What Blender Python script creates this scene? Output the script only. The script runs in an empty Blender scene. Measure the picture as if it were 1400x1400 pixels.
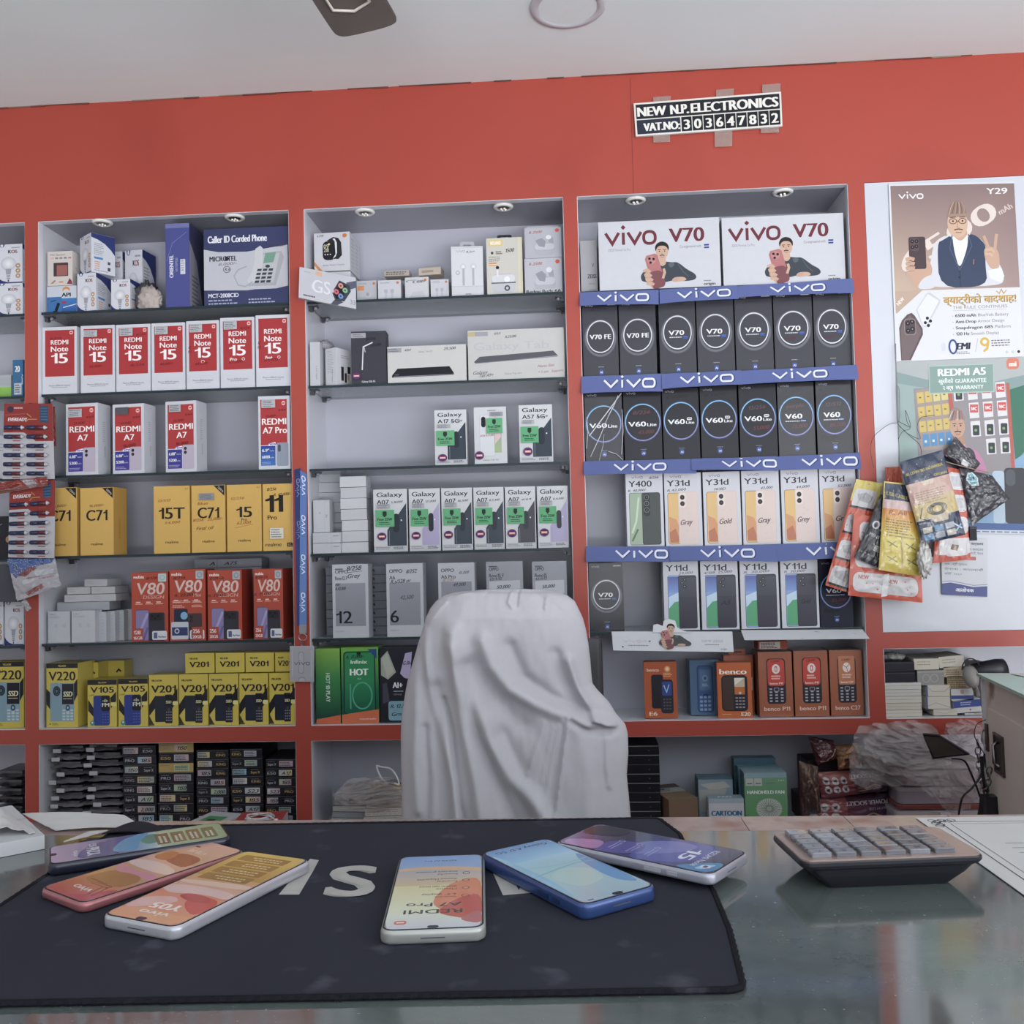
import bpy, random, hashlib
from math import sin, cos, pi, hypot, radians, atan2, sqrt, exp, floor
from mathutils import Vector, Matrix, noise
from mathutils.geometry import tessellate_polygon

SC = bpy.context.scene
COL = SC.collection
# ------------------------------------------------------------------ camera
F = 1282.4; YAW, PITCH, ROLL = -.0590, .0452, -.0244
TZ = .95                       # counter top height
EYE = Vector((0, 0, TZ + .2923))
D = 2.2105                     # plane of the red cabinet frame
_f = Vector((sin(YAW)*cos(PITCH), cos(YAW)*cos(PITCH), sin(PITCH)))
_r = Vector((cos(YAW), -sin(YAW), 0)); _u = _r.cross(_f)
RR = _r*cos(ROLL) + _u*sin(ROLL); UU = -_r*sin(ROLL) + _u*cos(ROLL)
cam = bpy.data.cameras.new('camera'); co = bpy.data.objects.new('camera', cam); COL.objects.link(co)
cam.sensor_width = 36; cam.lens = F*36/1400; cam.clip_start = .02
M3 = Matrix((RR, UU, -_f)).transposed()
co.matrix_world = Matrix.Translation(EYE) @ M3.to_4x4()
SC.camera = co
# ------------------------------------------------------------------ world, light, exposure
w = bpy.data.worlds.new('world'); SC.world = w; w.use_nodes = True
w.node_tree.nodes['Background'].inputs[0].default_value = (.88, .93, 1, 1)
w.node_tree.nodes['Background'].inputs[1].default_value = 2.2
SC.view_settings.view_transform = 'Standard'; SC.view_settings.look = 'None'
SC.view_settings.gamma = 1; SC.view_settings.exposure = -0.36
SC.view_settings.use_curve_mapping = False

def area(name, loc, to, sx, sy, power, col):
    l = bpy.data.lights.new(name, 'AREA'); l.shape = 'RECTANGLE'; l.size = sx; l.size_y = sy
    l.energy = power; l.color = col
    o = bpy.data.objects.new(name, l); COL.objects.link(o); o.location = loc
    o.rotation_euler = (Vector(to)-Vector(loc)).to_track_quat('-Z', 'Y').to_euler()
    return o
area('daylight_shopfront', (1.3, -2.6, 1.3), (.3, 2.2, 1.7), 2.8, 2.0, 20, (.95, .97, 1))
area('ceiling_fill', (1.0, -2.4, .25), (.2, .9, 3.2), 3.2, 1.2, 270, (.97, .97, 1))  # added fill lamp, low and aimed up to brighten the ceiling
area('daylight_right', (2.75, -.7, 1.4), (.2, 2.1, 1.5), 2.0, 1.9, 33, (.97, .98, 1))

# ------------------------------------------------------------------ pixel to point (1400 px frame)
def ray(u, v): return _f + RR*((u-700)/F) - UU*((v-700)/F)
def at(u, v, Y=D):
    d = ray(u, v); return EYE + d*(Y/d.y)
def tb(u, v, z=TZ):
    d = ray(u, v); return EYE + d*((z-EYE.z)/d.z)
# ------------------------------------------------------------------ colours and materials
KA = .97
def lin(c): return c/12.92 if c <= .04045 else ((c+.055)/1.055)**2.4
def hx(s):
    if not isinstance(s, str): return s
    s = s.lstrip('#')
    c = [lin(int(s[i:i+2], 16)/255)*KA for i in (0, 2, 4)]; y = .25*c[0]+.6*c[1]+.15*c[2]
    return tuple(min(.92, v*.92+y*.08) for v in c)
MATS = {}
def mat(name, rough=.5, spec=.5, coat=0, metal=0, vary=.06, scale=40, bump=0, alpha=None, emit=0, colvar=None):
    if name in MATS: return MATS[name]
    m = bpy.data.materials.new(name); m.use_nodes = True; nt = m.node_tree; b = nt.nodes['Principled BSDF']
    a = nt.nodes.new('ShaderNodeAttribute'); a.attribute_name = 'Col'
    tc = nt.nodes.new('ShaderNodeTexCoord'); n = nt.nodes.new('ShaderNodeTexNoise'); n.inputs['Scale'].default_value = scale
    n.inputs['Detail'].default_value = 4
    nt.links.new(tc.outputs['Object'], n.inputs['Vector'])
    mr = nt.nodes.new('ShaderNodeMapRange'); mr.inputs[3].default_value = 1-vary; mr.inputs[4].default_value = 1+vary*.4
    nt.links.new(n.outputs['Fac'], mr.inputs[0])
    mx = nt.nodes.new('ShaderNodeVectorMath'); mx.operation = 'SCALE'
    nt.links.new(a.outputs['Color'], mx.inputs[0]); nt.links.new(mr.outputs[0], mx.inputs['Scale'])
    src = mx.outputs[0]
    if colvar:
        n2 = nt.nodes.new('ShaderNodeTexNoise'); n2.inputs['Scale'].default_value = colvar[0]; n2.inputs['Detail'].default_value = 6
        nt.links.new(tc.outputs['Object'], n2.inputs['Vector'])
        rp = nt.nodes.new('ShaderNodeMapRange'); rp.inputs[1].default_value = colvar[2]; rp.inputs[2].default_value = colvar[3]
        nt.links.new(n2.outputs['Fac'], rp.inputs[0])
        m2 = nt.nodes.new('ShaderNodeMix'); m2.data_type = 'RGBA'
        nt.links.new(rp.outputs[0], m2.inputs['Factor']); nt.links.new(src, m2.inputs['A'])
        m2.inputs['B'].default_value = (*hx(colvar[1]), 1); src = m2.outputs['Result']
    nt.links.new(src, b.inputs['Base Color'])
    b.inputs['Roughness'].default_value = rough; b.inputs['Specular IOR Level'].default_value = spec
    b.inputs['Coat Weight'].default_value = coat; b.inputs['Coat Roughness'].default_value = .06; b.inputs['Metallic'].default_value = metal
    if alpha is not None: b.inputs['Alpha'].default_value = alpha
    if bump:
        bp = nt.nodes.new('ShaderNodeBump'); bp.inputs['Strength'].default_value = bump; bp.inputs['Distance'].default_value = .002
        nt.links.new(n.outputs['Fac'], bp.inputs['Height']); nt.links.new(bp.outputs[0], b.inputs['Normal'])
    MATS[name] = m; return m
def clear_mat(name, tint, rough, gl, body=0, bodycol=(.7, .7, .75)):
    if name in MATS: return MATS[name]
    m = bpy.data.materials.new(name); m.use_nodes = True; nt = m.node_tree; nt.nodes.remove(nt.nodes['Principled BSDF'])
    out = nt.nodes['Material Output']
    t = nt.nodes.new('ShaderNodeBsdfTransparent'); t.inputs[0].default_value = (*tint, 1)
    g = nt.nodes.new('ShaderNodeBsdfGlossy'); g.inputs['Roughness'].default_value = rough; g.inputs[0].default_value = (.95, .97, 1, 1)
    lw = nt.nodes.new('ShaderNodeFresnel'); lw.inputs[0].default_value = gl
    mx = nt.nodes.new('ShaderNodeMixShader'); nt.links.new(lw.outputs[0], mx.inputs[0])
    nt.links.new(t.outputs[0], mx.inputs[1]); nt.links.new(g.outputs[0], mx.inputs[2])
    last = mx
    if body > .15:
        tc = nt.nodes.new('ShaderNodeTexCoord'); nz = nt.nodes.new('ShaderNodeTexNoise'); nz.inputs['Scale'].default_value = 38; nz.inputs['Detail'].default_value = 5; nz.inputs['Distortion'].default_value = 2.5
        bp = nt.nodes.new('ShaderNodeBump'); bp.inputs['Strength'].default_value = .9; bp.inputs['Distance'].default_value = .006
        nt.links.new(tc.outputs['Object'], nz.inputs['Vector']); nt.links.new(nz.outputs['Fac'], bp.inputs['Height']); nt.links.new(bp.outputs[0], g.inputs['Normal'])
    if body:
        df = nt.nodes.new('ShaderNodeBsdfDiffuse'); df.inputs[0].default_value = (*bodycol, 1)
        m2 = nt.nodes.new('ShaderNodeMixShader'); m2.inputs[0].default_value = body
        nt.links.new(mx.outputs[0], m2.inputs[1]); nt.links.new(df.outputs[0], m2.inputs[2]); last = m2
    nt.links.new(last.outputs[0], out.inputs[0]); MATS[name] = m; return m
CARD = mat('printed_card', .5, .22, 0, vary=.05, scale=60)
GLOSSY = mat('glossy_card', .3, .25, .08, vary=.04, scale=30)
SHRINK = mat('shrink_wrapped_card', .3, .4, .35, vary=.1, scale=18, bump=.5)
PLAST = mat('plastic', .35, .5, 0, vary=.04, scale=90)
METAL = mat('brushed_metal', .3, .5, 0, metal=1, vary=.1, scale=60)
PAPER = mat('paper', .7, .2, 0, vary=.05, scale=25)
FABRIC = mat('white_cotton', .92, .1, 0, vary=.05, scale=14)
GLASS = clear_mat('shelf_glass', (.96, .98, .975), .02, 1.4, .22, (.72, .76, .76))
FILM = clear_mat('clear_film', (.88, .88, .90), .12, 1.6, .22, (.62, .6, .63))
FILMB = clear_mat('cloudy_bag_film', (.90, .88, .88), .14, 1.6, .22, (.82, .78, .78))
# ------------------------------------------------------------------ text as triangles (built-in font)
_TC = {}
def _glyphs(s):
    if s in _TC: return _TC[s]
    c = bpy.data.curves.new('t', 'FONT'); c.body = s; c.size = 1; c.resolution_u = 4
    o = bpy.data.objects.new('t', c); COL.objects.link(o)
    dg = bpy.context.evaluated_depsgraph_get(); dg.update()
    me = o.evaluated_get(dg).to_mesh()
    me.calc_loop_triangles()
    vs = [(v.co.x, v.co.y) for v in me.vertices]; ts = [tuple(t.vertices) for t in me.loop_triangles]
    o.evaluated_get(dg).to_mesh_clear(); bpy.data.objects.remove(o); bpy.data.curves.remove(c)
    if vs:
        x0 = min(v[0] for v in vs); vs = [(v[0]-x0, v[1]) for v in vs]; wd = max(v[0] for v in vs)
    else: wd = .3
    _TC[s] = (vs, ts, wd); return _TC[s]
ONE = ([(.16, 0), (.25, 0), (.25, .69), (.16, .69), (.16, .58), (0, .52), (0, .44), (.16, .50)], [(0, 1, 2), (0, 2, 3), (4, 5, 6), (4, 6, 7)], .25)
def text_tris(s):
    """triangles of a line of text; the numeral one gets a flag"""
    if '1' not in s: return _glyphs(s)
    if ('#', s) in _TC: return _TC[('#', s)]
    V, T, x = [], [], 0; i = 0
    while i < len(s):
        j = i
        if s[i] == '1': g = ONE; j = i+1
        else:
            while j < len(s) and s[j] != '1': j += 1
            g = _glyphs(s[i:j])
            if s[i] == ' ': x += .25
        k = len(V); V += [(a+x, b) for a, b in g[0]]; T += [tuple(q+k for q in t) for t in g[1]]
        x += g[2]+.085+(.22 if s[j-1] == ' ' and g is not ONE else 0); i = j
    _TC[('#', s)] = (V, T, x-.085); return _TC[('#', s)]

class Cv:
    """flat print: shapes in design units, y down, drawn in layers"""
    def __init__(s, W, H): s.W, s.H, s.P, s.L = W, H, [], 0
    def add(s, pts, tris, cols, same=False):
        if not same: s.L += 1
        if not isinstance(cols, list): cols = [hx(cols)]*len(pts)
        s.P.append((pts, tris, cols, s.L)); return s
    def poly(s, pts, col):
        t = tessellate_polygon([[Vector((x, y, 0)) for x, y in pts]])
        return s.add(list(pts), [tuple(q) for q in t], col)
    def blob(s, pts, col):
        """polygon with softened corners"""
        for _ in range(2):
            q = []
            for i in range(len(pts)):
                a, b = pts[i], pts[(i+1) % len(pts)]
                q += [(a[0]*.78+b[0]*.22, a[1]*.78+b[1]*.22), (a[0]*.22+b[0]*.78, a[1]*.22+b[1]*.78)]
            pts = q
        return s.poly(pts, col)
    def rect(s, x0, y0, x1, y1, col, c2=None, r=0, horiz=False):
        if r: return s.poly(rr_pts(x0, y0, x1, y1, r), col)
        a = hx(col); b = hx(c2) if c2 else a
        cl = [a, b, b, a] if horiz else [a, a, b, b]
        return s.add([(x0, y0), (x1, y0), (x1, y1), (x0, y1)], [(0, 1, 2), (0, 2, 3)], cl)
    def circ(s, cx, cy, r, col, ry=None, n=20, c2=None):
        ry = ry or r
        pts = [(cx, cy)]+[(cx+r*cos(2*pi*i/n), cy+ry*sin(2*pi*i/n)) for i in range(n)]
        cl = [hx(c2 or col)]+[hx(col)]*n
        return s.add(pts, [(0, 1+i, 1+(i+1) % n) for i in range(n)], cl)
    def ring(s, cx, cy, r, wd, col, ry=None, n=36, colf=None):
        ry = ry or r; pts = []; cl = []
        for i in range(n):
            a = 2*pi*i/n
            for q in (-.5, .5):
                pts.append((cx+(r+q*wd)*cos(a), cy+(ry+q*wd)*sin(a))); cl.append(hx(colf(a)) if colf else hx(col))
        t = []
        for i in range(n):
            a, b, c, d = 2*i, 2*i+1, (2*i+2) % (2*n), (2*i+3) % (2*n); t += [(a, b, d), (a, d, c)]
        return s.add(pts, t, cl)
    def line(s, pts, wd, col, closed=False):
        n = len(pts); P = []; T = []
        for i, (x, y) in enumerate(pts):
            a = pts[i-1] if (i or closed) else pts[i]; b = pts[(i+1) % n] if (i < n-1 or closed) else pts[i]
            if a == (x, y) and closed: a = pts[i-2]
            d1 = Vector((x-a[0], y-a[1])); d2 = Vector((b[0]-x, b[1]-y))
            if d1.length < 1e-9: d1 = d2
            if d2.length < 1e-9: d2 = d1
            if d1.length < 1e-9: return s
            d1.normalize(); d2.normalize(); n1 = Vector((-d1.y, d1.x)); m = n1+Vector((-d2.y, d2.x))
            if m.length < .3: m = n1
            m.normalize(); k = wd/2/max(.42, m.dot(n1))
            P += [(x+m.x*k, y+m.y*k), (x-m.x*k, y-m.y*k)]
        for i in range(n if closed else n-1):
            j = (i+1) % n; T += [(2*i, 2*i+1, 2*j+1), (2*i, 2*j+1, 2*j)]
        return s.add(P, T, col)
    def T(s, t, x, y, h, col, w=None, b=0, a='l', sh=0, rot=0, c2=None):
        vs, ts, wd = text_tris(t); sy = h/.70; sx = (w/wd) if w else sy
        W_ = wd*sx; ox = {'l': 0, 'c': -W_/2, 'r': -W_}[a]; cr, sr = cos(rot), sin(rot)
        c1 = hx(col); cc = hx(c2) if c2 else c1
        for dx in ((0,) if not b else (-b*h, 0, b*h)):
            pts = []; cl = []
            for px, py in vs:
                X = px*sx+ox+dx+sh*py*sy; Y = -py*sy
                pts.append((x+X*cr-Y*sr, y+X*sr+Y*cr)); k = max(0, min(1, py/.7)); cl.append(tuple(c1[i]*k+cc[i]*(1-k) for i in range(3)))
            s.add(pts, ts, cl)
        return s
    def hw(s, t, x, y, h, col='2b2530', w=None, rot=-.05): return s.T(t, x, y, h, col, w=w, sh=.35, rot=rot, b=.03)
    def fine(s, x, y, w, n, gap, h, col, seed=1):
        """rows of fine print too small to read"""
        rn = random.Random(seed)
        for i in range(n):
            q = x; e = x+w*(rn.uniform(.7, 1) if n > 1 else 1)
            while q < e:
                l = rn.uniform(.05, .14)*w; l = min(l, e-q); s.rect(q, y+i*gap, q+l, y+i*gap+h, col); s.L -= 1; q += l+w*.03
        s.L += 1; return s
def rr_pts(x0, y0, x1, y1, r, n=4):
    P = []
    for cx, cy, a0 in ((x1-r, y0+r, -pi/2), (x1-r, y1-r, 0), (x0+r, y1-r, pi/2), (x0+r, y0+r, pi)):
        for i in range(n+1):
            a = a0+pi/2*i/n; P.append((cx+r*cos(a), cy+r*sin(a)))
    return P
def vivo(c, x, y, h, w, col, wd=None, c2=None):
    """wide four letter maker's mark, baseline y"""
    wd = wd or h*.2; t = y-h*.98; k = c.L
    def ln(p): c.line(p, wd, col)
    ln([(x, t), (x+.135*w, y-wd*.4), (x+.27*w, t)]); ln([(x+.36*w, t), (x+.36*w, y)])
    dx = x+.36*w; dy = t-h*.42; q = wd*.85
    c.poly([(dx, dy-q), (dx+q, dy), (dx, dy+q), (dx-q, dy)], col)
    ln([(x+.45*w, t), (x+.585*w, y-wd*.4), (x+.72*w, t)])
    o = rr_pts(x+.77*w, t, x+w, y-wd*.1, h*.38, 5); c.line(o, wd, col, closed=True)
    return c

# ------------------------------------------------------------------ mesh building
EPS = .00007
class MB:
    def __init__(s): s.v, s.f, s.c, s.sm = [], [], [], []
    def add(s, vs, fs, col, smooth=False):
        k = len(s.v); s.v += [tuple(v) for v in vs]
        cl = col if isinstance(col, list) else [hx(col)]*len(vs)
        s.c += cl; s.f += [tuple(k+i for i in f) for f in fs]; s.sm += [smooth]*len(fs); return s
    def box(s, x0, x1, y0, y1, z0, z1, col, cf=None, cs=None, ct=None):
        P = [(x0, y0, z0), (x1, y0, z0), (x1, y1, z0), (x0, y1, z0), (x0, y0, z1), (x1, y0, z1), (x1, y1, z1), (x0, y1, z1)]
        for f, c in (((0, 1, 5, 4), cf), ((1, 2, 6, 5), cs), ((3, 0, 4, 7), cs), ((2, 3, 7, 6), None), ((4, 5, 6, 7), ct), ((3, 2, 1, 0), None)):
            s.add([P[i] for i in f], [(0, 1, 2, 3)], c or col)
        return s
    def prism(s, pts, z0, z1, col, top=None, smooth=False):
        n = len(pts); t = tessellate_polygon([[Vector((x, y, 0)) for x, y in pts]])
        ar = sum(pts[i][0]*pts[(i+1) % n][1]-pts[(i+1) % n][0]*pts[i][1] for i in range(n))
        if ar < 0: pts = pts[::-1]; t = tessellate_polygon([[Vector((x, y, 0)) for x, y in pts]])
        def up(q):
            a, b, c = [pts[i] for i in q]
            return q if (b[0]-a[0])*(c[1]-a[1])-(b[1]-a[1])*(c[0]-a[0]) > 0 else q[::-1]
        t = [up(tuple(q)) for q in t]
        s.add([(x, y, z1) for x, y in pts], t, top or col)
        s.add([(x, y, z0) for x, y in pts], [q[::-1] for q in t], col)
        s.add([(x, y, z0) for x, y in pts]+[(x, y, z1) for x, y in pts], [(i, (i+1) % n, n+(i+1) % n, n+i) for i in range(n)], col, smooth)
        return s
    def lathe(s, prof, n, col, M=None, smooth=True):
        """prof: (radius, z) pairs"""
        vs = []; fs = []
        for r, z in prof:
            for i in range(n): vs.append(Vector((r*cos(2*pi*i/n), r*sin(2*pi*i/n), z)))
        for j in range(len(prof)-1):
            for i in range(n): fs.append((j*n+i, j*n+(i+1) % n, (j+1)*n+(i+1) % n, (j+1)*n+i))
        fs.append(tuple(range(n))[::-1]); fs.append(tuple((len(prof)-1)*n+i for i in range(n)))
        if M: vs = [M @ v for v in vs]
        return s.add(vs, fs, col, smooth)
    def tube(s, pts, r, col, n=8, closed=False):
        pts = [Vector(p) for p in pts]; vs = []; m = len(pts); up = Vector((.13, .21, .97))
        for i, p in enumerate(pts):
            a = pts[(i-1) % m] if (closed or i) else p; b = pts[(i+1) % m] if (closed or i < m-1) else p
            t = (b-a).normalized(); x = t.cross(up)
            if x.length < .05: x = t.cross(Vector((1, 0, 0)))
            x.normalize(); y = t.cross(x)
            vs += [p+x*r*cos(2*pi*k/n)+y*r*sin(2*pi*k/n) for k in range(n)]
        fs = []
        for i in range(m if closed else m-1):
            for k in range(n): j = (i+1) % m; fs.append((i*n+k, i*n+(k+1) % n, j*n+(k+1) % n, j*n+k))
        if not closed: fs += [tuple(range(n)), tuple((m-1)*n+k for k in range(n))[::-1]]
        return s.add(vs, fs, col, True)
    def cv(s, c, fn, maxe=None, eps=EPS, l0=1, free=False):
        """lay a print on the surface fn(fx, fy, lift), fx and fy in 0..1, fy down"""
        if not getattr(c, 'flat', None) or c.flat != len(c.P):
            bb = []; new = []
            for pts, tris, cols, L in c.P:
                if not pts: continue
                x0, x1 = min(p[0] for p in pts), max(p[0] for p in pts); y0, y1 = min(p[1] for p in pts), max(p[1] for p in pts)
                l = 1
                for (a0, a1, b0, b1, q, L0) in bb:
                    if q >= l and L0 != L and x0 < a1 and x1 > a0 and y0 < b1 and y1 > b0: l = q+1
                bb.append((x0, x1, y0, y1, l, L)); new.append((pts, tris, cols, l))
            c.P = new; c.flat = len(new)
        for pts, tris, cols, L in c.P:
            pts = [(x/c.W, y/c.H) for x, y in pts]
            if not free: pts = [(min(1, max(0, x)), min(1, max(0, y))) for x, y in pts]
            if maxe:
                P = list(pts); C_ = list(cols); out = []; st = [(t, 0) for t in tris]
                while st:
                    (a, b, d), dep = st.pop()
                    e = max(((P[i][0]-P[j][0])**2+(P[i][1]-P[j][1])**2, i, j, k) for i, j, k in ((a, b, d), (b, d, a), (d, a, b)))
                    if e[0] > maxe*maxe and dep < 12:
                        _, i, j, k = e; m = len(P); P.append(((P[i][0]+P[j][0])/2, (P[i][1]+P[j][1])/2))
                        C_.append(tuple((C_[i][q]+C_[j][q])/2 for q in range(3))); st += [((i, m, k), dep+1), ((m, j, k), dep+1)]
                    else: out.append((a, b, d))
                pts, cols, tris = P, C_, out
            fs = []
            for a, b, d in tris:
                ar = (pts[b][0]-pts[a][0])*(pts[d][1]-pts[a][1])-(pts[b][1]-pts[a][1])*(pts[d][0]-pts[a][0])
                fs.append((a, b, d) if ar < 0 else (a, d, b))
            s.add([fn(x, y, (L+l0-1)*eps) for x, y in pts], fs, list(cols), bool(maxe))
        return s
    def build(s, name, m=None, parent=None, loc=None, rz=0):
        me = bpy.data.meshes.new(name); me.from_pydata(s.v, [], s.f)
        at_ = me.color_attributes.new('Col', 'FLOAT_COLOR', 'POINT')
        flat = []
        for c in s.c: flat += [c[0], c[1], c[2], 1.0]
        at_.data.foreach_set('color', flat)
        me.polygons.foreach_set('use_smooth', s.sm)
        me.materials.append(m or CARD); me.update()
        o = bpy.data.objects.new(name, me); COL.objects.link(o)
        if parent: o.parent = parent
        if loc is not None: o.location = loc
        o.rotation_euler.z = rz
        return o
def tag(o, label=None, cat=None, group=None, kind=None):
    if label: o['label'] = label
    if cat: o['category'] = cat
    if group: o['group'] = group
    if kind: o['kind'] = kind
    return o
def empty(name, loc, rz=0, label=None, cat=None, group=None):
    o = bpy.data.objects.new(name, None); o.empty_display_size = .05; COL.objects.link(o); o.location = loc; o.rotation_euler.z = rz
    return tag(o, label, cat, group)
def fr(w, h, y=0):  # front face, looking along +y
    return lambda a, b, l: ((a-.5)*w, y-l, (1-b)*h)
def rt(w, d, h): return lambda a, b, l: (w/2+l, a*d, (1-b)*h)
def lf(w, d, h): return lambda a, b, l: (-w/2-l, (1-a)*d, (1-b)*h)
def tp(w, d, h): return lambda a, b, l: ((a-.5)*w, (1-b)*d, h+l)
def carton(name, w, d, h, col, front=None, right=None, left=None, top=None, side=None, topc=None, m=None, loc=(0, 0, 0), rz=0,
           label=None, cat='box', group=None, stickers=(), sub=None):
    """a shut carton, its prints on its faces; stickers are parts"""
    b = MB().box(-w/2, w/2, 0, d, 0, h, col, None, side, topc)
    q = .0006   # seam of the lid flap
    if h > .05: b.box(-w/2+q, w/2-q, d*.02, d*.98, h, h+.0005, topc or side or col)
    if front: b.cv(front, fr(w, h))
    if right: b.cv(right, rt(w, d, h))
    if left: b.cv(left, lf(w, d, h))
    if top: b.cv(top, tp(w, d, h+.0005))
    o = b.build(name, m or CARD, None, loc, rz); tag(o, label, cat, group)
    for st in stickers:
        x0, y0, x1, y1, sc = st[:5]; nm = st[5] if len(st) > 5 else 'price_sticker'
        c = Cv(100, 100).rect(0, 0, 100, 100, sc)
        if len(st) > 6: st[6](c)
        else: c.fine(8, 12, 84, 4, 22, 9, '5a5a62', len(nm)+int(x0*100))
        k = MB(); X0, X1, Z0, Z1 = (x0-.5)*w, (x1-.5)*w, (1-y1)*h, (1-y0)*h; yy = -.0034
        k.box(X0, X1, yy, -.0029, Z0, Z1, sc)
        k.cv(c, lambda a, b_, l: (X0+(X1-X0)*a, yy-l, Z1+(Z0-Z1)*b_))
        k.build(nm, CARD, o)
    return o
ORD = ['first', 'second', 'third', 'fourth', 'fifth', 'sixth', 'seventh', 'eighth', 'ninth', 'tenth', 'eleventh', 'twelfth']
def ordl(i, n, what='from the left'):
    if i == 0: return 'leftmost'
    if i == n-1: return 'rightmost'
    return ORD[i]+' '+what
def put(name, label, u0, u1, vt, zb, front=None, Y=D+.014, d=.05, col='c8cad2', rz=0, gap=.0015, **k):
    """a carton standing at zb, its front between pixel columns u0 and u1, its top at pixel row vt"""
    um = (u0+u1)/2; z1 = at(um, vt, Y).z; h = z1-zb
    vb = vt+(h/Y)*F
    a = at(u0, (vt+vb)/2, Y); b = at(u1, (vt+vb)/2, Y)
    wd = (b.x-a.x-gap)/cos(rz)
    cx = (a.x+b.x)/2; 
    return carton(name, wd, d, h, col, front, loc=(cx, Y, zb), rz=rz, label=label, **k)

# ================================================================== SETTING
RED = (.365, .058, .040)
WALLR = mat('red_laminate', .42, .4, .05, vary=.07, scale=3, colvar=(2.2, (.29, .043, .03), .55, .8))
WHITE_L = mat('white_laminate', .3, .5, .15, vary=.04, scale=5)
CEILM = mat('painted_ceiling', .85, .2, vary=.03, scale=6)
def struct(name, b, m): return tag(b.build(name, m), kind='structure')
ZC = at(700, 109.5).z                     # ceiling height
ZCL = ZC
X0, X1, X2, X3, X4, X5, X6 = -1.287, -.657, -.620, .010, .043, .678, .715
XL1 = at(34, 500).x; XL0 = XL1-.63
XR = X6+.95                               # right end of the wall seen
ZT, ZB, ZP, ZL, ZLB = TZ+1.143, TZ-.102, TZ+.092, TZ-.137, TZ-.36
DEP = .185
DW = D+.75
b = MB()
def redbox(x0, x1, z0, z1, y1=D+.02): b.box(x0, x1, D, y1, z0, z1, RED)
FL, FR = -3.0, 2.7
redbox(FL, FR, ZT, ZC)                    # fascia up to the ceiling
redbox(FL, XL0, 0, ZT)
for a, c in ((XL1, X0), (X1, X2), (X3, X4)): redbox(a, c, ZLB, ZT)
redbox(X5, X6, ZL, ZT)
redbox(XR, FR, 0, ZT)
for a, c in ((XL0, XL1), (X0, X1), (X2, X3), (X4, X5)): redbox(a, c, ZL, ZB)
ZPB = at(1230, 886.5).z                   # rail under the white panel
ZRB = at(1230, 983).z
redbox(X6, XR, ZPB, ZP); redbox(X6, XR, ZRB-.037, ZRB)
redbox(XL0, XR, 0, ZLB)                   # plinth below the bottom bays
struct('wall_back', b, WALLR)
struct('floor', MB().box(FL, FR, -2.7, D+.4, -.05, 0, 'a9a49c'), mat('floor_tile', .4, .5, vary=.1, scale=4))
struct('ceiling', MB().box(FL, FR, -2.7, D+.4, ZC, ZC+.06, 'e2ecee'), CEILM)
struct('wall_left', MB().box(FL-.06, FL, -2.7, D+.4, 0, ZC, 'd8d4d2'), CEILM)
struct('wall_right', MB().box(FR, FR+.06, -2.7, -1.9, 0, ZC, 'd8d4d2').box(FR, FR+.06, .6, D+.4, 0, ZC, 'd8d4d2').box(FR, FR+.06, -1.9, .6, 0, .5, 'd8d4d2'), CEILM)
struct('front_light_block', MB().box(FL, -.5, -2.78, -2.72, 0, ZC, 'd8d4d2').box(-.5, FR, -2.78, -2.72, 2.35, ZC, 'd8d4d2'), CEILM)  # unseen wall added to block light from the left, leaving the left bays darker
# uneven line of plaster where the red fascia meets the ceiling
b = MB(); rn = random.Random(3); x = -1.5
while x < 1.6:
    l = rn.uniform(.02, .09)
    if rn.random() < .75: b.box(x, x+l, D-.003, D-.0004, ZC-rn.uniform(.001, .0035), ZC-.0002, rn.choice(['5a4a40', '8a7a66', '6e4038', '7a4a40']))
    x += l
struct('trim_1', b, PAPER)
# joint in the fascia
struct('trim_2', MB().box(at(864, 200).x, at(864, 200).x+.0012, D-.0006, D-.0001, ZT, ZC-.01, '8a3a34'), CARD)

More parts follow.
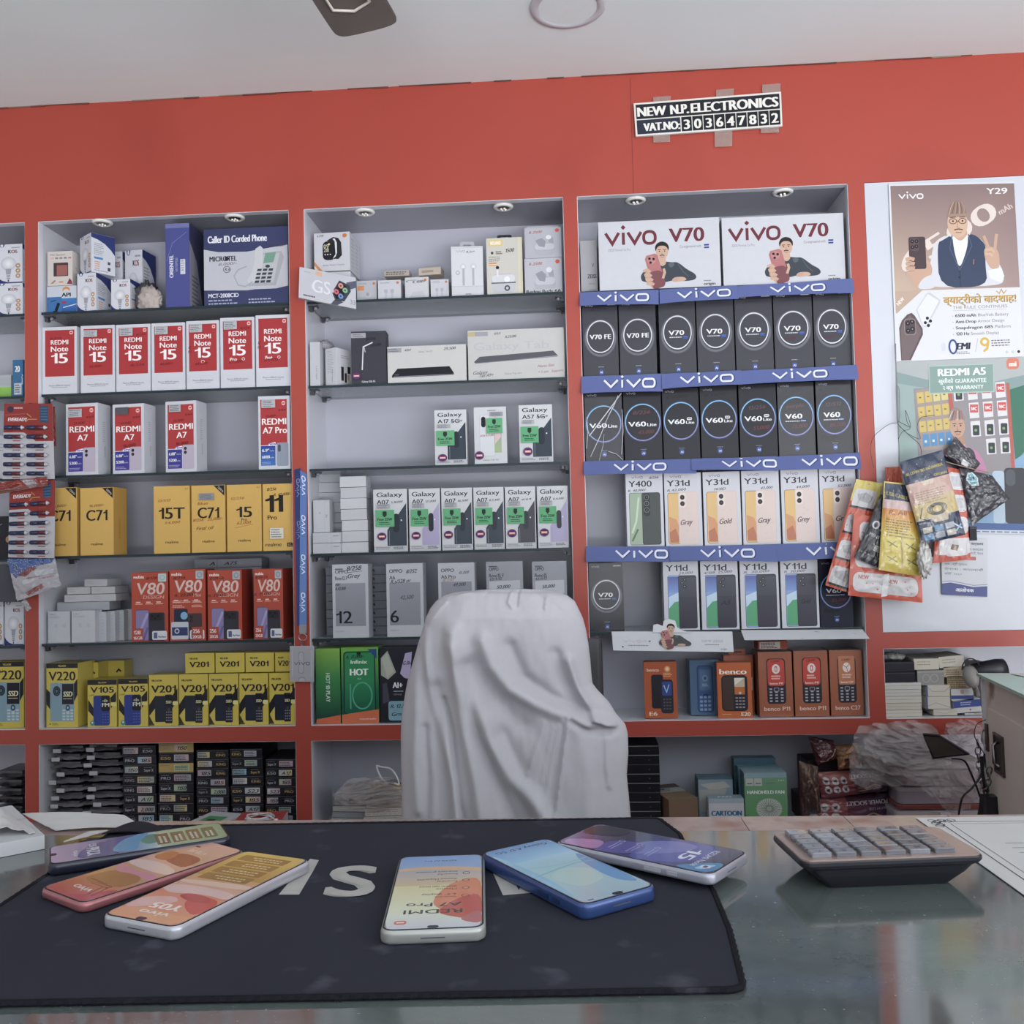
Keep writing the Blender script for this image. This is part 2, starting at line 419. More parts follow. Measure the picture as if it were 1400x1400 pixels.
# ================================================================== BUILT-IN CABINETS
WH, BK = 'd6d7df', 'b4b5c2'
def cabinet(x0, x1, z0, z1, label, shelves=(), lights=(), kind='cabinet', depth=DEP, group=None):
    r = empty('display_cabinet', ((x0+x1)/2, D, z0), label=label, cat='cabinet', group=group)
    W = x1-x0; H = z1-z0; t = .012; y0 = .0015
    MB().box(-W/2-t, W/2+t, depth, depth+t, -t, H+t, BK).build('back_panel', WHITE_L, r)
    for s in (-1, 1): MB().box(min(s*W/2, s*(W/2+t)), max(s*W/2, s*(W/2+t)), .021, depth, 0, H, WH).box(min(s*W/2, s*(W/2-.0012)), max(s*W/2, s*(W/2-.0012)), y0, .021, 0, H, 'dfe1ea').build('side_panel', WHITE_L, r)
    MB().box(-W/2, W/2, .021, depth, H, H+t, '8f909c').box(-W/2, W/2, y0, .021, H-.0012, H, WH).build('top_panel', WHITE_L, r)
    MB().box(-W/2, W/2, .021, depth, -t, 0, WH).box(-W/2, W/2, y0, .021, 0, .0012, WH).build('bottom_panel', WHITE_L, r)
    for zs in shelves:
        z = zs-z0-.0005; q = W/2-.003
        g = MB().box(-q, q, .012, depth-.006, z-.006, z, '9fb0b0').build('glass_shelf', GLASS, r)
        MB().box(-q, q, .010, .0119, z-.006, z, '24343a').build('polished_edge', GLOSSY, g)
        for s in (-1, 1):
            for yy in (.03, depth-.045):
                k = MB(); cx = s*(q-.011)
                k.box(cx-.011, cx+.011, yy-.008, yy+.008, z-.0095, z-.0062, '3b3a42')
                if x0 < X4-.01: k.box(cx+s*.006-.004, cx+s*.006+.004, yy-.006, yy+.006, z-.019, z-.0095, '3b3a42')
                k.lathe([(.004, 0), (.004, .006), (.0028, .0075)], 10, '8a8890', Matrix.Translation((cx-s*.004, yy, z-.0155)))
                k.build('shelf_clip', PLAST, g)
    for (u, v) in lights:
        p = EYE + ray(u, v)*((z1-EYE.z)/ray(u, v).z)
        x, y = p.x-(x0+x1)/2, p.y-D
        k = MB().lathe([(.0245, 0), (.0245, -.003), (.021, -.0055), (.0165, -.0062), (.0155, -.002)], 28, 'e6e4e0', Matrix.Translation((x, y, H)))
        l = k.build('downlight', METAL if False else GLOSSY, r)
        MB().lathe([(.0148, 0), (.0145, -.004), (.009, -.0062)], 20, 'a8a6a2', Matrix.Translation((x, y, H-.0008))).build('reflector', METAL, l)
        k = MB()
        for i in range(4): k.lathe([(.0028, 0), (.0028, -.0035), (.001, -.0048)], 8, 'f4f2ea', Matrix.Translation((x+.006*cos(i*pi/2+.5), y+.006*sin(i*pi/2+.5), H-.0055)))
        k.build('lamp_beads', GLOSSY, l)
    return r
def zs(u, v): return at(u, v, D+.011).z+.0004
S1 = [zs(225, v) for v in (420.5, 533.5, 646, 757, 877)]
S2 = [zs(600, v) for v in (405.5, 521.5, 636, 753, 870)]
S3 = [zs(985, v) for v in (391, 510, 627, 746, 861)]
S0 = [zs(17, v) for v in (429.5, 542, 654, 764, 883)]
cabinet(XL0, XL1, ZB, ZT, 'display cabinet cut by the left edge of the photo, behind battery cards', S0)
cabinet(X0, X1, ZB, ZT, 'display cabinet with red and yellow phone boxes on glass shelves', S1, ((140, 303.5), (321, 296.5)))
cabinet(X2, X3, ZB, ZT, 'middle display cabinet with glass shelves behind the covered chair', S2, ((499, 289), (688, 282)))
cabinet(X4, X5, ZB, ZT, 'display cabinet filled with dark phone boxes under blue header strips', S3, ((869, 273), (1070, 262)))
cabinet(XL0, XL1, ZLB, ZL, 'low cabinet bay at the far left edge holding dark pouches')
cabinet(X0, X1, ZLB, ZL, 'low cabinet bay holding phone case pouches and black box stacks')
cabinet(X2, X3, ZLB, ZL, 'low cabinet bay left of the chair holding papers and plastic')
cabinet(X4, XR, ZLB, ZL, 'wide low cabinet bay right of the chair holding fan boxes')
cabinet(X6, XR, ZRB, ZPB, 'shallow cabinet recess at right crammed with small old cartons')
p = MB().box(X6+.001, XR-.001, D+.0005, D+.018, ZP+.001, ZT-.001, 'c3c6d0')
tag(p.build('display_board', WHITE_L), 'tall white laminate board set in the red frame carrying the posters', 'board')

# ================================================================== CEILING LIGHT, FAN, SIGN
def onz(u, v, z): d = ray(u, v); return EYE+d*((z-EYE.z)/d.z)
p = onz(776, 8, ZC); pr = (onz(828, 8, ZC)-onz(725, 8, ZC)).length/2
r = empty('ceiling_light', (p.x, p.y+.0, ZC), label='round white recessed panel light in the ceiling, switched off', cat='ceiling light')
MB().lathe([(pr, 0), (pr, -.003), (pr*.97, -.0055), (pr*.79, -.006), (pr*.775, -.004)], 64, 'c3c4cb').build('trim_ring', CARD, r)
MB().lathe([(pr*.775, -.001), (pr*.775, -.0046)], 64, 'e2ecee', smooth=False).build('diffuser', CARD, r)
ZF = ZC-.28
tipL, tipR, rootL = onz(457, 37, ZF), onz(531, 12, ZF), onz(432, 0, ZF)
mid = (tipL+tipR)/2; ax = (rootL-tipL).normalized(); wv = (tipR-tipL); wv = wv-ax*wv.dot(ax); bw = wv.length; wv.normalize()
hub = mid+ax*.60
r = empty('ceiling_fan', (hub.x, hub.y, ZF), label='brown ceiling fan, one dusty blade tip showing at the top edge', cat='fan')
def blade(ang):
    M = Matrix.Rotation(ang, 3, 'Z'); b = MB(); P = []
    q = bw/2
    pts = [(.13, -q*.62), (.40, -q*.95), (.60, -q*1.05), (.632, -q*1.0), (.636, -.02), (.634, q*1.0), (.61, q*1.05), (.40, q*.95), (.13, q*.62)]
    for _ in range(3):
        pts = [q_ for i in range(len(pts)) for q_ in ((pts[i][0]*.75+pts[(i+1) % len(pts)][0]*.25, pts[i][1]*.75+pts[(i+1) % len(pts)][1]*.25), (pts[i][0]*.25+pts[(i+1) % len(pts)][0]*.75, pts[i][1]*.25+pts[(i+1) % len(pts)][1]*.75))]
    L = -ax; W_ = wv
    def tr(x, y, z): v = M @ (L*x+W_*y); return (v.x, v.y, z+y*.10)
    n = len(pts); tt = tessellate_polygon([[Vector((x, y, 0)) for x, y in pts]])
    b.add([tr(x, y, .003) for x, y in pts], [tuple(t) for t in tt], '5d5250'); b.add([tr(x, y, -.003) for x, y in pts], [tuple(t)[::-1] for t in tt], '6b625e')
    b.add([tr(x, y, -.003) for x, y in pts]+[tr(x, y, .003) for x, y in pts], [(i, (i+1) % n, n+(i+1) % n, n+i) for i in range(n)], '51474a')
    o = b.build('blade', mat('dusty_blade', .6, .3, vary=.35, scale=9), r)
    k = MB(); k.tube([tr(.46, -.03, -.006), tr(.555, -.03, -.006), tr(.57, 0, -.006), tr(.555, .03, -.006), tr(.46, .03, -.006)], .0025, 'c9c2b8')
    k.build('emblem_outline', PLAST, o)
    k = MB(); k.add([tr(.06, -.02, 0), tr(.2, -.035, 0), tr(.2, .035, 0), tr(.06, .02, 0), tr(.06, -.02, .006), tr(.2, -.035, .006), tr(.2, .035, .006), tr(.06, .02, .006)],
        [(0, 1, 5, 4), (1, 2, 6, 5), (2, 3, 7, 6), (3, 0, 4, 7), (4, 5, 6, 7), (3, 2, 1, 0)], '554b49').build('blade_arm', PLAST, o)
for i in range(3): blade(i*2*pi/3)
MB().lathe([(.03, -.05), (.085, -.045), (.10, -.01), (.10, .03), (.06, .06), (.02, .07)], 32, '5d5250').build('motor_housing', PLAST, r)
MB().lathe([(.012, .06), (.012, .23), (.06, .24), (.07, .2795)], 20, '5d5250').build('down_rod', PLAST, r)

def wallquad(u0, v0, u1, v1, u2, v2, u3, v3, Y): return [at(u0, v0, Y), at(u1, v1, Y), at(u2, v2, Y), at(u3, v3, Y)]
def bil(q): return lambda a, c: q[0]*(1-a)*(1-c)+q[1]*a*(1-c)+q[2]*a*c+q[3]*(1-a)*c
def flat_sheet(name, q, c, th, m, label=None, cat=None, group=None, parent=None, bend=None, maxe=None, edge='c9cbd0', backcol=None, n=1, nrm=None):
    """a thin board or sheet on four world corners (TL TR BR BL) with its print and real thickness"""
    S = bil(q); nv = nrm or (q[1]-q[0]).cross(q[0]-q[3]).normalized()
    if nv.y > 0 and nrm is None: nv = -nv
    org = (q[2]+q[3])/2
    bd = bend or (lambda a, c_: 0)
    def fn(a, c_, l): return tuple(S(a, c_)+nv*(th+bd(a, c_)+l)-org)
    b = MB(); k = n
    V = [fn(i/k, j/k, 0) for j in range(k+1) for i in range(k+1)]; Vb = [fn(i/k, j/k, -th) for j in range(k+1) for i in range(k+1)]
    fs = [(j*(k+1)+i, (j+1)*(k+1)+i, (j+1)*(k+1)+i+1, j*(k+1)+i+1) for j in range(k) for i in range(k)]
    b.add(V, fs, edge, k > 1); b.add(Vb, [f[::-1] for f in fs], backcol or edge, k > 1)
    rim = [(i, 0) for i in range(k)]+[(k, j) for j in range(k)]+[(k-i, k) for i in range(k)]+[(0, k-j) for j in range(k)]
    R = [fn(i/k, j/k, 0) for i, j in rim]+[fn(i/k, j/k, -th) for i, j in rim]; m_ = len(rim)
    b.add(R, [(i, (i+1) % m_, m_+(i+1) % m_, m_+i) for i in range(m_)], edge)
    if c: b.cv(c, fn, maxe, l0=1)
    o = b.build(name, m, parent, org if not parent else None)
    if parent: o.location = org-parent.location
    return tag(o, label, cat, group)
q = wallquad(866, 143, 1067, 127, 1069, 174, 869, 188, D-.004)
c = Cv(200, 48).rect(0, 0, 200, 48, 'd9d6cf').rect(2.5, 2.5, 197.5, 23.5, '23252d').rect(2.5, 25, 62, 45.5, '2c3242').rect(63, 25, 197.5, 45.5, '1f2128')
c.T('NEW', 5, 20, 13.5, 'e4e2dc', w=38, b=.07).T('N.P.', 50, 20, 13.5, 'e4e2dc', w=24, b=.07).T('ELECTRONICS', 78, 20, 13.5, 'e4e2dc', w=117, b=.07)
c.T('VAT.NO:', 12, 41.5, 11.5, 'e4e2dc', w=49, b=.07)
for i, ch in enumerate('303647832'):
    x = 63+i*14.95; c.rect(x-.5, 25, x+.5, 45.5, 'd9d6cf'); c.T(ch, x+7.6, 42.5, 13.5, 'e4e2dc', a='c', b=.06)
sg = flat_sheet('shop_sign', q, c, .006, CARD, 'small black sign with white hand-painted shop name taped high on red wall', 'sign')
TAPE = clear_mat('sticky_tape', (.86, .80, .78), .2, 1.5, .28, (.62, .5, .45))
for (a, b_, c_, d_) in ((893, 132, 917, 145), (979, 122, 1003, 136), (1042, 115, 1067, 131), (893, 184, 916, 194), (977, 176, 1001, 200), (1040, 172, 1065, 181)):
    flat_sheet('tape_strip', [at(a, b_+1, D-.0045), at(c_, b_-1, D-.0045), at(c_, d_, D-.0045), at(a, d_+1, D-.0045)], None, .0003, TAPE, parent=sg)

# ================================================================== PRINTS
DK = '23222b'
def phonepic(c, x0, y0, x1, y1, body, lens=None, nl=2, r=3, isl=None, scr=None):
    c.poly(rr_pts(x0, y0, x1, y1, r), body)
    w_ = x1-x0
    if scr: c.poly(rr_pts(x0+1, y0+1, x1-1, y1-1, r*.8), scr)
    if lens:
        lx, ly, lr = lens
        if isl: c.poly(rr_pts(lx-lr*1.5, ly-lr*1.6, lx+lr*1.5, ly+lr*(1.6+2.4*(nl-1)), lr*1.2), isl)
        for i in range(nl): c.circ(lx, ly+i*lr*2.4, lr, '14141a', n=12); c.circ(lx, ly+i*lr*2.4, lr*.5, '3b3d4a', n=8)
def redmi(sub='', n=0, note=True):
    c = Cv(100, 172); c.rect(8, 8, 93, 127, 'a83438')
    c.poly(rr_pts(79, 11, 89, 20, 3), 'e9b9b4').rect(81, 14, 87, 17, 'a83438')
    c.T('REDMI', 50, 45, 11.5, 'f2e9ea', w=50, a='c', b=.04); c.T('Note', 50, 63, 13.5, 'f2e9ea', w=50, a='c', b=.04)
    c.T('15', 50, 93, 26, 'f2e9ea', w=46, a='c', b=.05)
    if sub: c.T(sub, 38, 106, 8, 'f2e9ea', w=20, b=.04, a='c'); c.ring(67, 102, 4, 1.2, 'f2e9ea', ry=3)
    if n == 4: c.ring(50, 103, 5, 1.2, 'f2e9ea', ry=3.4)
    t = ['', '42,000/-', '8/256', '40,000/-', '48,000', '67,000', '67,000'][n]
    if t: c.hw(t, 24 if n != 2 else 42, 112 if n > 3 else 108, 6, '6b1b22', w=40)
    if n in (2, 5): c.hw('8/256', 58, 30, 6, '6b1b22', w=28)
    if n in (0,): c.hw('8/256', 22, 32, 5, '6b1b22', w=34)
    if n in (4, 6): c.hw('12', 5, 70, 7, '5b1b22'); c.hw('512', 4, 80, 6, '5b1b22')
    c.T('Massive 6000mAh battery', 50, 152, 4.2, '55565e', w=62, a='c'); c.fine(28, 154, 44, 1, 3, 1.6, '8a8b92', n)
    return c
def redmi_a7(pro=False, n=0):
    c = Cv(100, 200); c.rect(7, 9, 91, 134, 'ad383a')
    c.circ(80, 20, 6, 'e9b9b4', n=16).rect(76, 18.5, 84, 21.5, 'ad383a')
    c.T('REDMI', 12, 80 if not pro else 78, 17, 'f4eeee', w=76, b=.04); c.T('A7 Pro' if pro else 'A7', 52, 104 if not pro else 102, 17, 'f4eeee', w=76 if pro else 33, a='c', b=.04)
    c.rect(7, 136, 53, 190, '31459a' if pro else '3a3f8e', '3b76b8' if pro else '4a3f94'); c.poly([(29, 136), (31, 130), (53, 126), (57, 136)], 'f0eef2'); c.T('New', 31, 134.5, 8, '6a4ba8', w=25, b=.05)
    if pro: phonepic(c, 57, 128, 94, 192, '8e97a6', (66, 140, 4), 1, 5); c.poly(rr_pts(61, 133, 70, 153, 4), '4a4f5c')
    else: phonepic(c, 55, 124, 92, 192, 'b9aebf', (64, 134, 4.6), 2, 4)
    c.T('6.9"' if pro else '6.88"', 11, 152, 8, 'e8e9f2', w=22, b=.05).T('display', 35, 151, 4, 'c9cbe2', w=14)
    c.T('6000' if pro else '5200', 11, 170, 8, 'e8e9f2', w=24, b=.05).T('mAh', 36, 170, 4, 'c9cbe2', w=12)
    c.fine(11, 180, 34, 2, 4, 1.4, 'b9bce0', n)
    c.hw('4/64', 62, 42, 6, '5c1c22', w=24); c.hw(['13,000', '13,000', '13,500', '15,000/-'][n], 24, 58, 6, '5c1c22', w=34)
    if n in (1, 2): c.hw('16,000', 32, 124, 8, '5c1c22', w=40)
    return c
def realme(t, sub='', corner=False, n=0, wide=.66):
    c = Cv(100, 195)
    if sub == 'Pro' and t == '11':
        c.T('11', 12, 82, 50, '22201c', w=52, b=.07).T('Pro', 16, 104, 13, '22201c', w=30, b=.04); c.T('realme', 8, 182, 11, '2a2720', w=52, b=.03)
        c.hw('8/256', 14, 20, 9, '2a2520', w=30).hw('R. 42,000/-', 36, 36, 8, '2a2520', w=56); c.poly(rr_pts(78, 172, 98, 184, 2), '2a2720').T('5G', 81, 182, 7, 'dab25f')
        return c
    c.T(t, 50, 95, 31 if t != '15T' else 33, '2b261f', w=wide*100, a='c', b=.035)
    if sub: c.T(sub, 50, 106, 8, '2b261f', w=16, a='c', b=.03)
    c.T('realme', 50, 166, 7.5, '2b261f', w=36, a='c', b=.03)
    if corner: c.poly([(66, 1), (98, 1), (98, 32)], '26242a').T('120Hz', 77, 7, 6, 'd8d2c4', w=22, rot=.76)
    else: c.T('AI', 86, 12, 7, '9c7f45', w=9)
    if n == 2: c.hw('12/512', 10, 46, 7, '8a5a24', w=36).hw('54,000', 30, 110, 7, '8a5a24', w=42)
    if n == 3: c.hw('8/256   25,000/-', 4, 105, 8, '9a5420', w=88).hw('Final oil', 14, 130, 10, '8a4c20', w=48).hw('Blue', 18, 57, 8, '8a4c20', w=30)
    if n == 4: c.hw('12/256', 10, 44, 7, '8a5a24', w=40).hw('62,000', 28, 116, 8, 'a0501c', w=40).line([(22, 126), (75, 116)], .8, 'a0501c')
    if n == 1: c.hw('16,000/-', 26, 56, 7, '7a5a24', w=46)
    return c
def v80(kind='DESIGN', n=0):
    c = Cv(100, 188)
    c.T('nubia', 6, 16, 8, 'f3e6e0', w=28, b=.06); c.poly(rr_pts(73, 4, 95, 26, 2), 'b9c9c8' if n == 0 else 'a9b0b8'); c.ring(84, 15, 6, 1.5, '6f7f8a' if n else '7fb0a0')
    c.T('V80', 12, 60, 32, 'd9bdb6', w=76, sh=.12, b=.03); c.T('V80', 13.5, 59, 29, 'cf4a38', w=72, sh=.12); c.T('V80', 12.4, 60, 31, 'dcc3bc', w=75, sh=.12, b=.008)
    c.T(kind, 32 if kind == 'DESIGN' else 66, 72, 9, 'd9a296', w=56 if kind == 'DESIGN' else 22, sh=.1, b=.03)
    for i in range(3): c.rect(12+i*28, 80, 24+i*28, 82.5, 'f0d9d2'); c.rect(10+i*28, 85, 30+i*28, 87, 'e5b5a8')
    if kind == 'Max':
        for i in range(2): c.fine(8, 82+i*12, 36, 2, 4, 2, 'e5b5a8', i); c.fine(62, 82+i*12, 30, 2, 4, 2, 'e5b5a8', i+4)
        phonepic(c, 12, 104, 50, 182, '20222c', None, scr='27304a'); c.circ(40, 122, 10, '7fb2d8'); phonepic(c, 50, 116, 90, 186, '4a3a3e', (60, 126, 4), 2)
        c.poly(rr_pts(4, 138, 52, 184, 4), 'c8ccd6').rect(6, 152, 50, 174, '34406e').circ(20, 162, 7, 'c6cad6').circ(20, 162, 4, '34406e')
    else:
        phonepic(c, 10, 102, 48, 186, '2b2a3c', None, r=6, scr='8a7fae'); c.line([(18, 172), (44, 112)], 7, 'a9a2d0'); c.line([(32, 184), (44, 150)], 6, '6a6398')
        phonepic(c, 46, 110, 90, 187, '34323e', None, r=5); c.poly(rr_pts(50, 112, 84, 132, 4), '24232c')
        for i in range(3): c.circ(56+i*8 - (i == 1)*0, 119+(i == 1)*7, 3.4, '101016', n=10)
    c.T('nubia', 58, 113, 0.1, 'ffffff')
    c.poly(rr_pts(56, 160, 96, 184, 4), 'd9dbe2').rect(60, 164, 70, 180, '56608a').T('MaxVision', 73, 178, 5, '3c3c4a', w=20, b=.05)
    c.poly(rr_pts(3 if kind != 'Max' else 62, 152, 32 if kind != 'Max' else 92, 186, 2), 'b04a40').T('128' if n == 0 else '256', 6 if kind != 'Max' else 65, 168, 10, 'f0e0dc', w=18, b=.05).T('16GB' if n == 0 else '20GB', 5 if kind != 'Max' else 64, 182, 8, 'f0e0dc', w=24, b=.05)
    c.hw(['8/128', '8/256', '8/128 Gb.', '8/128 Gb.'][n], [40, 10, 6, 6][n], 20 if n < 1 else 26, 7, '3a1a1a', w=[28, 34, 44, 44][n])
    if n: c.hw(['', 'R. 22,000', 'R. 21,000/-', 'R. 21,000'][n], [0, 14, 2, 2][n], 72, 7, '3a1a1a', w=56)
    return c
def villaon(t, n=0):
    c = Cv(100, 150)
    if t == 'V220':
        c.rect(0, 0, 100, 11, '26242a').T('VILLAON', 50, 8, 4.5, 'd8c46a', w=24, a='c', b=.05); c.T('V220', 8, 40, 21, '24222a', w=84, b=.05)
        c.poly([(0, 60), (12, 68), (12, 108), (0, 96)], '24222a'); c.poly([(88, 48), (99, 36), (99, 74), (88, 90)], '24222a')
        phonepic(c, 12, 46, 52, 136, '7f9fae', None, r=4); c.circ(33, 65, 12, '2b2e3a'); c.ring(33, 65, 8, 1, '59606e'); c.circ(33, 65, 3.5, '4e6f86')
        phonepic(c, 48, 46, 88, 136, '86a4b2', None, r=4); c.rect(50, 48, 87, 96, '22222c'); c.T('SSD', 54, 78, 12, 'd9d7b0', w=28, sh=.15, b=.08); c.fine(54, 82, 28, 1, 3, 2, 'c9c39a', 2)
        c.circ(68, 104, 7, '33506a'); c.circ(68, 104, 3, '9fb8c2')
        for j in range(4):
            for i in range(3): c.poly(rr_pts(51+i*12.6, 108+j*7+(4 if i == 1 and j == 0 else 0), 60.5+i*12.6, 112+j*7+(4 if i == 1 and j == 0 else 0), 1.5), 'b9cbd2')
        c.circ(12, 142, 2, '3a3620', n=8).fine(18, 140, 22, 2, 3, 1.5, '5a5430')
        return c
    if t == 'V105':
        c.rect(0, 0, 100, 16, '26242a').T('VILLAON', 50, 11, 4.5, 'd8c46a', w=28, a='c', b=.05); c.T('V105', 10, 41, 19, '24222a', w=80, b=.05)
        c.poly([(2, 62), (22, 92), (22, 120), (2, 98)], '24222a'); c.poly([(78, 58), (98, 38), (98, 68), (80, 92)], '24222a')
        phonepic(c, 20, 50, 76, 146, '2b3f8a', None, r=7); c.poly(rr_pts(47, 50, 77, 100, 6), '201f2a'); c.T('FM', 50, 86, 12, 'd9d9c9', w=24, b=.08)
        for i, h in enumerate((3, 6, 10, 6, 3)): c.rect(52+i*4, 68-h*.7, 54+i*4, 68+h*.4, 'd9d9c9')
        for j in range(4):
            for i in range(3): c.rect(50+i*9, 108+j*9, 55+i*9, 110+j*9, '5a74c0')
        c.circ(16, 138, 8, '4a8a8e').circ(16, 136, 3, 'cfe0d8', n=10); c.poly(rr_pts(80, 72, 99, 84, 3), 'd9cf7a'); c.hw('2,000', 3, 52, 5, '6a6430', w=18)
        return c
    c.T('VILLAON', 8, 20, 6, '24222a', w=36, b=.08); c.T('V201', 8, 52, 21, '24222a', w=84, b=.06)
    c.poly([(0, 88), (22, 60), (22, 96), (0, 120)], '24222a'); c.poly([(76, 66), (98, 40), (98, 78), (80, 98)], '24222a'); c.poly([(0, 120), (18, 148), (0, 148)], '3a3830')
    phonepic(c, 20, 62, 58, 138, '252b3a', None, r=4); phonepic(c, 55, 58, 80, 142, '2b2a34', None, r=3); c.rect(57, 62, 79, 92, '1d1d26'); c.T('SSD', 58, 84, 8, 'd6d4a0', w=18, b=.08, sh=.1)
    c.circ(68, 102, 4.5, '4a4a58', n=12)
    for j in range(4):
        for i in range(3): c.rect(58+i*7.4, 108+j*8, 62.5+i*7.4, 111+j*8, '8a8a9a')
    c.poly(rr_pts(81, 78, 99, 90, 4), 'dcd890'); c.fine(4, 144, 14, 1, 2, 1.6, '6a6430')
    return c
def galaxy(t, n=0, pc='2c3946', lav=False, g=True):
    c = Cv(100, 168); gx = 30
    c.T('Galaxy', 10, 20, 12, '26262c', w=76, b=.035); c.T(t, 10, 40, 12, '26262c', w=36 if len(t) < 4 else 68, b=.035)
    c.poly([(40, 168 if 0 else 152), (40, 110), (97, 38), (97, 152)], pc); c.poly([(44, 152), (44, 108), (95, 44), (95, 152)], 'a9a0c2' if lav else '37424e' if pc != '3b3a42' else '45434c')
    c.poly(rr_pts(58 if not lav else 62, 66, 76 if not lav else 78, 116, 8), '2a2d36' if lav else '2b333c'); c.circ(82, 84, 2.2, 'dfe3e8', n=10); c.line([(46, 150), (46, 112)], 1.2, '8a93a0')
    c.hw(['5,18,000', '17,000', '16,500', 'R.5,400', '4/64', 'R.4,500'][n % 6], 52, 38, 5.5, '4a4a52', w=34)
    c.poly([(0, 152), (100, 152), (100, 168), (0, 168)], 'b9bac0').fine(6, 155, 44, 2, 4, 2, '84858c', n).fine(58, 155, 36, 2, 4, 2.4, '55565e', n+3)
    return c
def greenst(c):
    c.rect(0, 0, 100, 100, '5fa878').poly(rr_pts(38, 8, 60, 36, 6), '26302c').rect(44, 34, 54, 42, '26302c'); c.T('Free 25W', 50, 64, 17, '24322c', w=78, a='c', b=.05); c.fine(20, 72, 60, 2, 10, 5, '2d4236', 5)
def ovalst(c): pass
def oval_sticker(o, x, z, rx, rz):
    k = MB(); n = 22; y = -.0039
    pts = [(x+rx*cos(2*pi*i/n), z+rz*sin(2*pi*i/n)) for i in range(n)]
    k.add([(p[0], y, p[1]) for p in pts]+[(p[0], y+.0005, p[1]) for p in pts], [tuple(range(n))]+[(i, n+i, n+(i+1) % n, (i+1) % n) for i in range(n)], '4a2152')
    c = Cv(100, 100).ring(50, 50, 40, 5, '7a4a86', ry=40).rect(18, 36, 82, 64, 'd98f86').fine(22, 44, 56, 1, 3, 10, 'f2e2e4')
    k.cv(c, lambda a, b, l: (x-rx+2*rx*a, y-l, z+rz-2*rz*b)); k.build('seal_sticker', CARD, o)
def oppo(t1, t2, big, silver=False, n=0):
    c = Cv(100, 178)
    c.T('OPPO', 8, 22, 8.5, '3a3b42', w=36 if not silver else 26, b=.03); c.T(t1, 8, 38, 9, '3a3b42', w=t2, b=.02)
    if silver or n == 0: c.rect(8, 10, 30, 12.5, '5a5b62')
    c.rect(8, 46, 92, 150, '9799a3' if not silver else 'a5a7b0', '8e909b')
    if big: c.T(big, 10, 143, 30, '1e1f26', w=44 if len(big) > 1 else 22, b=.02)
    c.T('oppo', 8, 164, 5, '9a9ca4', w=24)
    if n == 0: c.hw('8/258', 40, 16, 11, '2a2a38', w=40).hw('Grey', 42, 34, 10, '2a2a38', w=34).line([(42, 20), (84, 17)], 1, '2a2a38').hw('0%1', 8, 52, 6, '2a2a38').hw('R.42,000', 8, 63, 7, '2a2a38', w=28)
    if n == 1: c.hw('8/252', 54, 24, 9, '3a3a48', w=28).hw('R.s/528 or', 12, 48, 9, '3a3a48', w=54).hw('42,500', 36, 88, 10, '5a5b66', w=36)
    if n == 2: c.hw('45,000', 56, 28, 7, '6a6a78', w=28).hw('8/250', 12, 46, 7, 'b08a70', w=30).hw('49,000', 40, 58, 8, '4a4a58', w=34).hw('D', 12, 90, 9, '6a6a78')
    if n > 2: c.poly([(8, 48), (92, 46), (92, 80), (8, 80)], 'c0c2ca').hw('50,000', 28, 66, 8, '33333f', w=36).hw('12/512', 8, 46, 6, '33333f', w=34)
    return c
def v70(fe=False, n=0):
    c = Cv(100, 182); c.rect(0, 0, 100, 14, '2b2b33'); vivo(c, 8, 11, 4, 22, 'b9bac2', .9); c.fine(72, 6, 22, 1, 3, 3, 'd8d8de', n)
    for i, k in enumerate(('57575f', '6e6e76', '62626a')): c.ring(50, 88, 45-i*2.2, 2.2, k, ry=44-i*2)
    c.ring(50, 84, 38, 2.6, 'd3d5dc', ry=38, n=48)
    c.T('V70 FE' if fe else 'V70', 20 if fe else 26, 90, 11, 'e6e6ea', w=60 if fe else 42, b=.06)
    if not fe: c.fine(28, 94, 34, 1, 3, 2.2, 'c5c7d0', n); c.rect(66, 93, 78, 96, '3f62b8'); c.rect(66, 97, 78, 98.5, '3f62b8')
    c.poly(rr_pts(44, 163, 56, 176, 3), '3a5296').T('AI', 50, 172, 5, 'd9def0', w=7, a='c', b=.05); c.fine(42, 156, 16, 1, 2, 1.6, '9a9aa4', n)
    c.hw(['8/256', '8/256', 'R.1,02,000', 'R.8,5000', 'R.8,02,850', '12/512', '12/512'][n], 24+n, 22, 6, '34333c', w=42)
    if n > 1: c.hw(['7/-', 'k', '7/-', '82,000', '67,000'][n-2], 26, 112, 7, '34333c' if n < 5 else '5a2a3c')
    return c
